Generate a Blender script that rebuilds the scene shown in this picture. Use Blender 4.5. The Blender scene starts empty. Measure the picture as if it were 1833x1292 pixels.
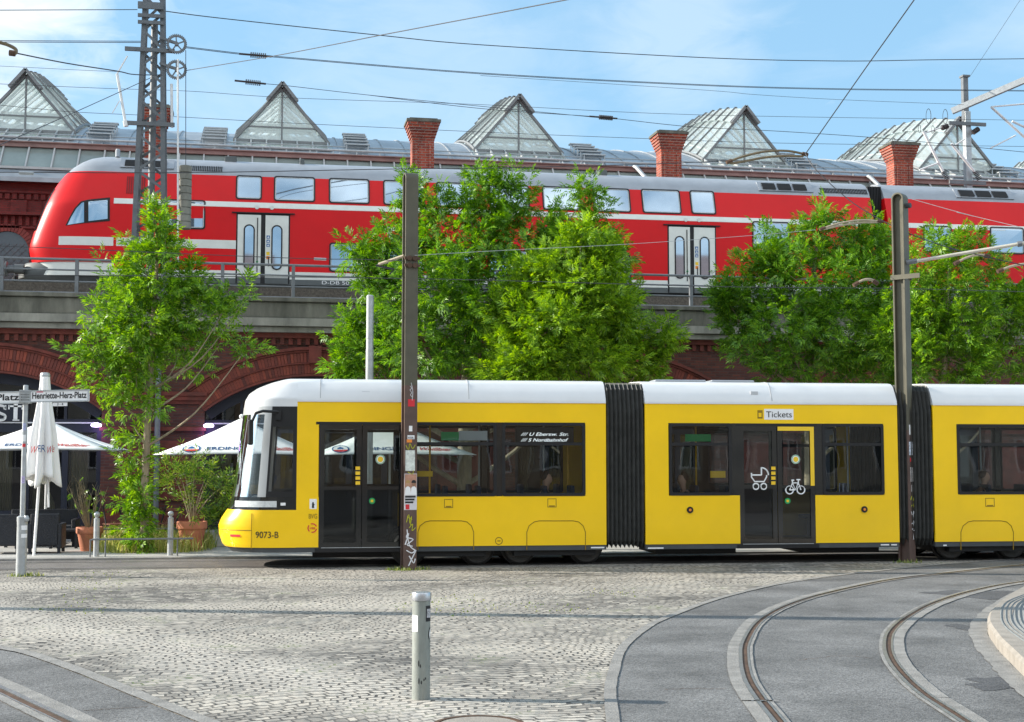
import bpy, bmesh, math, random
import numpy as np
from mathutils import Vector, Matrix
R = math.radians
SC = bpy.context.scene
COL = SC.collection
rnd = random.Random(7)

# ------------------------------------------------------------------ camera
FPX, PW, PH = 2400.0, 1833.0, 1292.0
CAMZ, YAW, PITCH = 1.9, R(10.7), math.atan(176 / 2400)
cam = bpy.data.cameras.new('camera'); cam_o = bpy.data.objects.new('camera', cam); COL.objects.link(cam_o)
cam_o.location = (0, 0, CAMZ); cam_o.rotation_euler = (R(90) + PITCH, 0, -YAW)
cam.sensor_width = 36; cam.lens = FPX / PW * 36; cam.clip_start = .1; cam.clip_end = 3000
SC.camera = cam_o
# ------------------------------------------------------------------ light
SUN_EL, SHADOW_DIR = R(24), R(-17)
to_sun = Vector((-math.cos(SHADOW_DIR) * math.cos(SUN_EL), -math.sin(SHADOW_DIR) * math.cos(SUN_EL), math.sin(SUN_EL)))
sl = bpy.data.lights.new('sun', 'SUN'); sl.energy = 5.0; sl.angle = R(.5); sl.color = (1, .93, .82)
so = bpy.data.objects.new('sun', sl); COL.objects.link(so); so.rotation_euler = (-to_sun).to_track_quat('-Z', 'Y').to_euler()
so.location = (-30, 20, 30)
W = bpy.data.worlds.new('World'); SC.world = W; W.use_nodes = True
SKY_STRENGTH = .15
def build_world():
    n, l = W.node_tree.nodes, W.node_tree.links
    n.clear()
    out = n.new('ShaderNodeOutputWorld'); bg = n.new('ShaderNodeBackground')
    sky = n.new('ShaderNodeTexSky'); sky.sky_type = 'NISHITA'; sky.sun_disc = False
    sky.sun_elevation = SUN_EL; sky.sun_rotation = math.atan2(to_sun.x, to_sun.y)
    sky.air_density = 1.0; sky.dust_density = .6; sky.ozone_density = 1.6; sky.altitude = 100
    tc = n.new('ShaderNodeTexCoord'); sp = n.new('ShaderNodeSeparateXYZ')
    l.new(tc.outputs['Generated'], sp.inputs[0])
    mp = n.new('ShaderNodeMapping'); mp.inputs['Scale'].default_value = (1.6, 1.6, 4.2); mp.inputs['Location'].default_value = (.9, .55, .3)
    l.new(tc.outputs['Generated'], mp.inputs[0])
    no = n.new('ShaderNodeTexNoise'); no.inputs['Scale'].default_value = 1.7; no.inputs['Detail'].default_value = 9; no.inputs['Roughness'].default_value = .56; no.inputs['Distortion'].default_value = .5
    l.new(mp.outputs[0], no.inputs[0])
    cr = n.new('ShaderNodeValToRGB'); cr.color_ramp.elements[0].position = .46; cr.color_ramp.elements[1].position = .74
    l.new(no.outputs[0], cr.inputs[0])
    mu = n.new('ShaderNodeMath'); mu.operation = 'MULTIPLY'; mu.inputs[1].default_value = .5; l.new(cr.outputs[0], mu.inputs[0])
    n3 = n.new('ShaderNodeTexNoise'); n3.inputs['Scale'].default_value = 9; n3.inputs['Detail'].default_value = 9; n3.inputs['Roughness'].default_value = .6; n3.inputs['Distortion'].default_value = .6; l.new(mp.outputs[0], n3.inputs[0])
    for d, rad, amt in (((-.20, .93, .31), .17, .95), ((.29, .91, .30), .11, .30), ((.12, .95, .26), .22, .22)):   # single clouds over the station
        di = n.new('ShaderNodeVectorMath'); di.operation = 'DISTANCE'; di.inputs[1].default_value = Vector(d).normalized(); l.new(tc.outputs['Generated'], di.inputs[0])
        fa = n.new('ShaderNodeMapRange'); fa.interpolation_type = 'SMOOTHSTEP'; fa.inputs[1].default_value = rad; fa.inputs[2].default_value = 0; fa.inputs[3].default_value = 0; fa.inputs[4].default_value = .62; l.new(di.outputs['Value'], fa.inputs[0])
        ad = n.new('ShaderNodeMath'); ad.operation = 'ADD'; l.new(fa.outputs[0], ad.inputs[0]); l.new(n3.outputs[0], ad.inputs[1])
        th = n.new('ShaderNodeMapRange'); th.inputs[1].default_value = .66; th.inputs[2].default_value = 1.1; th.inputs[3].default_value = 0; th.inputs[4].default_value = amt; l.new(ad.outputs[0], th.inputs[0])
        mm = n.new('ShaderNodeMath'); mm.operation = 'MAXIMUM'; l.new(mu.outputs[0], mm.inputs[0]); l.new(th.outputs[0], mm.inputs[1]); mu = mm
    # a general thin veil of high cloud, then the brighter wisps
    veil = n.new('ShaderNodeMix'); veil.data_type = 'RGBA'; veil.inputs[0].default_value = .72
    l.new(sky.outputs[0], veil.inputs[6]); veil.inputs[7].default_value = (1.22, 2.35, 3.35, 1)
    mx = n.new('ShaderNodeMix'); mx.data_type = 'RGBA'
    l.new(mu.outputs[0], mx.inputs[0]); l.new(veil.outputs[2], mx.inputs[6]); mx.inputs[7].default_value = (3.7, 4.05, 4.3, 1)
    # broken bright cloud added unseen behind the camera, filling the sides that face it
    bk = n.new('ShaderNodeMapRange'); bk.inputs[1].default_value = .0; bk.inputs[2].default_value = -.3; bk.inputs[3].default_value = 0; bk.inputs[4].default_value = 1; l.new(sp.outputs[1], bk.inputs[0])
    bz = n.new('ShaderNodeMapRange'); bz.inputs[1].default_value = .12; bz.inputs[2].default_value = .35; bz.inputs[3].default_value = .25; bz.inputs[4].default_value = 1; l.new(sp.outputs[2], bz.inputs[0])
    n2 = n.new('ShaderNodeTexNoise'); n2.inputs['Scale'].default_value = 5.5; n2.inputs['Detail'].default_value = 7; l.new(mp.outputs[0], n2.inputs[0])
    c2 = n.new('ShaderNodeValToRGB'); c2.color_ramp.elements[0].position = .38; c2.color_ramp.elements[1].position = .66; l.new(n2.outputs[0], c2.inputs[0])
    k1 = n.new('ShaderNodeMath'); k1.operation = 'MULTIPLY'; l.new(bk.outputs[0], k1.inputs[0]); l.new(bz.outputs[0], k1.inputs[1])
    k2 = n.new('ShaderNodeMath'); k2.operation = 'MULTIPLY'; l.new(k1.outputs[0], k2.inputs[0]); l.new(c2.outputs[0], k2.inputs[1])
    m2 = n.new('ShaderNodeMix'); m2.data_type = 'RGBA'; l.new(k2.outputs[0], m2.inputs[0]); l.new(mx.outputs[2], m2.inputs[6]); m2.inputs[7].default_value = (9.0, 8.9, 8.8, 1); mx = m2
    l.new(mx.outputs[2], bg.inputs[0]); bg.inputs[1].default_value = SKY_STRENGTH; l.new(bg.outputs[0], out.inputs[0])
build_world()
SC.view_settings.view_transform = 'Standard'; SC.view_settings.look = 'None'; SC.view_settings.gamma = 1
SC.view_settings.exposure = .90
SC.cycles.max_bounces = 8; SC.cycles.transparent_max_bounces = 24

# ------------------------------------------------------------------ survey: where a sight line of the photograph meets a real plane
_f = Vector((math.sin(YAW) * math.cos(PITCH), math.cos(YAW) * math.cos(PITCH), math.sin(PITCH)))
_r = Vector((math.cos(YAW), -math.sin(YAW), 0)); _u = _r.cross(_f)
EYE = Vector((0, 0, CAMZ))
def ray(px, py): return _f + (px - PW / 2) / FPX * _r + (PH / 2 - py) / FPX * _u
def P(px, py, Y):
    d = ray(px, py); return EYE + d * (Y / d.y)
def G(px, py, z=0.0):
    d = ray(px, py); return EYE + d * ((z - CAMZ) / d.z)
def X(px, Y, py=822): return P(px, py, Y).x
def Z(px, py, Y): return P(px, py, Y).z

# ------------------------------------------------------------------ mesh helpers
OFF = {}
class MB:
    def __init__(s): s.v, s.f, s.mi, s.cur = [], [], [], 0
    def add(s, vs, fs):
        b = len(s.v); s.v += [tuple(p) for p in vs]; s.f += [tuple(i + b for i in f) for f in fs]; s.mi += [s.cur] * len(fs); return s
    def box(s, a, b):
        x0, y0, z0 = a; x1, y1, z1 = b
        return s.add([(x0,y0,z0),(x1,y0,z0),(x1,y1,z0),(x0,y1,z0),(x0,y0,z1),(x1,y0,z1),(x1,y1,z1),(x0,y1,z1)],
                     [(0,3,2,1),(4,5,6,7),(0,1,5,4),(1,2,6,5),(2,3,7,6),(3,0,4,7)])
    def hexa(s, p): return s.add(p, [(0,3,2,1),(4,5,6,7),(0,1,5,4),(1,2,6,5),(2,3,7,6),(3,0,4,7)])
    def bar(s, p, q, w, h=None, up=(0,0,1)):
        p, q = Vector(p), Vector(q); h = h or w; d = (q - p).normalized(); up = Vector(up)
        if abs(d.dot(up)) > .98: up = Vector((0, 1, 0))
        a = d.cross(up).normalized() * w / 2; b = a.cross(d).normalized() * h / 2
        return s.hexa([p-a-b, p+a-b, p+a+b, p-a+b, q-a-b, q+a-b, q+a+b, q-a+b])
    def tube(s, pts, r, n=8, caps=True):
        pts = [Vector(p) for p in pts]; rs = r if isinstance(r, (list, tuple)) else [r] * len(pts)
        vs, fs, a = [], [], None
        for i, p in enumerate(pts):
            d = (pts[min(i+1, len(pts)-1)] - pts[max(i-1, 0)]).normalized()
            if a is None: a = d.orthogonal().normalized()
            a = (a - d * a.dot(d)).normalized(); b = d.cross(a)
            for k in range(n):
                t = 2 * math.pi * k / n; vs.append(p + (a * math.cos(t) + b * math.sin(t)) * rs[i])
        for i in range(len(pts) - 1):
            for k in range(n):
                k2 = (k + 1) % n; fs.append((i*n+k, i*n+k2, (i+1)*n+k2, (i+1)*n+k))
        if caps: fs.append(tuple(range(n-1, -1, -1))); fs.append(tuple((len(pts)-1)*n + k for k in range(n)))
        return s.add(vs, fs)
    def lathe(s, c, prof, n=24, axis='z'):
        c = Vector(c); vs, fs = [], []
        for r, h in prof:
            for k in range(n):
                t = 2*math.pi*k/n; a, b = r*math.cos(t), r*math.sin(t)
                vs.append(c + (Vector((a,b,h)) if axis == 'z' else Vector((a,h,b)) if axis == 'y' else Vector((h,a,b))))
        for i in range(len(prof)-1):
            for k in range(n): k2=(k+1)%n; fs.append((i*n+k, i*n+k2, (i+1)*n+k2, (i+1)*n+k))
        fs.append(tuple(range(n-1,-1,-1))); fs.append(tuple((len(prof)-1)*n+k for k in range(n)))
        return s.add(vs, fs)
    def extr(s, pts, vec):
        pts = [Vector(p) for p in pts]; n = len(pts); v = Vector(vec)
        return s.add(pts + [p + v for p in pts], [tuple(range(n-1,-1,-1)), tuple(range(n, 2*n))] + [(i,(i+1)%n,n+(i+1)%n,n+i) for i in range(n)])
    def loft(s, a, b):           # two equal outlines joined and capped
        n = len(a); return s.add(list(a)+list(b), [tuple(range(n-1,-1,-1)), tuple(range(n,2*n))] + [(i,(i+1)%n,n+(i+1)%n,n+i) for i in range(n)])
    def ring(s, o, i, vec):      # frame between outline o and outline i, pushed by vec
        n = len(o); v = Vector(vec); o=[Vector(p) for p in o]; i=[Vector(p) for p in i]
        vs = o+i+[p+v for p in o]+[p+v for p in i]; fs=[]
        for k in range(n):
            j=(k+1)%n
            fs += [(k,j,n+j,n+k),(2*n+k,3*n+k,3*n+j,2*n+j),(k,2*n+k,2*n+j,j),(n+k,n+j,3*n+j,3*n+k)]
        return s.add(vs, fs)
    def grid(s, rows):
        m = len(rows[0]); vs = [p for r in rows for p in r]; fs = []
        for i in range(len(rows)-1):
            for k in range(m-1): fs.append((i*m+k, i*m+k+1, (i+1)*m+k+1, (i+1)*m+k))
        return s.add(vs, fs)
    def build(s, name, mat, parent=None, origin=None, smooth=0, bevel=0, solid=0, fix=True, kind=None, label=None):
        off = OFF[parent.name] if parent is not None else Vector(origin or (0,0,0))
        me = bpy.data.meshes.new(name)
        me.from_pydata([(p[0]-off.x, p[1]-off.y, p[2]-off.z) for p in s.v], [], s.f)
        mats = mat if isinstance(mat, (list, tuple)) else [mat]
        for m in mats: me.materials.append(m)
        if len(mats) > 1: me.polygons.foreach_set('material_index', s.mi)
        if fix:
            bm = bmesh.new(); bm.from_mesh(me); bmesh.ops.recalc_face_normals(bm, faces=bm.faces); bm.to_mesh(me); bm.free()
        if smooth:
            me.polygons.foreach_set('use_smooth', [True]*len(me.polygons)); me.set_sharp_from_angle(angle=R(smooth))
        me.update()
        o = bpy.data.objects.new(name, me); COL.objects.link(o)
        if parent is not None: o.parent = parent
        else: o.location = off
        OFF[o.name] = off
        if solid: md = o.modifiers.new('solid', 'SOLIDIFY'); md.thickness = solid; md.offset = -1
        if bevel: md = o.modifiers.new('bevel', 'BEVEL'); md.width = bevel; md.segments = 2; md.limit_method = 'ANGLE'; md.angle_limit = R(40)
        if kind: o['kind'] = kind
        if label: o['label'] = label
        return o
def tag(o, label, cat, group=None, kind=None):
    o['label'] = label; o['category'] = cat
    if group: o['group'] = group
    if kind: o['kind'] = kind
    return o
def thing(name, label, cat, loc, group=None):
    o = bpy.data.objects.new(name, None); COL.objects.link(o); o.location = loc; o.empty_display_size = .2
    OFF[o.name] = Vector(loc); return tag(o, label, cat, group)
def dup(root, delta, label=None, rotz=0):
    def cp(o, par):
        c = o.copy(); COL.objects.link(c); OFF[c.name] = OFF[o.name]
        if par is not None: c.parent = par
        for ch in list(o.children): cp(ch, c)
        return c
    r = cp(root, None); r.location = Vector(root.location) + Vector(delta); r.rotation_euler.z += rotz
    OFF[r.name] = Vector(r.location)
    if label: r['label'] = label
    return r
def circ(c, r, n, ux, uy): return [Vector(c) + Vector(ux)*r*math.cos(2*math.pi*k/n) + Vector(uy)*r*math.sin(2*math.pi*k/n) for k in range(n)]
def rrect(x0, z0, x1, z1, r, n=5):
    out = []
    for cx, cz, a in ((x1-r,z0+r,-90),(x1-r,z1-r,0),(x0+r,z1-r,90),(x0+r,z0+r,180)):
        for k in range(n+1): t = R(a+90*k/n); out.append((cx+r*math.cos(t), cz+r*math.sin(t)))
    return out
def text(body, size, mat, parent, pos, ux, uy, width=None, name='lettering', extr=.002, bold=0, shear=0, align='LEFT', origin=None):
    cu = bpy.data.curves.new('txt', 'FONT'); cu.body = body; cu.size = size; cu.extrude = extr; cu.offset = bold; cu.shear = shear; cu.align_x = align
    o = bpy.data.objects.new('txt', cu); COL.objects.link(o)
    dg = bpy.context.evaluated_depsgraph_get(); me = bpy.data.meshes.new_from_object(o.evaluated_get(dg))
    bpy.data.objects.remove(o); bpy.data.curves.remove(cu)
    ux, uy = Vector(ux).normalized(), Vector(uy).normalized(); nz = ux.cross(uy)
    co = [v.co.copy() for v in me.vertices]
    if not co: return None
    k = 1
    if width: k = width / (max(c.x for c in co) - min(c.x for c in co))
    mb = MB(); mb.v = [tuple(Vector(pos) + ux*c.x*k + uy*c.y + nz*c.z) for c in co]; mb.f = [tuple(p.vertices) for p in me.polygons]; mb.mi = [0]*len(mb.f)
    bpy.data.meshes.remove(me)
    return mb.build(name, mat, parent, origin=origin, fix=False)

# ------------------------------------------------------------------ materials
def _new(name):
    m = bpy.data.materials.new(name); m.use_nodes = True; n = m.node_tree.nodes; return m, n, m.node_tree.links, n['Principled BSDF']
def _n(n, t, **kw):
    o = n.new('ShaderNode' + t)
    for k, v in kw.items():
        if hasattr(o, k) and k not in ('Scale',): setattr(o, k, v)
        else: o.inputs[k.replace('_', ' ')].default_value = v
    return o
def M(name, col, rough=.5, metal=0, var=.12, vs=3., bump=0., bs=40., spec=.35, coat=0., emit=None, es=0., stain=0., stcol=(.05,.045,.04), stretch=(1,1,1), rvar=0.):
    m, n, l, b = _new(name)
    b.inputs['Base Color'].default_value = (*col, 1); b.inputs['Roughness'].default_value = rough; b.inputs['Metallic'].default_value = metal
    b.inputs['Specular IOR Level'].default_value = spec; b.inputs['Coat Weight'].default_value = coat; b.inputs['Coat Roughness'].default_value = .06
    if emit: b.inputs['Emission Color'].default_value = (*emit, 1); b.inputs['Emission Strength'].default_value = es
    tc = n.new('ShaderNodeTexCoord'); mp = _n(n, 'Mapping'); mp.inputs['Scale'].default_value = stretch; l.new(tc.outputs['Object'], mp.inputs[0])
    if var:
        no = _n(n, 'TexNoise', Scale=vs, Detail=6, Roughness=.6); l.new(mp.outputs[0], no.inputs[0])
        mr = _n(n, 'MapRange'); mr.inputs[1].default_value = .3; mr.inputs[2].default_value = .7; mr.inputs[3].default_value = 1-var; mr.inputs[4].default_value = 1+var
        l.new(no.outputs[0], mr.inputs[0])
        hs = n.new('ShaderNodeHueSaturation'); hs.inputs['Color'].default_value = (*col, 1); l.new(mr.outputs[0], hs.inputs['Value']); src = hs.outputs[0]
        if rvar:
            m2 = _n(n, 'MapRange'); m2.inputs[1].default_value=.3; m2.inputs[2].default_value=.7; m2.inputs[3].default_value = rough-rvar; m2.inputs[4].default_value = rough+rvar
            l.new(no.outputs[0], m2.inputs[0]); l.new(m2.outputs[0], b.inputs['Roughness'])
        if stain:
            n2 = _n(n, 'TexNoise', Scale=vs*.6, Detail=8, Roughness=.7); l.new(mp.outputs[0], n2.inputs[0])
            cr = n.new('ShaderNodeValToRGB'); cr.color_ramp.elements[0].position=.48; cr.color_ramp.elements[1].position=.68; l.new(n2.outputs[0], cr.inputs[0])
            mu = _n(n, 'Math', operation='MULTIPLY'); mu.inputs[1].default_value = stain; l.new(cr.outputs[0], mu.inputs[0])
            mx = _n(n, 'Mix', data_type='RGBA'); l.new(mu.outputs[0], mx.inputs[0]); l.new(src, mx.inputs[6]); mx.inputs[7].default_value = (*stcol, 1); src = mx.outputs[2]
        l.new(src, b.inputs['Base Color'])
    if bump:
        n3 = _n(n, 'TexNoise', Scale=bs, Detail=4); l.new(mp.outputs[0], n3.inputs[0])
        bu = _n(n, 'Bump', Strength=bump, Distance=.02); l.new(n3.outputs[0], bu.inputs['Height']); l.new(bu.outputs[0], b.inputs['Normal'])
    return m
def brick_mat(name, c1, c2, mortar, bw=.25, bh=.078, ms=.010, dirt=.35, vs=.5):
    m, n, l, b = _new(name)
    ge = n.new('ShaderNodeNewGeometry'); sp = n.new('ShaderNodeSeparateXYZ'); l.new(ge.outputs['Position'], sp.inputs[0])
    ad = _n(n, 'Math', operation='ADD'); l.new(sp.outputs[0], ad.inputs[0]); l.new(sp.outputs[1], ad.inputs[1])
    cb = n.new('ShaderNodeCombineXYZ'); l.new(ad.outputs[0], cb.inputs[0]); l.new(sp.outputs[2], cb.inputs[1])
    br = _n(n, 'TexBrick', Scale=1.0); br.inputs['Color1'].default_value=(*c1,1); br.inputs['Color2'].default_value=(*c2,1); br.inputs['Mortar'].default_value=(*mortar,1)
    br.inputs['Mortar Size'].default_value=ms; br.inputs['Mortar Smooth'].default_value=.1; br.inputs['Brick Width'].default_value=bw; br.inputs['Row Height'].default_value=bh
    l.new(cb.outputs[0], br.inputs[0])
    no = _n(n, 'TexNoise', Scale=vs, Detail=8, Roughness=.65); l.new(ge.outputs['Position'], no.inputs[0])
    mr = _n(n, 'MapRange'); mr.inputs[1].default_value=.3; mr.inputs[2].default_value=.7; mr.inputs[3].default_value=1-dirt; mr.inputs[4].default_value=1+dirt*.5; l.new(no.outputs[0], mr.inputs[0])
    hs = n.new('ShaderNodeHueSaturation'); l.new(br.outputs[0], hs.inputs['Color']); l.new(mr.outputs[0], hs.inputs['Value']); l.new(hs.outputs[0], b.inputs['Base Color'])
    b.inputs['Roughness'].default_value=.85
    bu = _n(n, 'Bump', Strength=.6, Distance=.01); iv = _n(n, 'Math', operation='SUBTRACT'); iv.inputs[0].default_value=1; l.new(br.outputs['Fac'], iv.inputs[1]); l.new(iv.outputs[0], bu.inputs['Height']); l.new(bu.outputs[0], b.inputs['Normal'])
    return m
def island_mat(name, cols, rough=.8):
    m, n, l, b = _new(name); ge = n.new('ShaderNodeNewGeometry'); cr = n.new('ShaderNodeValToRGB')
    e = cr.color_ramp.elements
    while len(e) < len(cols): e.new(.5)
    for i, c in enumerate(cols): e[i].position = i/(len(cols)-1); e[i].color = (*c,1)
    l.new(ge.outputs['Random Per Island'], cr.inputs[0]); l.new(cr.outputs[0], b.inputs['Base Color']); b.inputs['Roughness'].default_value = rough; return m
def leaf_mat(name, cols, trans=.38):
    m, n, l, b = _new(name); ge = n.new('ShaderNodeNewGeometry'); cr = n.new('ShaderNodeValToRGB'); e = cr.color_ramp.elements
    while len(e) < len(cols): e.new(.5)
    for i, c in enumerate(cols): e[i].position = i/(len(cols)-1); e[i].color = (*c,1)
    l.new(ge.outputs['Random Per Island'], cr.inputs[0]); l.new(cr.outputs[0], b.inputs['Base Color']); b.inputs['Roughness'].default_value=.42; b.inputs['Specular IOR Level'].default_value=.45
    tr = n.new('ShaderNodeBsdfTranslucent'); hs = _n(n, 'HueSaturation', Hue=.49, Saturation=1.1, Value=1.5); l.new(cr.outputs[0], hs.inputs['Color']); l.new(hs.outputs[0], tr.inputs[0])
    mx = n.new('ShaderNodeMixShader'); mx.inputs[0].default_value = trans; l.new(b.outputs[0], mx.inputs[1]); l.new(tr.outputs[0], mx.inputs[2])
    l.new(mx.outputs[0], n['Material Output'].inputs[0]); return m
def glass_mat(name, tint, refl=1.5, rough=.02, wav=0.):
    m, n, l, b = _new(name); tr = n.new('ShaderNodeBsdfTransparent'); tr.inputs[0].default_value=(*tint,1)
    gl = n.new('ShaderNodeBsdfGlossy'); gl.inputs['Roughness'].default_value=rough; gl.inputs[0].default_value=(.9,.95,1,1)
    fr = n.new('ShaderNodeFresnel'); fr.inputs[0].default_value=refl; mx = n.new('ShaderNodeMixShader')
    l.new(fr.outputs[0], mx.inputs[0]); l.new(tr.outputs[0], mx.inputs[1]); l.new(gl.outputs[0], mx.inputs[2]); l.new(mx.outputs[0], n['Material Output'].inputs[0])
    if wav:
        no=_n(n,'TexNoise',Scale=1.3,Detail=1); tc=n.new('ShaderNodeTexCoord'); l.new(tc.outputs['Object'],no.inputs[0]); bu=_n(n,'Bump',Strength=wav,Distance=.05); l.new(no.outputs[0],bu.inputs['Height']); l.new(bu.outputs[0],gl.inputs['Normal'])
    return m

def cobble_mat():
    m, n, l, b = _new('granite_setts')
    ge = n.new('ShaderNodeNewGeometry')
    d1 = _n(n, 'TexNoise', Scale=.55, Detail=2); l.new(ge.outputs['Position'], d1.inputs[0])
    d2 = _n(n, 'TexNoise', Scale=7.0, Detail=2); l.new(ge.outputs['Position'], d2.inputs[0])
    def off(src, k, prev):
        s = _n(n, 'VectorMath', operation='SUBTRACT'); s.inputs[1].default_value=(.5,.5,.5); l.new(src, s.inputs[0])
        c = _n(n, 'VectorMath', operation='SCALE'); c.inputs['Scale'].default_value = k; l.new(s.outputs[0], c.inputs[0])
        a = _n(n, 'VectorMath', operation='ADD'); l.new(prev, a.inputs[0]); l.new(c.outputs[0], a.inputs[1]); return a.outputs[0]
    v = off(d1.outputs['Color'], 1.1, ge.outputs['Position']); v = off(d2.outputs['Color'], .075, v)
    mp = _n(n, 'Mapping'); mp.inputs['Rotation'].default_value=(0,0,R(-9)); l.new(v, mp.inputs[0])
    br = _n(n, 'TexBrick', Scale=1.0); br.inputs['Color1'].default_value=(.0,.0,.0,1); br.inputs['Color2'].default_value=(1,1,1,1); br.inputs['Mortar'].default_value=(.5,.5,.5,1)
    br.inputs['Mortar Size'].default_value=.013; br.inputs['Mortar Smooth'].default_value=.3; br.inputs['Brick Width'].default_value=.135; br.inputs['Row Height'].default_value=.105
    l.new(mp.outputs[0], br.inputs[0])
    sep = n.new('ShaderNodeSeparateColor'); l.new(br.outputs[0], sep.inputs[0])
    # stone shade per sett, in grey and slightly bluish or warm granite
    cr = n.new('ShaderNodeValToRGB'); e = cr.color_ramp.elements; e.new(.5); e.new(.85)
    for i,(p,c) in enumerate(((0,(.085,.078,.070)),(.45,(.17,.158,.140)),(.8,(.26,.24,.21)),(1,(.38,.35,.30)))): e[i].position=p; e[i].color=(*c,1)
    l.new(sep.outputs[0], cr.inputs[0])
    # broad pale dusty wear
    n1 = _n(n, 'TexNoise', Scale=.33, Detail=5, Roughness=.6); mp2=_n(n,'Mapping'); mp2.inputs['Scale'].default_value=(.55,1.3,1); l.new(ge.outputs['Position'], mp2.inputs[0]); l.new(mp2.outputs[0], n1.inputs[0])
    r1 = _n(n, 'MapRange'); r1.inputs[1].default_value=.40; r1.inputs[2].default_value=.64; r1.inputs[3].default_value=0; r1.inputs[4].default_value=.95; l.new(n1.outputs[0], r1.inputs[0])
    mx = _n(n, 'Mix', data_type='RGBA'); l.new(r1.outputs[0], mx.inputs[0]); l.new(cr.outputs[0], mx.inputs[6]); mx.inputs[7].default_value=(.45,.412,.352,1)
    # a swathe worn pale and sandy by traffic, running towards the front bollard
    dt = _n(n, 'VectorMath', operation='DOT_PRODUCT'); A_, B_ = G(60, 1108), G(800, 1268); dd = (B_-A_).normalized(); nn = Vector((-dd.y, dd.x, 0)); dt.inputs[1].default_value = nn; l.new(v, dt.inputs[0])
    sb = _n(n, 'Math', operation='SUBTRACT'); sb.inputs[1].default_value = nn.dot(A_); l.new(dt.outputs['Value'], sb.inputs[0]); ab = _n(n, 'Math', operation='ABSOLUTE'); l.new(sb.outputs[0], ab.inputs[0])
    nz = _n(n, 'Math', operation='MULTIPLY_ADD'); l.new(n1.outputs[0], nz.inputs[0]); nz.inputs[1].default_value = 2.2; l.new(ab.outputs[0], nz.inputs[2])
    sw = _n(n, 'MapRange', interpolation_type='SMOOTHSTEP'); sw.inputs[1].default_value = 2.1; sw.inputs[2].default_value = .9; sw.inputs[3].default_value = 0; sw.inputs[4].default_value = .8; l.new(nz.outputs[0], sw.inputs[0])
    mxs = _n(n, 'Mix', data_type='RGBA'); l.new(sw.outputs[0], mxs.inputs[0]); l.new(mx.outputs[2], mxs.inputs[6]); mxs.inputs[7].default_value = (.47, .435, .38, 1); mx = mxs
    # joints: dark soil, partly moss, partly filled with sand
    n2 = _n(n, 'TexNoise', Scale=1.1, Detail=6, Roughness=.7); l.new(ge.outputs['Position'], n2.inputs[0])
    jc = n.new('ShaderNodeValToRGB'); e=jc.color_ramp.elements; e.new(.5); e.new(.7)
    for i,(p,c) in enumerate(((.32,(.03,.027,.024)),(.5,(.06,.055,.05)),(.57,(.2,.19,.17)),(.66,(.09,.12,.035)))): e[i].position=p; e[i].color=(*c,1)
    l.new(n2.outputs[0], jc.inputs[0])
    n5=_n(n,'TexNoise',Scale=2.4,Detail=3); l.new(ge.outputs['Position'],n5.inputs[0]); r5=_n(n,'MapRange'); r5.inputs[1].default_value=.40; r5.inputs[2].default_value=.58; r5.inputs[3].default_value=.7; r5.inputs[4].default_value=1; l.new(n5.outputs[0],r5.inputs[0])
    jf=_n(n,'Math',operation='MULTIPLY'); l.new(br.outputs['Fac'],jf.inputs[0]); l.new(r5.outputs[0],jf.inputs[1])
    m2 = _n(n, 'Mix', data_type='RGBA'); l.new(jf.outputs[0], m2.inputs[0]); l.new(mx.outputs[2], m2.inputs[6]); l.new(jc.outputs[0], m2.inputs[7])
    n3 = _n(n, 'TexNoise', Scale=60, Detail=3); l.new(ge.outputs['Position'], n3.inputs[0])
    r3 = _n(n, 'MapRange'); r3.inputs[3].default_value=.8; r3.inputs[4].default_value=1.2; l.new(n3.outputs[0], r3.inputs[0])
    hs = n.new('ShaderNodeHueSaturation'); l.new(m2.outputs[2], hs.inputs['Color']); l.new(r3.outputs[0], hs.inputs['Value']); l.new(hs.outputs[0], b.inputs['Base Color'])
    b.inputs['Roughness'].default_value=.72
    # height: domed setts, each at its own level
    h1 = _n(n, 'Math', operation='SUBTRACT'); h1.inputs[0].default_value=1; l.new(br.outputs['Fac'], h1.inputs[1])
    h2 = _n(n, 'Math', operation='MULTIPLY_ADD'); l.new(sep.outputs[0], h2.inputs[0]); h2.inputs[1].default_value=.30; l.new(h1.outputs[0], h2.inputs[2])
    h3 = _n(n, 'Math', operation='MULTIPLY_ADD'); l.new(d2.outputs[0], h3.inputs[0]); h3.inputs[1].default_value=.9; l.new(h2.outputs[0], h3.inputs[2])
    bu = _n(n, 'Bump', Strength=1.0, Distance=.03); l.new(h3.outputs[0], bu.inputs['Height']); l.new(bu.outputs[0], b.inputs['Normal'])
    return m
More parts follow.
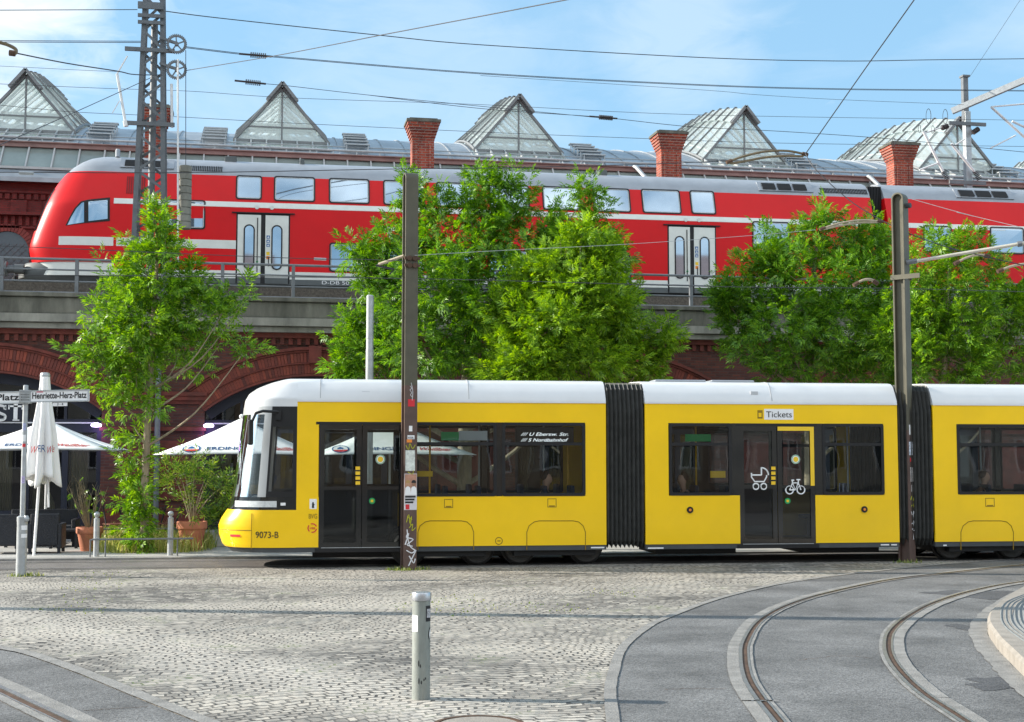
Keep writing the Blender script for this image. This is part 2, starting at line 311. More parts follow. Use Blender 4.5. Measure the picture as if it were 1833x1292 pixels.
def asphalt_mat(name, col, k=.25):
    m, n, l, b = _new(name); ge = n.new('ShaderNodeNewGeometry')
    v = _n(n, 'TexVoronoi', Scale=85); l.new(ge.outputs['Position'], v.inputs[0]); sep=n.new('ShaderNodeSeparateColor'); l.new(v.outputs['Color'], sep.inputs[0])
    r = _n(n, 'MapRange'); r.inputs[3].default_value=.5; r.inputs[4].default_value=1.6; l.new(sep.outputs[0], r.inputs[0])
    n1=_n(n,'TexNoise',Scale=.7,Detail=7,Roughness=.65); l.new(ge.outputs['Position'],n1.inputs[0]); r1=_n(n,'MapRange'); r1.inputs[1].default_value=.3; r1.inputs[2].default_value=.7; r1.inputs[3].default_value=1-k; r1.inputs[4].default_value=1+k; l.new(n1.outputs[0],r1.inputs[0])
    mu=_n(n,'Math',operation='MULTIPLY'); l.new(r.outputs[0],mu.inputs[0]); l.new(r1.outputs[0],mu.inputs[1])
    hs=n.new('ShaderNodeHueSaturation'); hs.inputs['Color'].default_value=(*col,1); l.new(mu.outputs[0],hs.inputs['Value']); l.new(hs.outputs[0],b.inputs['Base Color']); b.inputs['Roughness'].default_value=.8
    bu=_n(n,'Bump',Strength=.5,Distance=.006); l.new(v.outputs['Distance'],bu.inputs['Height']); l.new(bu.outputs[0],b.inputs['Normal']); return m

m_cobble = cobble_mat()
m_asph = asphalt_mat('worn_asphalt', (.115,.114,.112), .5); m_asph_dark = asphalt_mat('track_asphalt', (.115,.105,.098))
m_pave = M('pavement_stone', (.36,.35,.33), .8, var=.2, vs=1.2, bump=.3, bs=30)
m_conc = M('edging_concrete', (.22,.213,.2), .85, var=.28, vs=5, bump=.4, bs=50, stain=.35, stcol=(.2,.19,.18))
m_kerb = M('granite_kerb', (.26,.236,.205), .8, var=.18, vs=5, bump=.3, bs=60, stain=.25, stcol=(.26,.23,.2))
m_rail = M('rail_steel', (.42,.40,.38), .35, metal=.8, var=.2, vs=8)
m_rust = M('rail_groove', (.085,.05,.032), .8, var=.4, vs=6)
m_tactile = M('tactile_slabs', (.16,.17,.17), .75, var=.2, vs=6)
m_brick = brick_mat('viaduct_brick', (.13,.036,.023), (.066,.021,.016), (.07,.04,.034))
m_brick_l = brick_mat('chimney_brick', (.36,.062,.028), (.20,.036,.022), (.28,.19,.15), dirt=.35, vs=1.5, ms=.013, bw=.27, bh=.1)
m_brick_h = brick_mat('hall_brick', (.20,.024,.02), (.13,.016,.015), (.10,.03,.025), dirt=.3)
m_terr = M('terracotta_moulding', (.14,.034,.025), .8, var=.3, vs=4, stain=.5, stcol=(.05,.03,.025))
m_vous = island_mat('arch_voussoirs', [(.08,.021,.017),(.19,.038,.023),(.12,.028,.02),(.24,.05,.027)])
m_stone = M('weathered_concrete', (.125,.122,.10), .9, var=.45, vs=1.8, bump=.5, bs=18, stretch=(1.4,1.4,.35), stain=.85, stcol=(.08,.08,.065))
m_stone2 = M('pale_ledge_concrete', (.22,.215,.185), .9, stretch=(1.2,1.2,.35), var=.4, vs=1.8, bump=.4, bs=18, stain=.5, stcol=(.13,.13,.11))
m_steel = M('grey_painted_steel', (.15,.16,.17), .55, metal=.2, var=.15, vs=4)
m_galv = M('galvanised_steel', (.40,.42,.43), .5, metal=.5, var=.15, vs=9, stain=.12, stcol=(.2,.19,.17))
m_mast = M('mast_grey_paint', (.12,.13,.14), .55, var=.15, vs=5)
m_wire = M('wire_metal', (.06,.06,.065), .6, metal=.3, var=.1)
m_navy = M('navy_joinery', (.016,.020,.035), .4, var=.15)
m_black = M('black_rubber', (.012,.012,.013), .55, var=.2)
m_gloss = M('black_gloss_panel', (.008,.009,.01), .12, var=.1, coat=.6)
m_white = M('white_lacquer', (.66,.67,.675), .28, var=.03, coat=.4)
m_yel = M('yellow_lacquer', (.92,.575,.004), .32, var=.05, vs=1.0, coat=.2, stain=.06, stcol=(.35,.24,.04))
m_skirt = M('dark_grey_skirt', (.06,.066,.07), .45, var=.15)
m_red = M('red_train_lacquer', (.66,.005,.008), .36, var=.06, vs=.7, spec=.22, coat=.06, stain=.05, stcol=(.3,.02,.02))
m_redw = M('train_offwhite', (.70,.71,.66), .35, var=.06, coat=.2)
m_roofg = M('train_roof_grey', (.32,.34,.37), .38, metal=.1, var=.08, vs=2)
m_traing = M('train_underframe_grey', (.10,.11,.11), .5, var=.15)
m_zinc = M('zinc_sheet', (.33,.35,.37), .42, metal=.55, var=.2, vs=1.2, stain=.2, stcol=(.22,.23,.24))
m_fascia = M('oxide_fascia', (.27,.17,.15), .6, var=.2, vs=2)
m_bark = M('bark', (.28,.23,.16), .9, var=.35, vs=14, bump=.6, bs=30, stretch=(1,1,.3))
m_twig = M('twig_bark', (.24,.19,.12), .9, var=.3, vs=14)
m_terra = M('terracotta_pot', (.50,.19,.11), .75, var=.15, vs=5)
m_soil = M('soil', (.05,.035,.025), .95, var=.3, vs=14)
m_canvas = M('white_canvas', (.80,.80,.79), .8, var=.04, vs=3)
m_rattan = M('black_rattan', (.018,.020,.026), .55, var=.3, vs=30, bump=.6, bs=90)
m_curtain = M('beige_curtain', (.40,.35,.22), .85, var=.12, vs=4)
m_mirror = M('coated_train_glass', (.34,.43,.51), .03, metal=.9, var=.10, vs=.9)
m_tramglass = glass_mat('tram_glass', (.68,.73,.73), 1.45, .01, wav=.05)
m_shopglass = glass_mat('shop_glass', (.75,.78,.80), 1.5, .01)
m_ledtxt = M('display_letters', (.8,.8,.8), .5, emit=(.9,.95,1), es=.7, var=0)
m_print_b = M('printed_black', (.02,.02,.022), .6, var=0)
m_print_w = M('printed_white', (.8,.8,.8), .6, var=.03)
m_print_r = M('printed_red', (.60,.03,.04), .6, var=.05)
m_print_blue = M('printed_blue', (.02,.12,.32), .6, var=.05)
m_print_g = M('printed_green', (.02,.32,.10), .6, var=.05)
m_print_y = M('printed_yellow', (.85,.55,.03), .6, var=.05)
m_print_o = M('printed_orange', (.80,.25,.04), .6, var=.05)
# ================================================================== GROUND
def cat(pts, k=8):
    pts=[Vector(p) for p in pts]; out=[]
    for i in range(len(pts)-1):
        p0=pts[max(i-1,0)]; p1=pts[i]; p2=pts[i+1]; p3=pts[min(i+2,len(pts)-1)]
        for j in range(k):
            t=j/k; out.append(.5*((2*p1)+(-p0+p2)*t+(2*p0-5*p1+4*p2-p3)*t*t+(-p0+3*p1-3*p2+p3)*t**3))
    out.append(pts[-1]); return out
def gl(pts, k=8, ext0=0, ext1=0):
    w=[G(*p) for p in pts]
    if ext0: w.insert(0, w[0]+(w[0]-w[1]).normalized()*ext0)
    if ext1: w.append(w[-1]+(w[-1]-w[-2]).normalized()*ext1)
    return cat(w,k)
def shift(c, d):
    o=[]
    for i,p in enumerate(c):
        t=(c[min(i+1,len(c)-1)]-c[max(i-1,0)]).normalized(); o.append(p+Vector((-t.y,t.x,0))*d)
    return o
def ribbon(mb, c, d0, d1, z, wob=0, seed=1):
    r=random.Random(seed); a=shift(c,d0); b=shift(c,d1)
    j=lambda: r.uniform(-wob,wob)
    return mb.grid([[Vector((p.x+j(),p.y+j(),z)) for p in a],[Vector((p.x+j(),p.y+j(),z)) for p in b]])
def sheet(name, pts, z, mat, kind='structure'):
    mb=MB(); mb.add([(p.x,p.y,z) for p in pts],[tuple(range(len(pts)))]); return mb.build(name,mat,kind=kind)
g=MB(); g.box((-400,-60,-.5),(400,900,-.03)); g.build('ground',m_asph,kind='structure')
# tram axis
TA=-R(2.9); TX=Vector((math.cos(TA),math.sin(TA),0)); TN=Vector((-TX.y,TX.x,0))       # TN points away from the camera
T0=G(545,990,.25); T0.z=0
def TSZ(px,py):                   # sight line -> (s, z) on the tram's near side
    d=ray(px,py); t=(T0-EYE).dot(TN)/d.dot(TN); p=EYE+d*t; return (p-T0).dot(TX), p.z
def TS(px,py=850): return TSZ(px,py)[0]
def TP(s,n,z): return T0+TX*s+TN*n+Vector((0,0,z))
# cobbled plaza
near=TP(-60,.32,0); far=TP(80,.32,0)
sheet('cobbled_plaza',[near,far,Vector((80,-12,0)),Vector((-60,-12,0))],-.020,m_cobble)
st=MB(); st.add([TP(-90,.30,-.014),TP(90,.30,-.014),TP(90,2.75,-.014),TP(-90,2.75,-.014)],[(0,1,2,3)]); st.build('tram_track_bed',m_asph_dark,kind='structure')
pv=MB(); pv.box((-90,25.9,-.4),(90,38,-.016)); 
pv=MB(); pv.add([TP(-90,2.75,.0),TP(90,2.75,.0),Vector((90,38,0)),Vector((-90,38,0)),TP(-90,2.75,-.3),TP(90,2.75,-.3)],[(0,1,2,3),(0,4,5,1)]); pv.build('pavement',m_pave,kind='structure')
kb=MB(); kb.hexa([TP(-90,2.5,-.02),TP(90,2.5,-.02),TP(90,2.74,-.02),TP(-90,2.74,-.02),TP(-90,2.5,.02),TP(90,2.5,.02),TP(90,2.74,.025),TP(-90,2.74,.025)]); kb.build('pavement_edging',m_conc,kind='structure')
tr=MB()
for off in (.48,.48+1.435):
    for a,b in ((0,.055),(.095,.12)):
        tr.add([TP(-90,off+a,-.006),TP(90,off+a,-.006),TP(90,off+b,-.006),TP(-90,off+b,-.006)],[(0,1,2,3)])
tr.build('tram_rails',m_rail,kind='structure')
# right-hand curve
edge_o=gl([(2100,985),(1761,1003),(1541,1023),(1411,1040),(1336,1055),(1262,1075),(1187,1103),(1150,1121),(1107,1156),(1088,1202),(1081,1238),(1085,1292)],8,ext1=7)
ap=[p for p in shift(edge_o,.10)]
sheet('curved_tram_road',ap+[Vector((60,-12,0)),Vector((60,16,0))],-.012,m_asph)
eb=MB(); ribbon(eb,edge_o,-.0,.10,-.004,.003); eb.build('curve_edging',m_conc,kind='structure')
def rail_line(name, c, wide_left):
    m=MB()
    a,b=(-.145,-.035) if wide_left else (-.07,-.035)
    m.cur=0; ribbon(m,c,a,b,-.003,.003); 
    a,b=(.068,.10) if wide_left else (.068,.18); ribbon(m,c,a,b,-.003,.003)
    m.cur=1; ribbon(m,c,-.035,-.0,0)
    ribbon(m,c,.048,.068,0)
    m.cur=2; ribbon(m,c,0,.048,-.008)
    m.build(name,[m_conc,m_rail,m_rust],kind='structure')
r1=gl([(1990,1000),(1833,1010),(1709,1023),(1597,1036),(1485,1059),(1411,1081),(1359,1109),(1333,1146),(1329,1176),(1336,1213),(1359,1251),(1392,1292)],8,ext0=20,ext1=8)
r2=gl([(1990,1027),(1833,1040),(1746,1055),(1672,1077),(1623,1102),(1593,1128),(1586,1154),(1593,1180),(1616,1210),(1653,1243),(1728,1292)],8,ext0=20,ext1=8)
rail_line('curved_rail_outer',r1,True); rail_line('curved_rail_inner',r2,False)
# kerbed island on the far right
isl=gl([(1960,1010),(1900,1031),(1840,1060),(1790,1092),(1768,1124),(1783,1157),(1810,1186),(1840,1216),(1905,1270)],8,ext0=6,ext1=5)
gt=MB(); ribbon(gt,isl,-.2,.0,-.005,.012,9); gt.build('gutter_stones',m_conc,kind='structure')
kk=MB(); kk.loft([Vector((0,0,0))]*3,[Vector((0,0,0))]*3) if 0 else None
a=shift(isl,0); b=shift(isl,.03); c_=shift(isl,.26)
def zz(l,z): return [Vector((p.x,p.y,z)) for p in l]
kk.grid([zz(a,-.03),zz(a,.10),zz(b,.13),zz(c_,.135),zz(c_,-.03)]); kk.build('island_kerb',m_kerb,kind='structure',smooth=30)
inn=shift(isl,.26); sheet('island_paving',inn+[Vector((60,4,0)),Vector((60,22,0))],.128,m_pave)
tt=MB()
tc0=gl([(1845,1080),(1805,1098),(1797,1122),(1806,1146),(1850,1180)],6)
for i in range(-2,30):
    l=zz(shift(tc0,.06+i*.05),0); 
    tt.grid([[p+Vector((0,0,.13)) for p in l],[p+Vector((0,0,.142)) for p in zz(shift(tc0,.075+i*.05),0)],[p+Vector((0,0,.13)) for p in zz(shift(tc0,.1+i*.05),0)]])
tt.build('tactile_paving',m_tactile,kind='structure')
# near-left curve
le=gl([(-260,1110),(-120,1134),(0,1158),(57,1170),(153,1204),(267,1250),(374,1292)],8,ext0=6,ext1=8)
sheet('near_tram_road',shift(le,-.05)+[Vector((6,-12,0)),Vector((-40,-12,0)),Vector((-40,12,0))],-.012,m_asph)
l2=MB(); ribbon(l2,le,-.05,.08,-.004,.004,3); l2.build('near_road_edging',m_conc,kind='structure')
lr=gl([(-200,1160),(-80,1198),(0,1231),(57,1258),(130,1292)],8,ext0=6,ext1=6)
m=MB(); m.cur=0; ribbon(m,lr,.05,.19,-.003,.004); ribbon(m,lr,-.16,-.08,-.003,.004); m.cur=1; ribbon(m,lr,0,.05,0); ribbon(m,lr,-.08,-.06,0); m.cur=2; ribbon(m,lr,-.06,0,-.008); m.build('near_rail',[m_conc,m_rail,m_rust],kind='structure')
# manhole
mc=G(857,1298); mh=thing('manhole_cover','round pale concrete manhole cover in a rusty iron ring in the near cobbles','manhole cover',(mc.x,mc.y,0))
q=MB(); q.lathe((mc.x,mc.y,-.02),[(.29,0),(.29,.026),(.285,.028)],40); q.build('lid',m_kerb,mh)
q=MB(); q.ring(circ((mc.x,mc.y,-.02),.335,40,(1,0,0),(0,1,0)),circ((mc.x,mc.y,-.02),.30,40,(1,0,0),(0,1,0)),(0,0,.03)); q.build('iron_ring',m_rust,mh)

# ================================================================== VIADUCT
YV=37.0
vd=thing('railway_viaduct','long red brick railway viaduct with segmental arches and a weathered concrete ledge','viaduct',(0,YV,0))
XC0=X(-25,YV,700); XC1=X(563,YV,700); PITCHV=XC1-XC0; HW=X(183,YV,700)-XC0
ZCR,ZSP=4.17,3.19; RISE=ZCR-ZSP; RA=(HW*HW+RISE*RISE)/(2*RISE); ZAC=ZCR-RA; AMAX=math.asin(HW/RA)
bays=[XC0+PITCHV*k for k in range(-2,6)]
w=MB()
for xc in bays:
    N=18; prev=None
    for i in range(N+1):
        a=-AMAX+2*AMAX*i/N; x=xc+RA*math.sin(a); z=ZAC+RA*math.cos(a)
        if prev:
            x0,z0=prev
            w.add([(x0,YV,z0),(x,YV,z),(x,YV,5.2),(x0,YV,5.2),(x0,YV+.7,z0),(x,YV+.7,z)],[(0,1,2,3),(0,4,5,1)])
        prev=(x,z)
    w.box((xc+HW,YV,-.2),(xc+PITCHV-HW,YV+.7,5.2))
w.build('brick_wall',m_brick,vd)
for xc in bays:
    mo=MB(); x0,x1=xc+HW-.04,xc+PITCHV-HW+.04
    for za,zb,pr in ((3.38,3.48,.06),(3.48,3.60,.12),(3.60,3.70,.17)): mo.box((x0-pr*.2,YV-pr,za),(x1+pr*.2,YV+.4,zb))
    mo.build('pier_capital',m_terr,vd)
    mo=MB(); mo.box((x0,YV-.09,2.66),(x1,YV+.4,2.76)); mo.build('pier_band',m_terr,vd)
    mo=MB(); mo.box((x0,YV-.06,.0),(x1,YV+.4,.45)); mo.build('pier_base',m_terr,vd)
    mo=MB(); mo.box((x0+.5,YV-.04,.8),(x1-.5,YV+.1,2.4)); mo.build('pier_panel',m_terr,vd)
    mo=MB(); mo.box((xc-.17,YV-.2,ZCR+.35),(xc+.17,YV,ZCR+.82)); mo.build('keystone',m_terr,vd)
for xc in bays[1:7]:
    vo=MB(); hd=MB()
    def arcblock(mb,r0,r1,a0,a1,y0,y1):
        mb.hexa([(xc+r*math.sin(a),y,ZAC+r*math.cos(a)) for y in (y0,y1) for r,a in ((r0,a0),(r1,a0),(r1,a1),(r0,a1))])
    for r0,r1,pr,st_ in ((RA+.07,RA+.33,.05,.078),(RA+.38,RA+.64,.075,.085)):
        n=int(2*AMAX*r0/st_)
        for i in range(n):
            a0=-AMAX+2*AMAX*i/n; a1=a0+2*AMAX/n*.88; arcblock(vo,r0,r1,a0,a1,YV-pr-rnd.uniform(0,.008),YV+.002)
    for r0,r1,pr in ((RA,RA+.06,.07),(RA+.335,RA+.375,.09),(RA+.65,RA+.70,.11),(RA+.71,RA+.79,.16)):
        hd=MB()
        for i in range(40): arcblock(hd,r0,r1,-AMAX+2*AMAX*i/40,-AMAX+2*AMAX*(i+1)/40,YV-pr,YV)
        hd.build('arch_moulding',m_terr,vd)
    vo.build('arch_ring',m_vous,vd)
XA,XB=bays[0]-6,bays[-1]+8
c=MB(); c.box((XA,YV-.12,5.2),(XB,YV+.7,5.34)); 
x=XA
while x<XB: c.box((x,YV-.07,5.02),(x+.11,YV+.05,5.2)); x+=.23
c.build('brick_frieze',m_terr,vd)
c=MB(); c.box((XA,YV-.30,5.34),(XB,YV+1,5.47)); c.box((XA,YV-.42,5.50),(XB,YV+1,5.71)); c.build('ledge',m_stone2,vd)
c=MB(); c.box((XA,YV-.30,5.47),(XB,YV+1,5.50)); c.box((XA,YV-.36,5.73),(XB,YV+.9,6.14)); c.box((XA,YV-.44,6.16),(XB,YV+.9,6.27)); c.box((XA,YV-.33,6.12),(XB,YV+.8,6.2));c.box((XA,YV-.36,5.70),(XB,YV+.9,5.74)); c.build('parapet',m_stone,vd,bevel=.015)
c=MB(); c.box((XA,YV+5,-.2),(XB,YV+5.3,5.75)); c.box((XA,YV+.7,5.15),(XB,YV+5.2,5.75)); c.box((XA,YV+.95,5.7),(XB,YV+26,6.2)); c.build('deck',m_stone,vd)
bl=MB(); bl.box((XA,42.5,6.2),(XB,YV+26,7.28)); bl.build('track_ballast',M('ballast',(.10,.085,.07),.95,var=.4,vs=12,bump=.8,bs=20),vd)
# the openings are dark rooms: push the back wall of each room deeper
# railing along the viaduct edge
YR=YV-.15
rg=thing('viaduct_railing','grey tubular four-rail safety railing along the edge of the railway viaduct','railing',(0,YR,6.27))
zr=[Z(0,y,YR) for y in (461,480,501,521)]
q=MB()
for i,z in enumerate(zr):
    q=MB(); q.tube([(XA,YR,z),(XB,YR,z)],.035 if i==0 else .024,8); q.build('rail',m_steel,rg,smooth=40)
xs=X(3,YR,500); dxs=(X(525,YR,500)-xs)/4
for k in range(-3,20):
    x=xs+dxs*k
    q=MB(); q.box((x-.045,YR-.05,5.95),(x+.045,YR+.05,zr[0]+.01)); q.box((x-.09,YR-.08,6.0),(x+.09,YR-.05,6.12)); q.build('post',m_steel,rg)

# ================================================================== STATION HALL
YH=53.0
hall=thing('station_hall','long brick station hall with glazed roof strip, zinc vault, glass skylights and brick chimneys','station',(0,YH,7.2))
HX0,HX1=-34,75
def Hz(py): return 1.9+(822-py)/47.6
q=MB(); q.box((HX0,YH,6.3),(HX1,YH+.5,12.4)); q.build('brick_wall',m_brick_h,hall)
q=MB()
for a,b,pr in ((378,383,.28),(402,406,.10),(338,342,.14),(318,324,.5)): q.box((HX0,YH-pr,Hz(b)),(HX1,YH,Hz(a)))
x=HX0
while x<HX1-40: q.box((x,YH-.12,Hz(401)),(x+.13,YH,Hz(384))); q.box((x,YH-.10,Hz(353)),(x+.17,YH,Hz(343))); x+=.26
x=X(10,YH,360)-30*.47
q.build('brick_moulding',m_brick_h,hall)
q=MB()
q.box((HX0,YH-.03,Hz(377)),(HX1-40,YH,Hz(355)))
for k in range(-12,14):
    x=X(24,YH,366)+k*1.18; q.box((x-.08,YH-.13,Hz(377)),(x+.5,YH,Hz(355)))
q.build('brick_panel',m_brick_h,hall)
m_oldglass=M('old_window_glass',(.06,.07,.075),.08,var=.2,spec=.7); m_leadframe=M('lead_frame',(.10,.10,.105),.5)
for k in (-1,0):
    xc=X(12,YH,470)+k*4.7; rr=.80; zb,zs=Hz(520),Hz(450)
    arc=[(xc+rr*math.cos(R(a)),YH-.02,zs+rr*math.sin(R(a))) for a in range(0,181,12)]
    q=MB(); q.extr([(xc-rr,YH-.02,zb)]+[(xc+rr,YH-.02,zb)]+arc[:-1]+[arc[-1]],(0,.01,0)); wn=q.build('window',m_oldglass,hall)
    q=MB()
    for i in range(-6,7):
        for s in (1,-1):
            p0=Vector((xc+i*.27-.9*s,YH-.03,zb)); p1=Vector((xc+i*.27+.9*s,YH-.03,zb+1.8)); 
            pts=[p0.lerp(p1,t/16) for t in range(17)]; pts=[p for p in pts if abs(p.x-xc)<rr and (p.z<zs or (p.x-xc)**2+(p.z-zs)**2<rr*rr)]
            if len(pts)>1: q.bar(pts[0],pts[-1],.02)
    q.build('lattice',m_leadframe,wn)
    q=MB()
    for i in range(22):
        a0=R(180*i/22); a1=R(180*(i+.88)/22)
        q.hexa([(xc+r*math.cos(a),y,zs+r*math.sin(a)) for y in (YH-.10,YH) for r,a in ((rr,a0),(rr+.28,a0),(rr+.28,a1),(rr,a1))])
    q.build('arch_ring',island_mat('hall_voussoirs',[(.14,.03,.026),(.24,.045,.035),(.18,.035,.028)]),wn)
# eaves, glazed strip, fascia
q=MB(); q.add([(HX0,YH-.55,12.35),(HX1,YH-.55,12.35),(HX1,YH-.55,12.52),(HX0,YH-.55,12.52),(HX0,YH+.1,12.95),(HX1,YH+.1,12.95)],[(0,1,2,3),(3,2,5,4)]); q.build('eaves_gutter',m_zinc,hall)
ga=(YH+.1,12.98); gb=(YH+1.0,14.0)
m_band=M('roof_strip_glass',(.23,.27,.25),.15,var=.22,vs=.6,spec=.7)
q=MB(); q.add([(HX0,ga[0],ga[1]),(HX1,ga[0],ga[1]),(HX1,gb[0],gb[1]),(HX0,gb[0],gb[1])],[(0,1,2,3)]); q.build('glazed_strip',m_band,hall)
q=MB(); x=X(45,YH,270)-20*.945
while x<HX1: q.bar((x,ga[0]-.03,ga[1]+.03),(x,gb[0]-.03,gb[1]+.03),.06,.08); x+=.945
q.bar((HX0,ga[0]-.04,ga[1]+.02),(HX1,ga[0]-.04,ga[1]+.02),.09); q.build('mullions',M('pale_mullion',(.42,.43,.42),.5),hall)
q=MB(); q.box((HX0,gb[0]-.12,gb[1]),(HX1,gb[0]+.1,gb[1]+.17)); q.box((HX0,gb[0]-.2,gb[1]+.17),(HX1,gb[0]+.2,gb[1]+.21)); q.build('fascia',m_fascia,hall)
def zv(Y): return 16.95-.0245*(Y-65)**2
YF=gb[0]
q=MB(); ys=[YF-.1,YF+.1]+[YF+.35+.45*i for i in range(46)]
def zroof(Y): return gb[1]+.20+(zv(Y)-gb[1]-.20)*min(1,(Y-YF+.15)/.75)
q.grid([[(HX0,y,zroof(y)) for y in ys],[(HX1,y,zroof(y)) for y in ys]]); q.build('zinc_roof',m_zinc,hall,smooth=40)
q=MB(); x=HX0+.3; i=0
while x<HX1:
    q.tube([(x,y,zroof(y)+.02) for y in ys[:20]],.035,4); x+=.945
q.build('roof_seams',m_zinc,hall)
q=MB(); yy=YF+.35
q.tube([(HX0,yy,zroof(yy)+.30),(HX1,yy,zroof(yy)+.30)],.05,8); q.tube([(HX0,yy+1.0,zroof(yy+1)+.2),(HX1,yy+1,zroof(yy+1)+.2)],.025,6)
x=HX0
while x<HX1: q.bar((x,yy,zroof(yy)-.02),(x,yy,zroof(yy)+.30),.05); q.box((x-.08,yy-.12,zroof(yy)-.06),(x+.08,yy,zroof(yy)+.12)); x+=.945
q.build('snow_rail',m_galv,hall)
# skylights
def skyglass():
    m,n,l,b=_new('skylight_glass'); b.inputs['Base Color'].default_value=(.80,.86,.85,1); b.inputs['Roughness'].default_value=.12; b.inputs['Specular IOR Level'].default_value=.6
    tr=n.new('ShaderNodeBsdfTransparent'); tr.inputs[0].default_value=(.86,.92,.92,1); ts=n.new('ShaderNodeBsdfTranslucent'); ts.inputs[0].default_value=(.86,.92,.91,1)
    a=n.new('ShaderNodeMixShader'); a.inputs[0].default_value=.45; l.new(b.outputs[0],a.inputs[1]); l.new(ts.outputs[0],a.inputs[2])
    c=n.new('ShaderNodeMixShader'); c.inputs[0].default_value=.5; l.new(a.outputs[0],c.inputs[1]); l.new(tr.outputs[0],c.inputs[2]); l.new(c.outputs[0],n['Material Output'].inputs[0]); return m
m_sky=skyglass(); m_skyfr=M('skylight_frame',(.19,.195,.195),.5,metal=.3)
m_skyin=M('skylight_inner_steel',(.42,.45,.43),.6)
YS=56.3
def zr_(Y): return 18.75-.0173*(Y-65)**2
def skylight(px,hwid=1.9):
    x0=X(px,YS,200)
    YL=[YS+i*1.02 for i in range(18)]
    zb=lambda Y: zv(Y)+.12
    g_=MB()
    for s in (-1,1): g_.grid([[(x0,Y,zr_(Y)) for Y in YL],[(x0+s*hwid*.5,Y,(zr_(Y)+zb(Y))/2) for Y in YL],[(x0+s*hwid,Y,zb(Y)) for Y in YL]])
    g_.add([(x0-hwid,YS,zb(YS)),(x0+hwid,YS,zb(YS)),(x0,YS,zr_(YS))],[(0,1,2)])
    for s in (-1,1):                      # raised vent strip along the ridge
        g_.grid([[(x0+s*.02,Y,zr_(Y)+.17) for Y in YL],[(x0+s*(hwid*.27+.06),Y,zr_(Y)+.17-(zr_(Y)-zb(Y))*.29) for Y in YL]])
    sk=g_.build('skylight',m_sky,hall,fix=False)
    f=MB()
    for Y in YL:
        for s in (-1,1):
            f.bar((x0,Y,zr_(Y)+.03),(x0+s*hwid,Y,zb(Y)+.03),.06,.09)
            f.bar((x0,Y,zr_(Y)+.21),(x0+s*(hwid*.29+.06),Y,zr_(Y)+.2-(zr_(Y)-zb(Y))*.30),.07,.09)
    f.tube([(x0,Y,zr_(Y)+.02) for Y in YL],.05,5)
    for s in (-1,1):
        f.bar((x0,YS-.06,zr_(YS)+.05),(x0+s*(hwid+.06),YS-.06,zb(YS)-.02),.10,.10,up=(0,1,0)); f.bar((x0,YS-.22,zr_(YS)+.22),(x0+s*.62,YS-.22,zr_(YS)-.55),.12,.3,up=(0,1,0))
        f.tube([(x0+s*hwid,Y,zb(Y)) for Y in YL],.07,5)
    f.bar((x0,YS-.04,zb(YS)),(x0,YS-.04,zr_(YS)),.07); zh=zb(YS)+.26*(zr_(YS)-zb(YS)); f.bar((x0-hwid*.73,YS-.03,zh),(x0+hwid*.73,YS-.03,zh),.06)
    f.box((x0-hwid-.1,YS-.12,zb(YS)-.12),(x0+hwid+.1,YS-.02,zb(YS)+.02)); f.build('frame',m_skyfr,sk)
    f=MB()
    for i in range(1,17,2):
        Y=YL[i]
        f.bar((x0-hwid*.9,Y,zb(Y)+.1),(x0-hwid*.15,Y,zr_(Y)-.25),.10,.16); f.bar((x0+hwid*.9,Y,zb(Y)+.1),(x0+hwid*.15,Y,zr_(Y)-.25),.10,.16); f.bar((x0-hwid*.8,Y,zb(Y)+.35),(x0+hwid*.8,Y,zb(Y)+.35),.10,.14)
    f.tube([(x0,Y,zr_(Y)-.28) for Y in YL],.07,5); f.tube([(x0-hwid*.8,Y,zb(Y)+.3) for Y in YL],.05,5); f.tube([(x0+hwid*.8,Y,zb(Y)+.3) for Y in YL],.05,5); f.build('inner_steelwork',m_skyin,sk)
    ap=MB(); ap.grid([[(x0-hwid-.2,YS-.03,zb(YS)-.05),(x0+hwid+.2,YS-.03,zb(YS)-.05)],[(x0-hwid-.15,YS-1.05,zroof(YS-1.05)+.02),(x0+hwid+.15,YS-1.05,zroof(YS-1.05)+.02)]]); ap.build('apron',m_band,sk)
    f=MB()
    for i in range(7): xx=x0-hwid+i*hwid/3; f.bar((xx,YS-.08,zb(YS)-.02),(xx*1.0,YS-1.05,zroof(YS-1.05)+.08),.06,.1)
    f.box((x0-hwid-.1,YS-1.1,zroof(YS-1.05)+.03),(x0+hwid+.1,YS-1.0,zroof(YS-1.05)+.11)); f.build('apron_bars',m_galv,sk)
for px in (-400,46,505,928,1331,1712,2080,2440): skylight(px)
# roof ladders between the skylights
for px in (178,383,640,1062,1440,1800):
    x0=X(px,YS-.9,230); q=MB()
    for i in range(5):
        Y=YS-1.1+i*.62; z=zroof(Y)+.35; q.box((x0-.5,Y,z),(x0+.5,Y+.32,z+.05)); q.bar((x0-.45,Y+.05,z-.37),(x0-.45,Y+.05,z),.04); q.bar((x0+.45,Y+.05,z-.37),(x0+.45,Y+.05,z),.04)
    q.build('roof_steps',m_galv,hall)
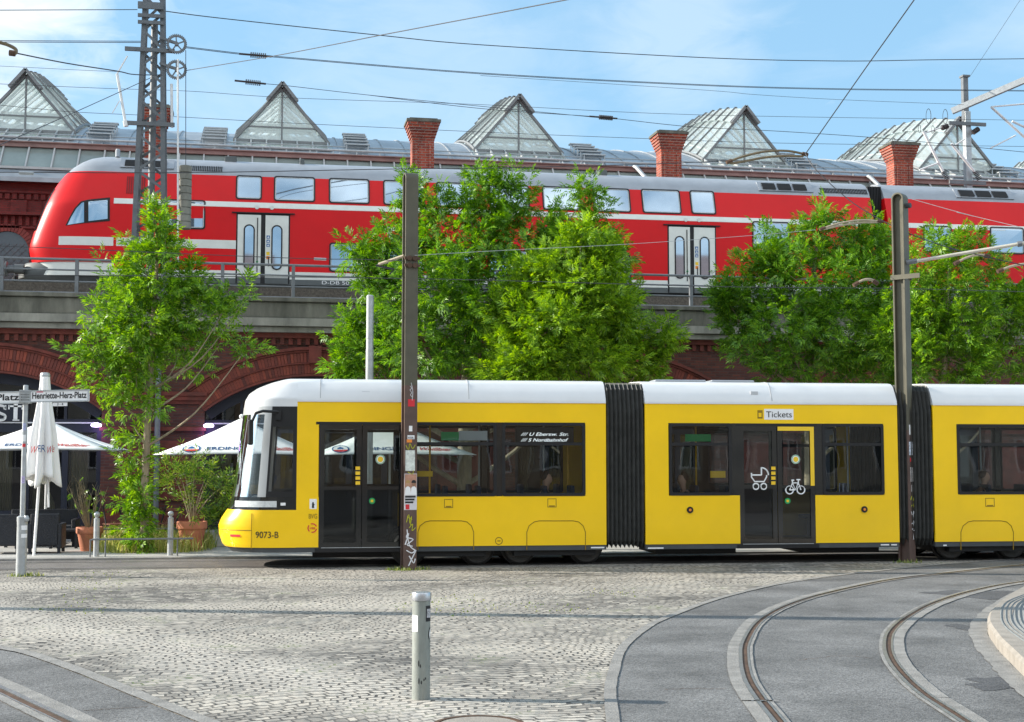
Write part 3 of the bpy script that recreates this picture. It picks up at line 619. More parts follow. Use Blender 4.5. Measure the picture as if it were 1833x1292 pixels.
# chimneys
YC=50.9
def chimney(px0,px1,pyt):
    xa,xb=X(px0,YC,pyt+60),X(px1,YC,pyt+60); xm=(xa+xb)/2; hw=(xb-xa)/2; zt=Z((px0+px1)/2,pyt,YC); q=MB()
    q.box((xm-hw,YC,7.0),(xm+hw,YC+.70,zt-.85))
    for i in range(6): e=.036*(i+1)-.02; q.box((xm-hw-e,YC-e,zt-.85+i*.115),(xm+hw+e,YC+.70+e,zt-.85+(i+1)*.115))
    q.box((xm-hw-.05,YC-.05,zt-2.35),(xm+hw+.05,YC+.74,zt-2.25))
    for s in (-1,1): q.box((xm+s*hw*.62-.05,YC-.05,zt-2.2),(xm+s*hw*.62+.05,YC,zt-.95))
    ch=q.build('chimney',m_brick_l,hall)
    q=MB(); e=.24; q.box((xm-hw-e,YC-e,zt-.16),(xm+hw+e,YC+.70+e,zt-.06)); q.box((xm-hw-e+.12,YC-e+.12,zt-.06),(xm+hw+e-.12,YC+.70+e-.12,zt)); q.build('cap',m_stone,ch)
for a,b,t in ((259,296,187),(738,777,212),(1184,1220,234),(1601,1635,254),(2003,2040,273)): chimney(a,b,t)
# drain pipes crossing the glazed strip
for px in (1168,1590): 
    x=X(px,YH,310); q=MB(); q.tube([(x-.55,YF-.2,14.2),(x-.5,YF-.3,14.15),(x+.1,YH-.1,13.1),(x+.1,YH-.3,12.4)],.09,10); q.build('drain_pipe',m_galv,hall,smooth=40)

# damp patches and cracks in the asphalt
m_damp=asphalt_mat('damp_asphalt',(.06,.06,.062),.3)
def blotch(name,px,py,rx,ry,seed,z=-.009):
    r=random.Random(seed); c=G(px,py); pts=[]
    for k in range(36): a=2*math.pi*k/36; j=1+.25*math.sin(3*a+seed)+.15*math.sin(7*a+2*seed)+r.uniform(-.08,.08); pts.append(c+Vector((math.cos(a)*rx*j,math.sin(a)*ry*j,0)))
    sheet(name,pts,z,m_damp)
blotch('damp_patch',1765,1062,.75,.55,1); blotch('damp_patch',1738,1122,.22,.3,2); blotch('damp_patch',1800,1222,.34,.3,3)
def crack(pts,seed):
    r=random.Random(seed); c=gl(pts,10); c=[p+Vector((r.uniform(-.012,.012),r.uniform(-.02,.02),0)) for p in c]; q=MB(); ribbon(q,c,-.004,.004,-.0085); q.build('asphalt_crack',m_rust,kind='structure')
crack([(152,1269),(200,1266),(262,1262)],1); crack([(1190,1232),(1240,1230),(1300,1231)],2); crack([(1430,1180),(1500,1172),(1560,1176)],3)
# ================================================================== RED DOUBLE-DECK TRAIN
YT=46.0
INS=[(7.0,0),(10.45,0),(11.58,.36),(11.8,.46),(11.97,.60),(12.12,.80),(12.24,1.1),(12.30,1.4)]
def inset(z):
    if z<=INS[0][0]: return 0
    for (a,i),(b,j) in zip(INS,INS[1:]):
        if z<=b: return i+(j-i)*(z-a)/(b-a)
    return 1.4
TRROT=-R(1.1)
def tp(x,z,pr=0): return Vector((x,YT+inset(z)-pr,z))
ZSOLE,ZW0,ZW1,ZROOF=7.81,8.0,8.26,11.58
def slab(x0,x1,z0,z1):
    zs=[z0]+[z for z,_ in INS if z0<z<z1]+[z1]; nr=[(YT+inset(z),z) for z in zs]; fr=[(YT+2.8-inset(z),z) for z in reversed(zs)]
    if abs(nr[-1][0]-fr[0][0])<.01: fr=fr[1:]
    o=nr+fr; return MB().loft([(x0,y,z) for y,z in o],[(x1,y,z) for y,z in o])
def win(px0,py0,px1,py1,par,dY=0,name='window',fr=.045,rad=.10,cut=None):
    xa,xb=X(px0,YT+dY,(py0+py1)/2),X(px1,YT+dY,(py0+py1)/2); pm=(px0+px1)/2; za,zb=Z(pm,py1,YT+dY),Z(pm,py0,YT+dY)
    o=[tp(x,z,.0) for x,z in rrect(xa,za,xb,zb,rad)]; i=[tp(x,z,.0) for x,z in rrect(xa+fr,za+fr,xb-fr,zb-fr,rad*.75)]
    w=MB(); w.ring(o,i,(0,-.022,0)); wd=w.build(name,m_black,par)
    i2=[tp(x,z,.0) for x,z in rrect(xa+fr+.035,za+fr+.035,xb-fr-.035,zb-fr-.035,rad*.6)]
    a=MB(); a.ring(i,i2,(0,-.014,0)); a.build('inner_rim',m_galv,wd)
    g=MB(); g.extr(i2,(0,-.008,0)); g.build('pane',m_mirror,wd); return wd
def door_pair(px0,py0,px1,py1,par):
    xa,xb=X(px0,YT,450),X(px1,YT,450); pm=(px0+px1)/2; za,zb=Z(pm,py1,YT),Z(pm,py0,YT); xm=xa+(xb-xa)*.5
    q=MB(); q.box((xa-.05,YT-.006,za),(xb+.05,YT,zb+.05)); q.box((xa-.2,YT-.06,zb+.05),(xb+.2,YT,zb+.085)); q.build('door_frame',m_black,par)
    for s,(a,b) in ((-1,(xa,xm-.075)),(1,(xm+.075,xb))):
        d=MB(); d.box((a,YT-.03,za+.20),(b,YT-.007,zb)); dr=d.build('door',m_redw,par)
        e=MB(); e.box((a,YT-.029,za),(b,YT-.007,za+.198)); e.build('kick_plate',m_traing,dr)
        c=(a+b)/2-.08*s*0; w_=.37; 
        o=[(x,YT-.03,z) for x,z in rrect(c-w_/2,zb-1.87,c+w_/2,zb-.33,w_/2-.001,8)]; i=[(x,YT-.03,z) for x,z in rrect(c-w_/2+.045,zb-1.825,c+w_/2-.045,zb-.375,w_/2-.046,8)]
        f=MB(); f.ring(o,i,(0,-.02,0)); wf=f.build('door_window',m_black,dr); g=MB(); g.extr(i,(0,-.008,0)); g.build('pane',m_mirror,wf)
        f=MB(); f.box((c-.02 if 0 else (b-.13 if s<0 else a+.10),YT-.05,zb-1.95 if s<0 else zb-1.75),((b-.10 if s<0 else a+.13),YT-.03,zb-.10 if s<0 else zb-1.45)); f.build('grab_rail',m_black,dr)
        if s>0:
            for k in range(3):
                f=MB(); zc=zb-.75-.14*k; f.box((a+.04,YT-.034,zc-.055),(a+.15,YT-.03,zc+.055)); lb=f.build('sticker',m_print_blue,dr)
                t=MB(); t.extr([(a+.06,YT-.035,zc-.03),(a+.13,YT-.035,zc-.035),(a+.10,YT-.035,zc+.04)],(0,-.002,0)); t.build('pictogram',m_print_w,lb)
            for k in range(2): f=MB(); zc=zb-1.31-.14*k; f.box((a+.04,YT-.034,zc-.055),(a+.15,YT-.03,zc+.055)); f.build('warning_sticker',m_print_y if k==0 else m_print_o,dr)
        else:
            f=MB(); f.lathe((b-.115,YT-.035,zb-1.6),[(.035,-.015),(.035,.005)],12,'y'); f.build('door_button',m_print_g,dr)
    q=MB(); q.box((xm-.07,YT-.022,za),(xm+.07,YT-.006,zb)); q.build('door_seal',m_black,par)
    for px in (-.22,.28): q=MB(); q.lathe((xm+px,YT-.02,zb+.27),[(.07,0),(.075,.02)],14,'y'); q.build('door_lamp',m_redw,par)
def roof_grille(px0,px1,par,za=11.72,zb=12.08,slats=True,cells=3):
    xa,xb=X(px0,YT+.7,300),X(px1,YT+.7,300); q=MB()
    q.hexa([tp(xa,za,.0),tp(xb,za,.0),tp(xb,za,.05),tp(xa,za,.05),tp(xa,zb,0)+Vector((0,0,0)),tp(xb,zb,0),tp(xb,zb,.05)+Vector((0,0,.03)),tp(xa,zb,.05)+Vector((0,0,.03))]); g=q.build('roof_grille',m_roofg,par)
    s=MB(); n=cells; wc=(xb-xa-.3)/n
    for i in range(n):
        x0=xa+.15+i*wc; 
        for j in range(5):
            z0=za+.05+(zb-za-.10)*j/5; z1=z0+(zb-za-.1)/5*.8
            s.hexa([tp(x0,z0,.05),tp(x0+wc-.1,z0,.05),tp(x0+wc-.1,z0,.066),tp(x0,z0,.066),tp(x0,z1,.05)+Vector((0,0,.015)),tp(x0+wc-.1,z1,.05)+Vector((0,0,.015)),tp(x0+wc-.1,z1,.07)+Vector((0,0,.025)),tp(x0,z1,.07)+Vector((0,0,.025))])
    s.build('louvres',m_black,g)
XN=X(208,YT,300); XE=X(1555,YT,420)
tr1=thing('double_deck_train','red double-deck train car with rounded nose, white stripes and pale doors, on the viaduct','train',(XN+13,YT+1.4,7.43))
slab(XN,XE,ZW1,ZROOF).build('body',m_red,tr1); slab(XN,XE,ZROOF,12.30).build('roof',m_roofg,tr1,smooth=35)
slab(XN,XE,ZW0,ZW1).build('lower_white_band',m_redw,tr1); slab(XN+.6,XE,ZSOLE,ZW0).build('sole_bar',m_traing,tr1)
def stripe(px0,px1,z0,z1,par,mat=None,name='white_stripe'):
    xa,xb=X(px0,YT,390),X(px1,YT,390); zs=[z for z in (z0,10.45,z1) if z0<=z<=z1]
    q=MB(); q.grid([[tp(xa,z,.004),tp(xb,z,.004)] for z in sorted(set(zs))]); q.build(name,mat or m_redw,par,fix=False)
Zs0,Zs1=Z(470,373,YT),Z(470,363,YT)
stripe(203,1547,Zs0,Zs1,tr1)
stripe(209,424,9.0,9.29,tr1)
for a,b in ((422,469),):win(a,313,b,359,tr1,.2)
n0=[(490,315,564,363),(588,319,661,367),(685,323,757,370.5),(779,327,851,374),(874,331,945,377),(968,335,1036,380),(1057,338,1124,383.5),(1144,340.5,1213,386.5),(1230,343,1274,388)]
for a,b,c,d in n0: win(a,b,c,d,tr1,.2)
win(296,357,368,410,tr1,0)
for k in range(6): 
    a=589+k*96.5-k*k*.6; yb=436+k*4.4; win(a,yb,a+72-k*.7,yb+52-k*.3,tr1,0)
win(1339,400,1405,449,tr1,0)
door_pair(425,386,516,508,tr1); door_pair(1192,410,1273,527,tr1)
roof_grille(216,312,tr1,11.76,12.1); roof_grille(1345,1440,tr1); 
for a,b in ((335,400),(1455,1540)):
    xa,xb=X(a,YT+.6,300),X(b,YT+.6,300); q=MB(); n=int((xb-xa)/.06)
    for i in range(n): x=xa+i*.06; q.hexa([tp(x,11.72,.0),tp(x+.035,11.72,0),tp(x+.035,11.72,.03),tp(x,11.72,.03),tp(x,11.92,0),tp(x+.035,11.92,0),tp(x+.035,11.92,.03),tp(x,11.92,.03)])
    q.build('vent_slots',m_black,tr1)
for px,wd in ((412,.4),(540,.16),(1075,.3)):
    x=X(px,YT+1,285); q=MB(); q.box((x-wd/2,YT+1.0,12.15),(x+wd/2,YT+1.5,12.40)); q.build('roof_box',m_traing,tr1,bevel=.02)
x=X(209,YT+1,285); q=MB(); q.lathe((x,YT+1.1,12.25),[(.08,0),(.08,.22),(.06,.27)],14); q.build('antenna',m_roofg,tr1)
xa,xb=X(224,YT,330),X(262,YT,330); q=MB(); q.box((xa,YT-.02+.2,10.85),(xb,YT+.2,11.5)); 
vg=MB(); 
for i in range(9):
    x=xa+.03+(xb-xa-.06)*i/9; vg.hexa([tp(x,10.8,.01),tp(x+.04,10.8,.01),tp(x+.04,10.8,.02),tp(x,10.8,.02),tp(x,11.42,.01),tp(x+.04,11.42,.01),tp(x+.04,11.42,.02),tp(x,11.42,.02)])
vg.build('side_vent',M('dark_red_vent',(.22,.01,.012),.6),tr1)
q=MB(); q.hexa([tp(XN,8.4,.001),tp(XN+.012,8.4,.001),tp(XN+.012,8.4,.004),tp(XN,8.4,.004),tp(XN,11.5,.001),tp(XN+.012,11.5,.001),tp(XN+.012,11.5,.004),tp(XN,11.5,.004)]); q.build('panel_joint',m_black,tr1)
text('D-DB 50 80 86-75 015-4',.17,m_print_w,tr1,tp(X(575,YT,505),7.86,.006),(1,0,0),(0,0,1),width=2.6,name='car_number')
# white lettering mark half hidden by the tree
q=MB(); x0=X(679,YT,400); 
q.extr([(x0+u,YT-.006,9.2+v) for u,v in ((0,.60),(.06,.72),(.85,.70),(.85,.58),(.35,.56),(.55,.2),(.42,.15),(.22,.55))],(0,.003,0))
q.extr([(x0-.35+u,YT-.006,8.75+v) for u,v in ((0,0),(.15,.22),(.5,.34),(1.0,.30),(1.0,.14),(.5,.2),(.2,.08),(.08,-.05))],(0,.003,0)); q.build('livery_lettering',m_redw,tr1)
# nose
NP=[Vector(P(px,py,YT+1.0)) for px,py in ((55,470),(51,456),(50,446),(52,436),(58,417),(66,397),(76,374),(88,350),(100,331),(113,315),(128,301),(143,291),(160,283),(180,278),(204,276))]
def ntip(z):
    if z<=NP[0].z: return NP[0].x
    for a,b in zip(NP,NP[1:]):
        if z<=b.z: return a.x+(b.x-a.x)*(z-a.z)/(b.z-a.z)
    return XN-.02
NE=3.2
def npt(phi,z,pr=0):
    hw=1.4-inset(z); t=ntip(z); c,s=math.cos(phi),math.sin(phi)
    return Vector((XN-(XN-t+pr)*abs(c)**(2/NE), YT+1.4+(hw+pr)*math.copysign(abs(s)**(2/NE),s), z))
def nphi(x,z):
    t=ntip(z); v=min(1,max(0,(XN-x)/(XN-t))); return -math.acos(v**(NE/2))
def npatch(mb,f0,f1,z0,z1,nf=28,nz=16,pr=0):
    rows=[]
    for j in range(nz+1):
        z=z0+(z1-z0)*j/nz; a=f0(z) if callable(f0) else f0; b=f1(z) if callable(f1) else f1
        rows.append([npt(a+(b-a)*i/nf,z,pr) for i in range(nf+1)])
    return mb.grid(rows)
H=math.pi/2
q=MB(); npatch(q,-H,H,8.45,ZROOF,48,26); q.build('nose',m_red,tr1,smooth=60,fix=False)
q=MB(); npatch(q,-H,H,ZROOF,12.29,48,14); q.build('nose_roof',m_roofg,tr1,smooth=60,fix=False)
q=MB(); npatch(q,-H,H,ZW0,8.45,40,4,-.03); q.build('nose_skirt',m_redw,tr1,smooth=60,fix=False)
q=MB(); npatch(q,-.42,.42,9.55,11.0,24,10,.012); q.build('windscreen',m_gloss,tr1,smooth=60,fix=False)
q=MB(); npatch(q,lambda z:nphi(X(104,YT,428),z),-H+.001,9.0,9.29,24,2,.006); q.build('nose_stripe',m_redw,tr1,smooth=60,fix=False)
# cab side window
cw=[(117,403),(124,389),(133,373),(145,360),(158,357),(197,353),(197,396),(155,399)]
def cpt(px,py,pr):
    x=X(px,YT+.05,py); z=Z(px,py,YT+.05); return npt(nphi(x,z),z,pr)
def cwin(pts,pr,nm,mat,par):
    c=(sum(p[0] for p in pts)/len(pts),sum(p[1] for p in pts)/len(pts)); m=MB(); n=len(pts)
    dense=[]
    for i in range(n):
        a,b=pts[i],pts[(i+1)%n]
        for k in range(6): dense.append((a[0]+(b[0]-a[0])*k/6,a[1]+(b[1]-a[1])*k/6))
    rows=[[cpt(c[0]+(p[0]-c[0])*t,c[1]+(p[1]-c[1])*t,pr) for p in dense+dense[:1]] for t in (1,.8,.6,.4,.2,.02)]
    return m.grid(rows).build(nm,mat,par,smooth=60,fix=False)
cf=cwin(cw,.012,'cab_side_window',m_black,tr1)
cwin([(121,402),(128,388),(137,373),(147,363),(151,362),(151,398)],.02,'pane',m_mirror,cf); cwin([(159,361),(193,358),(193,392),(159,396)],.02,'pane',m_mirror,cf)
# bumper, buffers, pilot
q=MB()
rows=[]
for z,tx,hw in ((8.46,-.25,1.25),(8.25,-.45,1.3),(7.95,-.45,1.25),(7.75,-.1,1.1),(7.45,.5,.95)):
    xt=NP[0].x+tx; rows.append([Vector((XN-(XN-xt)*abs(math.cos(a))**.7,YT+1.4+hw*math.copysign(abs(math.sin(a))**.7,math.sin(a)),z)) for a in [-H+math.pi*i/30 for i in range(31)]])
q.grid(rows); q.build('pilot',m_traing,tr1,smooth=50,fix=False)
for dy in (.55,2.25):
    q=MB(); q.lathe((NP[0].x-.45,YT+dy,8.22),[(.17,.3),(.17,.0),(.13,-.02),(.13,-.22),(.25,-.24),(.25,-.29),(.2,-.31)],20,'x'); q.build('buffer',m_traing,tr1,smooth=40)
q=MB(); q.tube([(NP[0].x-.55,YT+1.0,8.0),(NP[0].x-.7,YT+.9,7.6),(NP[0].x-.35,YT+.9,7.45)],.04,8); q.tube([(NP[0].x-.45,YT+.7,8.0),(NP[0].x-.55,YT+.7,7.5),(NP[0].x-.2,YT+.7,7.5)],.04,8); q.build('brake_hose',m_black,tr1)
def bogies(par,xs,x0,x1):
    for xb in xs:
        q=MB(); q.box((xb-1.8,YT+.35,7.55),(xb+1.8,YT+.5,7.8)); bg=q.build('bogie',m_traing,par)
        for dx in (-1.25,1.25): w_=MB(); w_.lathe((xb+dx,YT+.55,7.43+.44),[(.10,-.05),(.44,-.05),(.44,.08),(.47,.09),(.47,.12)],28,'y'); w_.build('wheel',m_traing,bg)
    q=MB(); q.box((x0,YT+.5,7.5),(x1,YT+2.3,7.8)); q.build('underframe',m_traing,par)
bogies(tr1,(XN+1.2,XE-4),XN+3.5,XE-6.2)
# second car
XS=X(1580,YT,420); XS2=XS+26.6
tr2=thing('double_deck_train','red double-deck coach behind the right tram pole, coupled to the control car','train',(XS+13,YT+1.4,7.43))
slab(XS,XS2,ZW1,ZROOF).build('body',m_red,tr2); slab(XS,XS2,ZROOF,12.30).build('roof',m_roofg,tr2,smooth=35); slab(XS,XS2,ZW0,ZW1).build('lower_white_band',m_redw,tr2); slab(XS,XS2,ZSOLE,ZW0).build('sole_bar',m_traing,tr2)
stripe(1590,2600,Zs0,Zs1,tr2)
win(1640,408,1690,456,tr2,0); win(1757,411,1817,459,tr2,0)
for k in range(5): a=1905+k*82; win(a,366+k*3,a+62,410+k*3,tr2,.2); win(a+80,470+k*3,a+142,512+k*3,tr2,0)
roof_grille(1690,1790,tr2)
q=MB()
for i in range(9):
    x0=XE+(XS-XE)*i/9; x1=XE+(XS-XE)*(i+.55)/9; 
    for (a,b,e) in ((x0,x1,.3),(x1,XE+(XS-XE)*(i+1)/9,.38)): q.box((a,YT+e,8.0),(b,YT+2.8-e,10.6)); q.box((a,YT+e+.25,10.6),(b,YT+2.55-e,12.05))
q.build('gangway_bellows',m_black,tr2)
bogies(tr2,(XS+4,XS2-4),XS+6.2,XS2-6.2)
q=MB()
for y in (YT+.68,YT+2.12): q.box((XA,y-.035,7.28),(XB,y+.035,7.43))
q.build('railway_rails',m_rust,kind='structure')

# the track runs a touch askew of the viaduct edge
for o in (tr1,tr2,bpy.data.objects['railway_rails']):
    p=Vector(o.location)-Vector((XN,YT,0)); o.location=Vector((XN,YT,0))+Matrix.Rotation(TRROT,3,'Z')@p; o.rotation_euler.z=TRROT
# ================================================================== YELLOW TRAM
def TSZn(px,py,n):
    d=ray(px,py); t=(T0+TN*n-EYE).dot(TN)/d.dot(TN); p=EYE+d*t; return (p-T0).dot(TX), p.z
def tz(py,px=800): return TSZ(px,py)[1]
ZB0,ZSK,ZLO,ZWB,ZWT,ZBR,ZTOP=tz(986.5),tz(977.5),tz(888.5),tz(888.5),tz(757.5),tz(719.5),tz(677.5)
tram=thing('tram','bright yellow tram with white roof, dark windows and black bellows along the cobbled square','tram',TP(8,1.2,0))
def panel(mb,s0,s1,z0,z1,n0=0,th=.05): 
    mb.hexa([TP(s0,n0,z0),TP(s1,n0,z0),TP(s1,n0+th,z0),TP(s0,n0+th,z0),TP(s0,n0,z1),TP(s1,n0,z1),TP(s1,n0+th,z1),TP(s0,n0+th,z1)])
def rectf(s0,z0,s1,z1,n): return [TP(s0,n,z0),TP(s1,n,z0),TP(s1,n,z1),TP(s0,n,z1)]
def rrf(s0,z0,s1,z1,r,n): return [TP(s,n,z) for s,z in rrect(s0,z0,s1,z1,r)]
m_seat=M('seat_fabric',(.02,.03,.06),.8,var=.3,vs=20); m_int=M('tram_interior_grey',(.07,.072,.075),.6,var=.05); m_floor=M('tram_floor',(.06,.06,.065),.7); m_pole=M('yellow_grab_pole',(.75,.42,.02),.35)
m_seam=M('panel_seam',(.28,.17,.01),.6,var=0); m_rib=M('bellows_rubber',(.055,.056,.053),.5,var=.25,vs=8)
def roofout(z0=None): 
    z0=ZBR if z0 is None else z0; h=ZTOP-ZBR
    o=[(.0,z0),(.0,z0+.06),(.07,z0+h*.45),(.16,z0+h*.80),(.26,z0+h*.94),(.42,z0+h),(1.2,z0+h+.03)]
    return o+[(2.4-n,z) for n,z in reversed(o[:-1])]
def glass_win(s0,z0,s1,z1,par,n,transom=None,name='window',fr=.055,sub=None):
    d=1 if n<1 else -1
    q=MB(); q.ring(rrf(s0,z0,s1,z1,.05,n-.008*d),rrf(s0+fr,z0+fr,s1-fr,z1-fr,.04,n-.008*d),TN*.05*d)
    if transom: panel(q,s0+fr,s1-fr,transom-.028,transom+.028,n if d>0 else n-.03,.03)
    w=q.build(name,m_black,par); g=MB(); g.add(rectf(s0+fr*.6,z0+fr*.6,s1-fr*.6,z1-fr*.6,n+.018*d),[(0,1,2,3)]); g.build('pane',m_tramglass,w,fix=False); return w
def tram_door(s0,s1,par,n,yellow_rim=False,inside=False):
    d=1 if n<1 else -1; sm=(s0+s1)/2; z0,z1=.33,ZWT-.03; zm=tz(873)
    q=MB(); panel(q,s0-.06,s1+.06,ZWT-.03,ZWT+.02,n if d>0 else n-.05,.05); q.build('door_frame',m_black,par); q=MB(); panel(q,s0-.06,s1+.06,.26,.33,n if d>0 else n-.06,.06); q.build('door_step',m_black,par)
    q=MB(); panel(q,s0+.05,s1-.05,.335,.345,n-.012*d if d>0 else n-.0,.02); q.build('door_sill',m_galv,par)
    for a,b in ((s0,sm-.006),(sm+.006,s1)):
        q=MB(); q.ring(rectf(a,z0,b,z1,n+.01*d),rectf(a+.09,z0+.10,b-.09,z1-.09,n+.01*d),TN*.04*d); panel(q,a+.09,b-.09,zm-.03,zm+.03,n+.012*d if d>0 else n-.05,.03)
        l=q.build('door',m_gloss,par); g=MB(); g.add(rectf(a+.05,zm,b-.05,z1-.05,n+.03*d),[(0,1,2,3)]); g.build('door_glass',m_tramglass,l,fix=False)
        g=MB(); g.add(rectf(a+.05,z0+.05,b-.05,zm,n+.03*d),[(0,1,2,3)]); g.build('lower_door_glass',m_tramglass2,l,fix=False)
        if yellow_rim and a>sm: 
            r=MB(); panel(r,a+.01,b-.01,z1-.085,z1-.01,n+.002,.012); panel(r,b-.085,b-.01,zm+.02,z1-.085,n+.002,.012); r.build('inner_rim',m_print_y,l)
m_tramglass2=glass_mat('dark_tram_glass',(.16,.17,.17),1.5,.03)
def section(s0,s1,group,wins,doors,par,seats):
    for n in (0,2.4):
        d=1 if n==0 else -1; nn=n if d>0 else n-.05
        q=MB(); sk=MB(); last=s0
        lows=[]; 
        for a,b in doors+[(s1,s1)]:
            if a>last: lows.append((last,a))
            last=b
        for a,b in lows: panel(q,a,b,ZSK,ZWB,nn); sk=MB(); panel(sk,a,b,ZB0,ZSK,nn+.012*d); sk.build('skirt',m_skirt,par)
        panel(q,s0,s1,ZWT+.02,ZBR,nn)
        for a,b in ((s0,group[0]),(group[1],s1)):
            if b-a>.01: panel(q,a,b,ZWB,ZWT+.02,nn)
        q.build('side_panel',m_yel,par)
        bl=MB(); ops=sorted(wins+doors); last=group[0]
        for a,b in ops+[(group[1],group[1])]:
            if a-last>.012: panel(bl,last,a,ZWB,ZWT+.02,nn+.004*d)
            last=b
        if bl.v: bl.build('window_pillar',m_gloss,par)
        for a,b in wins: glass_win(a,ZWB,b,ZWT+.02,par,n,tz(794))
        for a,b in doors: tram_door(a,b,par,n,yellow_rim=(n==0 and a>6))
    r=MB(); o=roofout(); r.loft([TP(s0,n,z) for n,z in o],[TP(s1,n,z) for n,z in o]); r.build('roof',m_white,par,smooth=40)
    r=MB(); panel(r,s0,s1,ZBR-.008,ZBR+.02,-.015,.012); r.build('roof_gutter',m_white,par)
    r=MB(); r.box
    def slabn(mb,z0,z1,e=.06): mb.hexa([TP(s0,e,z0),TP(s1,e,z0),TP(s1,2.4-e,z0),TP(s0,2.4-e,z0),TP(s0,e,z1),TP(s1,e,z1),TP(s1,2.4-e,z1),TP(s0,2.4-e,z1)])
    f=MB(); slabn(f,.27,.36); f.build('floor',m_floor,par); f=MB(); slabn(f,ZWT+.06,ZWT+.12); f.build('ceiling',m_int,par)
    for sx,n in seats:
        b=MB(); 
        def sb(a0,a1,n0,n1,z0,z1): b.hexa([TP(sx+a,n_,z) for z in (z0,z1) for a,n_ in ((a0,n0),(a1,n0),(a1,n1),(a0,n1))])
        sb(-.22,.22,n-.21,n+.21,.72,.80); sb(.16,.24,n-.21,n+.21,.76,1.42); sb(-.1,.1,n-.05,n+.05,.36,.72); b.build('seat',m_seat,par,bevel=.025)
S=TS
secA=(S(531),S(1085)); secB=(S(1155),S(1608)); secC=(S(1672),S(1672)+5.6)
section(secA[0],secA[1],(S(570),S(1048)),[(S(741),S(889)),(S(899),S(1048))],[(S(571),S(724))],tram,[(S(780),.4),(S(840),.4),(S(960),.4),(S(1010),.45),(S(780),2.0),(S(840),2.0),(S(940),2.0),(S(1010),2.0)])
section(secB[0],secB[1],(S(1197),S(1583)),[(S(1198),S(1310)),(S(1473),S(1583))],[(S(1324),S(1459))],tram,[(S(1235),.45),(S(1290),.45),(S(1235),2.0),(S(1520),2.0),(S(1565),2.0)])
section(secC[0],secC[1],(S(1714),S(1714)+4.2),[(S(1714),S(1714)+2.0),(S(1714)+2.1,S(1714)+4.2)],[],tram,[(S(1765),.45),(S(1830),.45),(S(1800),2.0)])
section(secC[1]+.7,secC[1]+5.5,(secC[1]+1.1,secC[1]+5.1),[(secC[1]+1.1,secC[1]+2.3),(secC[1]+3.9,secC[1]+5.1)],[(secC[1]+2.4,secC[1]+3.8)],tram,[])
# far wall closing the front part and the tail, bellows
for a,b,cnt in ((secA[1],secB[0],9),(secB[1],secC[0],9),(secC[1],secC[1]+.7,9)):
    q=MB(); rows=[]
    for i in range(cnt*2+1):
        s=a+(b-a)*i/(cnt*2); e=.0 if i%2 else .075; e2=e
        o=[(e+.10,.28+e),(e+.02,.42),(e,.6),(e-.0,ZBR-.14),(e+.03,ZBR-.02),(e+.10,ZTOP-.16),(.22+e,ZTOP-.04-e),(1.2,ZTOP-e)]
        o=o+[(2.4-n,z) for n,z in reversed(o[:-1])]; rows.append([TP(s,n,z) for n,z in o])
    q.grid(rows); q.build('bellows',m_rib,tram,fix=False)
# panel seams, hatches, lamps, vents
def line_path(pts,w=.012,n=-.004,mat=None,name='panel_seam'):
    q=MB(); q.tube([TP(s,n+.004,z) for s,z in pts],w/2,4); q.build(name,mat or m_seam,tram)
def px2(pts): return [TSZ(*p) for p in pts]
for x0,x1 in ((748,848),(943,1048),(1720,1814)):
    line_path(px2([(x0,984),(x0,952),(x0+4,941),(x0+13,934),(x0+22,932),(x1-22,932),(x1-12,934),(x1-4,941),(x1,952),(x1,984)]),.018)
for x,y in ((803,901),(988,900),(1772,899)):
    q=MB(); a,z0=TSZ(x-8,y+8); b,z1=TSZ(x+8,y-8); q.ring(rectf(a,z0,b,z1,-.004),rectf(a+.012,z0+.012,b-.012,z1-.012,-.004),TN*.006); panel(q,a+.03,b-.03,z0+.015,z0+.035,-.004,.006); q.build('side_hatch',m_seam,tram)
for x,y in ((1235,912.5),(1547,911.5)):
    s,z=TSZ(x,y); q=MB(); c=TP(s,0,z); q.add([],[]); q.extr([c+TX*.06*math.cos(2*math.pi*k/18)+Vector((0,0,.06*math.sin(2*math.pi*k/18))) for k in range(18)],-TN*.02); mk=q.build('side_marker',m_black,tram); q=MB(); q.extr([c-TN*.02+TX*.025*math.cos(2*math.pi*k/12)+Vector((0,0,.025*math.sin(2*math.pi*k/12))) for k in range(12)],-TN*.006); q.build('marker_lens',m_print_o,mk)
s,z=TSZ(893,968); q=MB(); c=TP(s,-.003,z); q.ring(circ(c,.07,20,TX,(0,0,1)),circ(c,.055,20,TX,(0,0,1)),TN*.004); panel(q,s-.03,s+.03,z-.008,z+.008,-.004,.006); q.build('filler_cap',m_seam,tram)
for x in (655,1352):
    s,z=TSZ(x,703); q=MB(); q.hexa([TP(s-.07,.055,z-.03),TP(s+.07,.055,z-.03),TP(s+.07,.1,z-.03),TP(s-.07,.1,z-.03),TP(s-.07,.065,z+.03),TP(s+.07,.065,z+.03),TP(s+.07,.1,z+.03),TP(s-.07,.1,z+.03)]); q.build('roof_vent',M('vent_grey',(.45,.46,.47),.5),tram)
m_rs=M('roof_seam',(.35,.36,.37),.6,var=0)
for px in (572,839,1384):
    s=S(px); q=MB(); q.tube([TP(s,n-.002,z+.0) for n,z in roofout()[1:7]],.008,4); q.build('roof_joint',m_rs,tram)
for i,(a,b) in enumerate(((S(1195),S(1290)),(S(1300),S(1380)))):
    q=MB(); panel(q,a,b,ZTOP+.02,ZTOP+.07,.9,.5); q.build('roof_equipment',m_roofg,tram,bevel=.02)
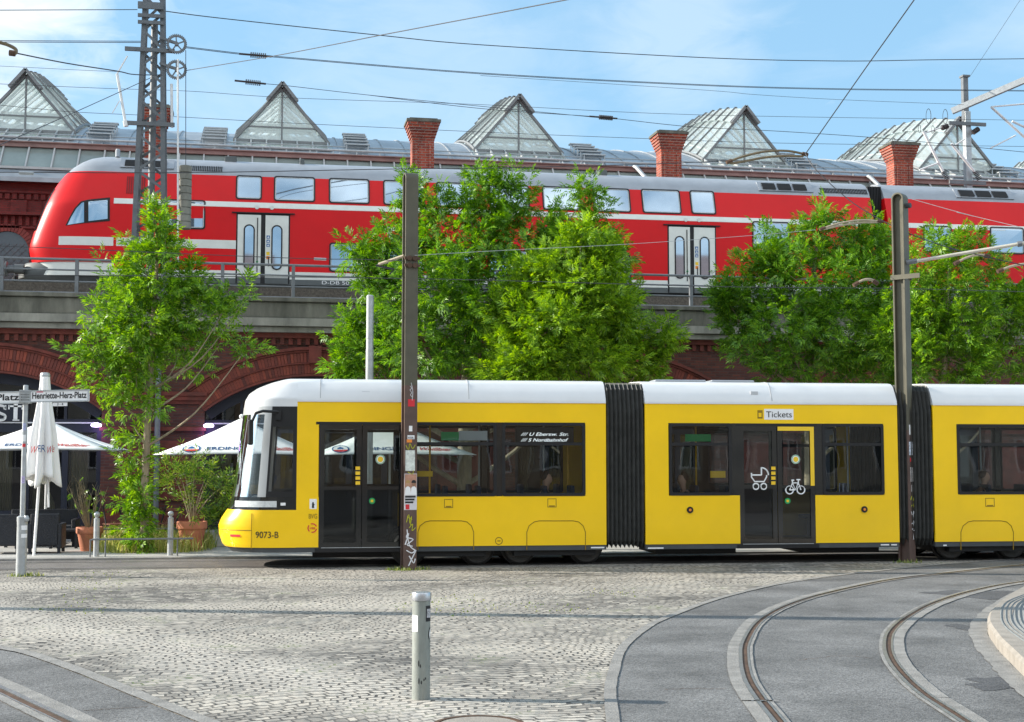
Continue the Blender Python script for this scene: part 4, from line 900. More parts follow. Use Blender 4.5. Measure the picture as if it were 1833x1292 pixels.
# tickets sign, stickers
a,z0=TSZ(1368,751); b,z1=TSZ(1420,732); q=MB(); panel(q,a,b,z0,z1,-.004,.004); tk=q.build('ticket_sign',m_print_w,tram); text('Tickets',.16,m_print_b,tk,TP(a+.035,-.006,z0+.045),TX,(0,0,1),width=b-a-.07)
a,z0=TSZ(1356,749); b,z1=TSZ(1365,734); q=MB(); q.ring(rectf(a,z0,b,z1,-.003),rectf(a+.02,z0+.03,b-.02,z1-.05,-.003),TN*.003); q.build('ticket_pictogram',m_seam,tram)
def door_marks(px0,pxm,par_y=833):
    for k in range(4):
        s,z=TSZ(pxm-7,838+k*8.8); q=MB(); panel(q,s-.035,s+.045,z-.03,z+.03,.0,.008); q.build('door_sticker',m_print_o if 0 else m_print_y,tram)
    s,z=TSZ(pxm+19,896.5); c=TP(s,.012,z); q=MB(); q.extr(circ(c,.055,18,TX,(0,0,1)),-TN*.012); bt=q.build('door_button',m_print_g,tram); q=MB(); panel(q,s-.022,s+.022,z-.022,z+.022,-.004,.005); q.build('button_face',m_print_y,bt)
    s,z=TSZ(pxm+34,822); c=TP(s,.024,z); q=MB(); q.extr(circ(c,.085,20,TX,(0,0,1)),-TN*.004); st_=q.build('round_sticker',m_print_w,tram); q=MB(); q.ring(circ(c-TN*.005,.08,20,TX,(0,0,1)),circ(c-TN*.005,.068,20,TX,(0,0,1)),TN*.002); q.build('sticker_ring',m_print_g,st_); q=MB(); q.extr(circ(c-TN*.005,.05,16,TX,(0,0,1)),-TN*.002); q.build('sticker_centre',m_print_y,st_)
door_marks(571,647); door_marks(1324,1391)
def strokes(segs,px,py,sc,n,name,r=.018):
    q=MB(); s0,z0=TSZ(px,py)
    for sg in segs: q.tube([TP(s0+u*sc,n,z0+v*sc) for u,v in sg],r,5)
    q.build(name,m_print_w,tram)
cir=lambda cx,cy,r,a0=0,a1=360,k=16:[(cx+r*math.cos(R(a0+(a1-a0)*i/k)),cy+r*math.sin(R(a0+(a1-a0)*i/k))) for i in range(k+1)]
strokes([[(-.14,.10),(-.14,.02),(-.08,-.06),(.10,-.06),(.15,.03),(.15,.06)],[(-.14,.06),(.05,.06)]+cir(.05,.06,.12,0,90,6)[::1][0:0],[(.05,.06),(.05,.2)]+cir(.05,.06,.135,90,0,8),cir(-.06,-.15,.055),cir(.09,-.15,.055)],1359,856,1.0,.02,'pram_symbol',.014)
strokes([cir(-.11,-.06,.075),cir(.11,-.06,.075),[(-.11,-.06),(-.05,.07),(.06,.07),(.11,-.06)],[(-.05,.07),(.0,-.06),(.06,.07)],[(-.11,-.06),(.0,-.06)],[(-.07,.12),(-.02,.12)],[(-.05,.07),(-.055,.12)],[(.03,.13),(.1,.13)],[(.06,.07),(.065,.13)]],1424,871,1.0,.02,'bicycle_symbol',.013)
# destination display and green notices inside the windows
a,z0=TSZ(931,790); b,z1=TSZ(1020,767); q=MB(); panel(q,a-.08,b+.08,z0-.03,z1+.03,.05,.03); dp=q.build('destination_display',m_black,tram)
text('/// U Ebersw. Str.',.085,m_ledtxt,dp,TP(a+.02,.048,z0+.105),TX,(0,0,1),width=b-a-.04,shear=.35); text('/// S Nordbahnhof',.085,m_ledtxt,dp,TP(a+.02,.048,z0+.0),TX,(0,0,1),width=b-a-.04,shear=.35)
for x0,x1,y0,y1,mt in ((790,822,773,788,m_print_g),(822,873,771,788,M('notice_grey',(.5,.52,.54),.5)),(1228,1274,777,790,m_print_g)):
    a,z0=TSZ(x0,y1); b,z1=TSZ(x1,y0); q=MB(); panel(q,a,b,z0,z1,.06,.006); q.build('window_notice',mt,tram)
for x0,x1,y0,y1 in ((747,775,843,853),(1273,1300,843,855)):
    a,z0=TSZ(x0,y1); b,z1=TSZ(x1,y0); q=MB(); panel(q,a,b,z0,z1,.05,.004); q.build('window_sticker',m_print_y,tram)
for px in (775,866,985,1030,1180,1266,1420,1545,1790):
    s=S(px); q=MB(); q.tube([TP(s,.75,.36),TP(s,.75,ZWT+.05)],.018,8); q.build('grab_pole',m_pole if px in(775,1030,1266) else m_galv,tram)
# ---- cab
SC_=secA[0]
CT=sorted([TSZn(px,py,1.0)[::-1] for px,py in ((440,991),(412,984),(398,972),(392,955),(391,938),(396,926),(405,913),(410,906),(414,888),(419,868),(424,826),(428,795),(433,760),(437,730),(439,718),(446,706),(461,696),(482,688),(508,681),(526,677.5))])
def ctip(z):
    if z<=CT[0][0]: return CT[0][1]
    for a,b in zip(CT,CT[1:]):
        if z<=b[0]: return a[1]+(b[1]-a[1])*(z-a[0])/(b[0]-a[0])
    return CT[-1][1]
CE=2.9
ro=roofout()[:7]
def chw(z):
    if z<=ZBR: return 1.2
    for (n0,z0),(n1,z1) in zip(ro,ro[1:]):
        if z<=z1: return 1.2-(n0+(n1-n0)*(z-z0)/max(z1-z0,1e-6))
    return .02
def cp_(phi,z,pr=0):
    c,s=math.cos(phi),math.sin(phi); t=ctip(z)
    return TP(SC_-(SC_-t+pr)*abs(c)**(2/CE), 1.2+(chw(z)+pr)*math.copysign(abs(s)**(2/CE),s), z)
def cphi(s,z):
    v=min(1,max(0,(SC_-s)/(SC_-ctip(z)))); return math.acos(v**(CE/2))     # magnitude
def cpatch(mb,f0,f1,z0,z1,nf=24,nz=10,pr=0):
    rows=[]
    for j in range(nz+1):
        z=z0+(z1-z0)*j/nz; a=f0(z) if callable(f0) else f0; b=f1(z) if callable(f1) else f1
        rows.append([cp_(a+(b-a)*i/nf,z,pr) for i in range(nf+1)])
    return mb.grid(rows)
def cbuild(name,mat,f0,f1,z0,z1,nf=24,nz=10,pr=0,par=None): q=MB(); cpatch(q,f0,f1,z0,z1,nf,nz,pr); return q.build(name,mat,par or tram,smooth=60,fix=False)
czz=lambda py: TSZn(440,py,.3)[1]
zb_,zbl0,zgl0,zgl1,zr0=czz(979),czz(912),czz(889),czz(758),czz(728)
cbuild('cab_bumper',m_yel,-H,H,zb_,zbl0,48,16); cbuild('cab_underskirt',m_skirt,-H,H,ZB0,zb_,48,4,-.02); cbuild('cab_black_band',m_gloss,-H,H,zbl0,zgl0,48,4,-.01)
cbuild('cab_roof',m_white,-H,H,zr0,ZTOP+.025,48,22)
sA,sB=S(474),S(459)
m_pillar=M('silver_pillar',(.45,.46,.46),.35,metal=.3,var=.05)
for sg in (-1,1):
    cbuild('cab_pillar',m_pillar,lambda z:sg*cphi(S(476)+(z-zgl0)*.06,z),lambda z:sg*cphi(S(461)+(z-zgl0)*.075,z),zgl0,zr0,8,8,.004)
    sf=cbuild('cab_side_window',m_tramglass if 0 else m_black,lambda z:sg*H,lambda z:sg*cphi(S(524),z),zgl0,zr0,4,4)
    for nm,(a,b),(za,zb) in (('cab_side_glass',(524,480),(zgl0+.10,zgl1-.06)),): cbuild(nm,m_shopglass,lambda z:sg*cphi(S(a),z),lambda z:sg*cphi(S(b)+(z-zgl0)*.06,z),za,zb,8,6)
    cbuild('window_surround',m_black,lambda z:sg*cphi(S(524),z),lambda z:sg*cphi(S(476)+(z-zgl0)*.06,z),zgl1-.06,zr0,8,4); cbuild('window_surround',m_black,lambda z:sg*cphi(S(524),z),lambda z:sg*cphi(S(476)+(z-zgl0)*.06,z),zgl0,zgl0+.10,8,2)
    cbuild('window_surround',m_black,lambda z:sg*cphi(S(480)+(z-zgl0)*.06,z),lambda z:sg*cphi(S(476)+(z-zgl0)*.06,z),zgl0+.1,zgl1-.06,3,6)
cbuild('windscreen',m_shopglass,lambda z:-cphi(S(461)+(z-zgl0)*.075,z),lambda z:cphi(S(461)+(z-zgl0)*.075,z),zgl0,czz(742),30,10)
cbuild('windscreen_header',m_pillar,lambda z:-cphi(S(461)+(z-zgl0)*.075,z),lambda z:cphi(S(461)+(z-zgl0)*.075,z),czz(742),zr0,30,3,.003)
m_lens=M('headlamp_lens',(.6,.62,.62),.1,coat=1,var=.2,vs=14)
for sg in (-1,1):
    hl=cbuild('headlight',m_lens,lambda z:sg*cphi(S(496),z),lambda z:sg*cphi(S(419),z),czz(907),czz(896),16,2,.008)
    cbuild('indicator',m_print_w,lambda z:sg*cphi(S(512),z),lambda z:sg*cphi(S(503),z),czz(904),czz(899),4,2,.008)
    cbuild('side_reflector',m_print_r,lambda z:sg*cphi(S(431),z),lambda z:sg*cphi(S(412),z),czz(960),czz(956),6,2,.006)
cbuild('bumper_seam',m_seam,lambda z:-cphi(S(452),z),lambda z:cphi(S(452),z),czz(949),czz(947.5),20,1,.003)
q=MB(); q.tube([cp_(-cphi(S(451),z),z,.001) for z in [czz(918)+(czz(982)-czz(918))*i/12 for i in range(13)]],.006,4); q.build('bumper_seam',m_seam,tram)
# cab interior: dashboard, driver seat, rear wall
q=MB(); q.hexa([TP(s,n,z) for z in (.4,1.22) for s,n in ((S(440),.5),(S(485),.25),(S(485),2.15),(S(440),1.9))]); q.build('dashboard',m_skirt,tram,bevel=.05)
q=MB(); 
def sbx(a0,a1,n0,n1,z0,z1): q.hexa([TP(a,n_,z) for z in (z0,z1) for a,n_ in ((a0,n0),(a1,n0),(a1,n1),(a0,n1))])
sbx(S(500),S(540),.95,1.45,.75,.88); sbx(S(532),S(543),.95,1.45,.85,1.55); sbx(S(512),S(528),1.1,1.3,.36,.75); q.build('driver_seat',m_seat,tram,bevel=.03)
q=MB(); panel(q,SC_,SC_+.02,.36,ZWT,1.5,.85); q.build('cab_partition',m_int,tram)
q=MB(); q.hexa([TP(s,n,z) for z in (.27,.36) for s,n in ((S(425),.7),(SC_,.06),(SC_,2.34),(S(425),1.7))]); q.build('cab_floor',m_floor,tram)
# mirror
z1=czz(738); q=MB(); q.tube([TP(S(497),-.02,z1),TP(S(470),-.16,z1+.01),TP(S(458),-.24,z1-.03),TP(S(452),-.26,z1-.16)],.026,8); ma=q.build('mirror_arm',m_black,tram,smooth=50)
q=MB(); z0=czz(797); q.hexa([TP(s,n,z) for z in (z0,z1-.14) for s,n in ((S(444)+.0,-.34),(S(451),-.36),(S(451)+.03,-.16),(S(444),-.16))]); q.build('mirror_housing',m_black,ma,bevel=.03)
q=MB(); panel(q,S(492),S(502),czz(752),czz(734),-.03,.05); q.build('mirror_bracket',m_black,ma)
# numbers and emblems on the nose
def ctext(body,px0,py0,px1,size,mat,name):
    s0=S(px0,py0); z0=tz(py0,px0); s1=S(px1,py0)
    o=text(body,size,mat,None,(0,0,0),(1,0,0),(0,0,1),width=s1-s0,name=name,origin=(0,0,0))
    for v in o.data.vertices:
        s=s0+v.co.x; z=z0+v.co.z; 
        pt=cp_(-cphi(s,z),z,.006-v.co.y) if s<SC_ else TP(s,-.006+v.co.y,z)
        v.co=pt-OFF[tram.name]
    o.location=(0,0,0); o.parent=tram; OFF[o.name]=OFF[tram.name]; o.data.update(); return o
ctext('9073-B',457,963,498,.16,m_print_b,'fleet_number'); ctext('BVG',552,928,567,.12,M('print_dark_yellow',(.30,.20,.01),.6,var=0),'operator_lettering')
a,z0=TSZ(554,911); b,z1=TSZ(567,893); q=MB(); panel(q,a,b,z0,z1,-.004,.004); em=q.build('bear_emblem',m_print_w,tram)
q=MB(); cx=(a+b)/2; cz=(z0+z1)/2-.02; q.extr([TP(cx+u,-.006,cz+v) for u,v in ((-.02,-.05),(.02,-.05),(.015,-.01),(.03,.02),(.012,.02),(.012,.05),(-.012,.055),(-.02,.02))],TN*.002); q.build('bear_figure',m_print_b,em)
s,z=TSZ(559,945); c=TP(s,-.004,z); q=MB()
for a0 in (20,140,260):
    o=[c+TX*r*math.cos(R(a0+90*k/8))+Vector((0,0,r*math.sin(R(a0+90*k/8)))) for r in (.085,.065) for k in (range(9) if r>.07 else range(8,-1,-1))]; q.extr(o,TN*.003)
vb=q.build('transit_emblem',m_print_r,tram); text('VBB',.05,m_print_r,vb,TP(s-.05,-.006,z-.02),TX,(0,0,1),width=.1)
# bogies, wheels
m_wh=M('wheel_steel',(.05,.048,.045),.5,metal=.4)
for px in (797,995,1768):
    s=S(px); q=MB(); q.hexa([TP(s+a,n,z) for z in (.16,.30) for a,n in ((-.75,.12),(.75,.12),(.75,2.28),(-.75,2.28))]); bg=q.build('bogie',m_black,tram)
    for dx in ((0,) if 0 else (-.62,.62)):
        for n in (.40,1.88):
            w=MB(); c=TP(s+dx,n,.30); prof=[(.12,-.08),(.12,-.10),(.27,-.10),(.30,-.07),(.30,.06),(.335,.065),(.335,.10)]
            vs=[];fs=[];N=24
            for r,h in prof:
                for k in range(N): vs.append(c+TX*r*math.cos(2*math.pi*k/N)+Vector((0,0,r*math.sin(2*math.pi*k/N)))+TN*h)
            for i in range(len(prof)-1):
                for k in range(N): k2=(k+1)%N; fs.append((i*N+k,i*N+k2,(i+1)*N+k2,(i+1)*N+k))
            fs.append(tuple(range(N))); w.add(vs,fs); w.build('wheel',m_wh,bg,smooth=40)
for a,b in ((S(560),S(745)),(S(770),S(1060)),(S(1185),S(1330)),(S(1450),S(1590)),(S(1690),S(1850))):
    q=MB(); q.hexa([TP(s,n,z) for z in (.14,.27) for s,n in ((a,.5),(b,.5),(b,1.9),(a,1.9))]); q.build('underfloor_box',m_black,tram)
a,z0=TSZ(1250-180,985.0); 
for x0,x1,yy in ((1058,1082,980),(1160,1188,981),(1577,1592,975),(1596,1606,975),(1689,1695,976)):
    a,z0=TSZ(x0,yy+1.2); b,z1=TSZ(x1,yy-1.2); q=MB(); panel(q,a,b,(z0+z1)/2-.012,(z0+z1)/2+.012,.008,.006); q.build('skirt_marking',m_print_w,tram)
# ================================================================== TRAM POLES
m_pole_up=M('olive_mast_paint',(.098,.092,.066),.5,var=.14,vs=3,metal=.15); m_pole_lo=M('brown_mast_paint',(.105,.066,.054),.55,var=.18,vs=5,stain=.25,stcol=(.07,.05,.045))
def tram_pole(base,rot,label,zsplit,H_=7.0):
    po=thing('tram_pole',label,'pole',base,'tram catenary poles')
    wu,wp,t=.245,.232,.034
    A=Vector((math.cos(rot),math.sin(rot),0)); B=Vector((-A.y,A.x,0))   # A across the U, B along the plate width
    b=Vector(base)
    def arch(h,r,z0): return [(-r,z0),(-r,h-r)]+[(r*math.cos(R(180-15*k)),h-r+r*math.sin(R(180-15*k))) for k in range(1,12)]+[(r,h-r),(r,z0)]
    o=arch(H_,wu/2,zsplit); i=[(u*(wu/2-t)/(wu/2),z if z<=zsplit+.01 else (z if abs(u)>=wu/2-1e-6 else H_-wu/2+(z-H_+wu/2)*(wu/2-t)/(wu/2))) for u,z in o]
    W=lambda u,v,z: b+A*u+B*v+Vector((0,0,z))
    q=MB()
    ov=[W(u,-wp/2,z) for u,z in o]; iv=[W(u,-wp/2,z) for u,z in i]; n=len(o)
    vs=ov+iv+[p+B*wp for p in ov]+[p+B*wp for p in iv]; fs=[]
    for k in range(n-1):
        j=k+1; fs+=[(k,j,n+j,n+k),(2*n+k,3*n+k,3*n+j,2*n+j),(k,2*n+k,2*n+j,j),(n+k,n+j,3*n+j,3*n+k)]
    q.add(vs,fs)
    wv=[W(u,-wp/2+.075,z) for u,z in i]; q.loft(wv,[p+B*(wp-.15) for p in wv]); up=q.build('mast_upper',m_pole_up,po,bevel=.006)
    q=MB()
    for s in (-1,1): q.hexa([W(u,v,z) for z in (-.1,zsplit) for u,v in ((s*wu/2,-wp/2),(s*(wu/2-t),-wp/2),(s*(wu/2-t),wp/2),(s*wu/2,wp/2))])
    q.hexa([W(u,v,z) for z in (-.1,zsplit) for u,v in ((-wu/2+t,-wp/2+.075),(wu/2-t,-wp/2+.075),(wu/2-t,wp/2-.075),(-wu/2+t,wp/2-.075))]); q.build('mast_lower',m_pole_lo,po,bevel=.006)
    return po,W,wu,wp
bL=G(731,1017); bL.z=0
# left pole: plate turned to the camera
cr=-YAW
rotL=R(-82)      # direction A (across the U) points to the camera, turned so the open side shows on the left
poL,WL,wu,wp=tram_pole(tuple(bL),rotL,'dark steel tram pole before the front half of the tram, posters and graffiti low down',3.2)
def stick(po,fn,u0,z0,u1,z1,mat,name,pr=.004): 
    q=MB(); q.hexa([fn(u,v,z) for z in (z0,z1) for u,v in ((u0,0),(u1,0),(u1,pr),(u0,pr))]); return q.build(name,mat,po)
# on the left pole the front plate is the +A side: coordinates across the plate = v
fL=lambda u,v,z: WL(wu/2+.001+v,u,z)
zL=lambda py:(1018-py)/103.0
stick(poL,fL,-.10,zL(800-50),-.01,zL(765-3),m_print_w,'sticker') if 0 else None
for (y0,y1,u0,u1,mt) in ((727,714,-.055,.065,m_print_r),(772,762,-.035,.025,m_print_w),(786,779,-.06,.065,m_print_w),(792,786.5,-.075,.02,m_print_o),(843,806,-.095,.075,M('torn_poster',(.62,.65,.60),.8,var=.25,vs=20))):
    stick(poL,fL,u0,zL(y0),u1,zL(y1),mt,'sticker')
text('RODEL',.05,m_print_b,poL,fL(-.05,.006,zL(785)),fL(1,0,0)-fL(0,0,0),(0,0,1),width=.10)
stick(poL,fL,-.112,zL(913),.112,zL(848),M('poster_paper',(.62,.60,.62),.6,var=.1,vs=9),'poster')
ps=stick(poL,lambda u,v,z:fL(u,v+.005,z),-.105,zL(886),.105,zL(849),M('poster_photo_ground',(.42,.22,.15),.6,var=.25,vs=12),'poster_picture',.002)
for u,c in ((-.05,(.45,.26,.16)),(.055,(.30,.16,.10))):
    q=MB(); cz=zL(866); q.extr([fL(u+.034*math.cos(2*math.pi*k/14),.008,cz+.05*math.sin(2*math.pi*k/14)) for k in range(14)],fL(0,.002,0)-fL(0,0,0)); q.build('printed_face',M('printed_face',c,.6,var=.2,vs=40),ps)
    q=MB(); q.extr([fL(u+a,.0075,zL(886)+b) for a,b in ((-.055,0),(.055,0),(.045,.12),(.012,.15),(-.012,.15),(-.045,.12))],fL(0,.002,0)-fL(0,0,0)); q.build('printed_coat',m_print_w,ps)
    q=MB(); q.extr([fL(u+.042*math.cos(R(a)),.0085,cz+.02+.045*math.sin(R(a))) for a in range(-10,191,20)],fL(0,.002,0)-fL(0,0,0)); q.build('printed_hair',m_print_b if u>0 else M('printed_fair_hair',(.4,.25,.10),.6),ps)
for k,y in enumerate((889,894,899)): stick(poL,lambda u,v,z:fL(u,v+.005,z),-.10,zL(y+2),.09-.02*k,zL(y-1.3),m_print_b,'poster_text_line',.002)
stick(poL,lambda u,v,z:fL(u,v+.005,z),-.09,zL(912),-.02,zL(903),m_print_r,'poster_mark',.002)
def graf(po,fn,segs,mat,r=.012,name='graffiti'):
    q=MB()
    for s in segs: q.tube(cat([fn(u,.002,z) for u,z in s],4) if len(s)>2 else [fn(u,.002,z) for u,z in s],r,5)
    return q.build(name,mat,po)
m_wp=M('white_spray',(.66,.66,.68),.7,var=.15,vs=20); m_yp=M('olive_spray',(.42,.42,.03),.7,var=.2,vs=20)
gz=lambda y:zL(y)
graf(poL,fL,[[(-.09,gz(975)),(-.03,gz(955)),(-.07,gz(962)),(.05,gz(966)),(-.06,gz(975)),(.04,gz(978))],[(-.06,gz(948)),(-.02,gz(975)),(.08,gz(985))],[(-.07,gz(985)),(.03,gz(990)),(.10,gz(985)),(.03,gz(1000)),(-.03,gz(1013))],[(-.02,gz(995)),(.06,gz(1008)),(.09,gz(1000))]],m_wp,.011)
graf(poL,fL,[[(-.07,gz(935)),(-.03,gz(921)),(-.01,gz(937)),(.02,gz(924)),(.0,gz(940))],[(-.02,gz(945)),(.04,gz(938)),(.03,gz(950)),(.09,gz(945))],[(-.06,gz(925)),(.03,gz(930))]],m_yp,.008)
graf(poL,fL,[[(-.02,gz(690)),(.01,gz(694)),(-.02,gz(697)),(.01,gz(702)),(-.01,gz(706)),(.02,gz(710))],[(.0,gz(684)),(.03,gz(700)),(.02,gz(716))]],m_wp,.005)
graf(poL,fL,[[(-.09,gz(797)),(-.04,gz(805)),(-.02,gz(794)),(.03,gz(803)),(.08,gz(796))],[(-.05,gz(845)),(.03,gz(849)),(.05,gz(842))]],m_yp,.007)
# clamps and the bracket that reach over the track
for y in (457,470):
    q=MB(); c=WL(wu/2,0,zL(y)); a=WL(1,0,0)-WL(0,0,0); bb=WL(0,1,0)-WL(0,0,0)
    for s in (-1,1): q.tube([c+bb*.05*s,c+bb*.05*s+a*.05],.045,10)
    q.bar(c-bb*.14+a*.02,c+bb*.14+a*.02,.03,.05); q.build('clamp',m_rust,poL)
q=MB(); p0=WL(0,-wp/2,zL(451)); p1=P(678,473,bL.y+.2); q.tube([p0,p1],.028,8); bk=q.build('bracket_tube',M('bracket_beige',(.45,.38,.27),.5),poL,smooth=40)
q=MB(); q.tube([p1,p1+Vector((-.05,0,-.02)),P(706,482,bL.y+.2),P(698,490,bL.y+.2)],.018,6); q.build('hook',m_wire,bk)
bR=G(1624,1003); bR.z=0
# right pole: open side towards the camera, right plate visible
rotR=R(-51)
poR,WR,_,_=tram_pole(tuple(bR),rotR,'dark steel tram pole before the rear tram bellows, with pale bracket tube',2.45)
zR=lambda py:(1004-py)/96.0
fR=lambda u,v,z: WR(u,-wp/2+.075-.001-v,z)          # recessed web facing the camera
fR2=lambda u,v,z: WR(wu/2+.001+v,u,z)              # right-hand plate
q=MB(); q.extr([fR(.02+.045*math.cos(2*math.pi*k/18),.002,zR(785.5)+.045*math.sin(2*math.pi*k/18)) for k in range(18)],fR(0,.003,0)-fR(0,0,0)); sk=q.build('round_sticker',m_print_w,poR)
q=MB(); q.extr([fR(.02+.035*math.cos(2*math.pi*k/18),.006,zR(785.5)+.035*math.sin(2*math.pi*k/18)) for k in range(18)],fR(0,.002,0)-fR(0,0,0)); q.build('red_disc',m_print_r,sk)
stick(poR,fR,-.02,zR(806),.06,zR(793),M('teal_sticker',(.25,.42,.42),.6,var=.3,vs=40),'sticker')
for y0,y1,u0,u1,mt in ((777,759,-.07,.0,m_print_w),(814,790,-.09,.07,M('mixed_sticker',(.55,.6,.68),.6,var=.5,vs=25)),(826,819,-.06,.02,m_print_r),(862,836,-.05,.08,M('pale_torn_paper',(.55,.53,.52),.8,var=.4,vs=22)),(880,868,-.03,.03,m_print_w)): stick(poR,fR2,u0,zR(y0),u1,zR(y1),mt,'sticker')
graf(poR,fR,[[(.02,zR(845)),(.0,zR(852)),(.03,zR(858)),(.05,zR(843))],[(.06,zR(866)),(.0,zR(872)),(.0,zR(884)),(.05,zR(888))],[(.0,zR(835)),(.005,zR(836))]],m_wp,.013)
graf(poR,fR2,[[(-.06,zR(916)),(-.01,zR(922)),(.05,zR(915)),(.0,zR(930)),(.07,zR(934))],[(-.05,zR(938)),(.04,zR(935)),(-.02,zR(948)),(.06,zR(950))],[(.0,zR(955)),(.02,zR(966))]],m_wp,.010)
graf(poR,fR2,[[(-.07,zR(895)),(-.02,zR(888)),(.02,zR(897)),(.07,zR(889))],[(-.05,zR(906)),(.03,zR(902)),(.06,zR(909))]],m_yp,.009)
graf(poR,fR,[[(.0,zR(945)),(.03,zR(952)),(.0,zR(958)),(.04,zR(963))]],m_galv,.006)
m_bb=M('beige_bracket_tube',(.50,.47,.40),.45,metal=.2)
q=MB(); pa=WR(wu/2,0,zR(462)); pb=P(1900,424,bR.y-1.2); q.tube([pa,pb],.035,10); bt=q.build('bracket_tube',m_bb,poR,smooth=40)
q=MB(); q.tube([pa-Vector((.02,0,0)),pa+(pb-pa).normalized()*.18],.05,8); q.build('bracket_socket',m_steel,bt)
q=MB(); d=(pb-pa).normalized(); q.tube([pa+d*2.02,pa+d*2.1],.055,8); q.build('clamp',m_steel,bt)
q=MB(); c=WR(0,0,zR(489)); X1=WR(1,0,0)-WR(0,0,0); q.bar(c-X1*.16-(WR(0,1,0)-WR(0,0,0))*.12,c+X1*.42-(WR(0,1,0)-WR(0,0,0))*.12,.02,.09); q.bar(c-X1*.16+(WR(0,1,0)-WR(0,0,0))*.12,c+X1*.16+(WR(0,1,0)-WR(0,0,0))*.12,.02,.09); q.build('collar',m_pole_up,poR)
q=MB(); c=WR(wu/2,0,zR(357)); q.tube([c,c+X1*.1],.05,8); q.build('eye_bolt',m_wire,poR)

# ================================================================== LATTICE MAST
YM=40.0
xm=X(268.5,YM,400); 
lm=thing('lattice_mast','tall grey steel lattice catenary mast rising in front of the red train nose','mast',(xm,YM,6.3))
mw=lambda z:.80-.047*(z-8.7)
zt=18.2
q=MB()
for sx in (-1,1):
    for sy in (-1,1):
        q.bar((xm+sx*mw(6.3)/2,YM+sy*mw(6.3)/2,6.3),(xm+sx*mw(zt)/2,YM+sy*mw(zt)/2,zt),.13,.10)
q.build('leg',m_mast,lm)
q=MB(); z=6.6; i=0
while z<zt-.5:
    z2=z+.52
    for sy in (-1,1):
        s=1 if (i+(sy>0))%2 else -1; q.bar((xm-s*mw(z)/2,YM+sy*(mw(z)/2+.03),z),(xm+s*mw(z2)/2,YM+sy*(mw(z2)/2+.03),z2),.075,.025,up=(0,1,0))
    for sx in (-1,1):
        s=1 if (i+(sx>0))%2 else -1; q.bar((xm+sx*mw(z)/2,YM-s*mw(z)/2,z),(xm+sx*mw(z2)/2,YM+s*mw(z2)/2,z2),.025,.06)
    z=z2; i+=1
q.build('bracing',m_mast,lm)
zm=lambda y:Z(268,y,YM)
q=MB(); q.tube([(xm+.02,YM,7),(xm+.02,YM,zm(40))],.10,12); q.build('cable_tube',m_steel,lm,smooth=40)
for xa,y,xb in ((224,97,313),(223,228,313)): q=MB(); q.box((X(xa,YM-.3,y),YM-.45,zm(y+3)),(X(xb,YM-.3,y),YM-.38,zm(y-4))); q.build('crossarm',m_mast,lm)
for y in (14,20,35,47): q=MB(); q.box((X(247,YM-.3,y),YM-.4,zm(y+3)),(X(293,YM-.3,y),YM-.34,zm(y-3))); q.build('head_plate',m_mast,lm)
for cy in (78,124):
    c=P(316,cy,YM-.5); rr=.27
    wq=MB(); wq.ring(circ(c,rr,32,(1,0,0),(0,0,1)),circ(c,rr-.055,32,(1,0,0),(0,0,1)),(0,.06,0))
    for k in range(32):
        a=2*math.pi*k/32; p=c+Vector((math.cos(a)*(rr+.012),.03,math.sin(a)*(rr+.012))); wq.bar(p-Vector((0,.03,0)),p+Vector((0,.03,0)),.028)
    for k in range(5): a=2*math.pi*k/5+.4; wq.bar(c+Vector((0,.03,0)),c+Vector((math.cos(a)*(rr-.03),.03,math.sin(a)*(rr-.03))),.035)
    wq.lathe((c.x,c.y-.03,c.z),[(.06,0),(.06,.12)],12,'y'); tw=wq.build('tension_wheel',m_steel,lm)
    wq=MB(); wq.bar(c+Vector((0,.0,.02)),P(286,cy-11,YM-.4),.07); wq.build('wheel_arm',m_mast,tw)
m_ins=M('insulator_white',(.66,.66,.66),.35); m_insd=M('insulator_brown',(.05,.04,.04),.3)
q=MB(); q.tube([P(228,100,YM-.4),P(209.5,132,YM-.4)],.025,6); q.tube([P(209.5,132,YM-.4),P(224,216,YM-.4)],.04,8); q.tube([P(224,216,YM-.4),P(226,226,YM-.4)],.07,8); q.tube([P(214,180,YM-.4),P(201,202,YM-.4)],.015,5); q.build('insulator_strut',m_ins,lm,smooth=40); q=MB(); q.tube([P(307,150,YM-.4),P(308,228,YM-.4)],.04,8); q.build('insulator_strut',m_ins,lm,smooth=40)
q=MB(); q.tube([P(318.5,106,YM-.7),P(318.5,470,YM-.7)],.028,8); q.build('guide_rod',m_ins,lm)
q=MB(); q.tube([P(332.5,90,YM-.55),P(332.5,300,YM-.55)],.011,5); q.build('weight_cable',m_wire,lm)
wt=thing('tension_weight','stack of concrete counterweight discs hanging beside the lattice mast','counterweight',P(332,410,YM-.55),None)
q=MB(); 
for k in range(9):
    za=Z(332,297+k*12.6+12.1,YM-.55); zb=Z(332,297+k*12.6,YM-.55); q.lathe((X(331.5,YM-.55,350),YM-.55,za),[(.165,0),(.18,.01),(.18,zb-za-.015),(.165,zb-za)],20)
q.build('weight_disc',m_stone2,wt,smooth=40)
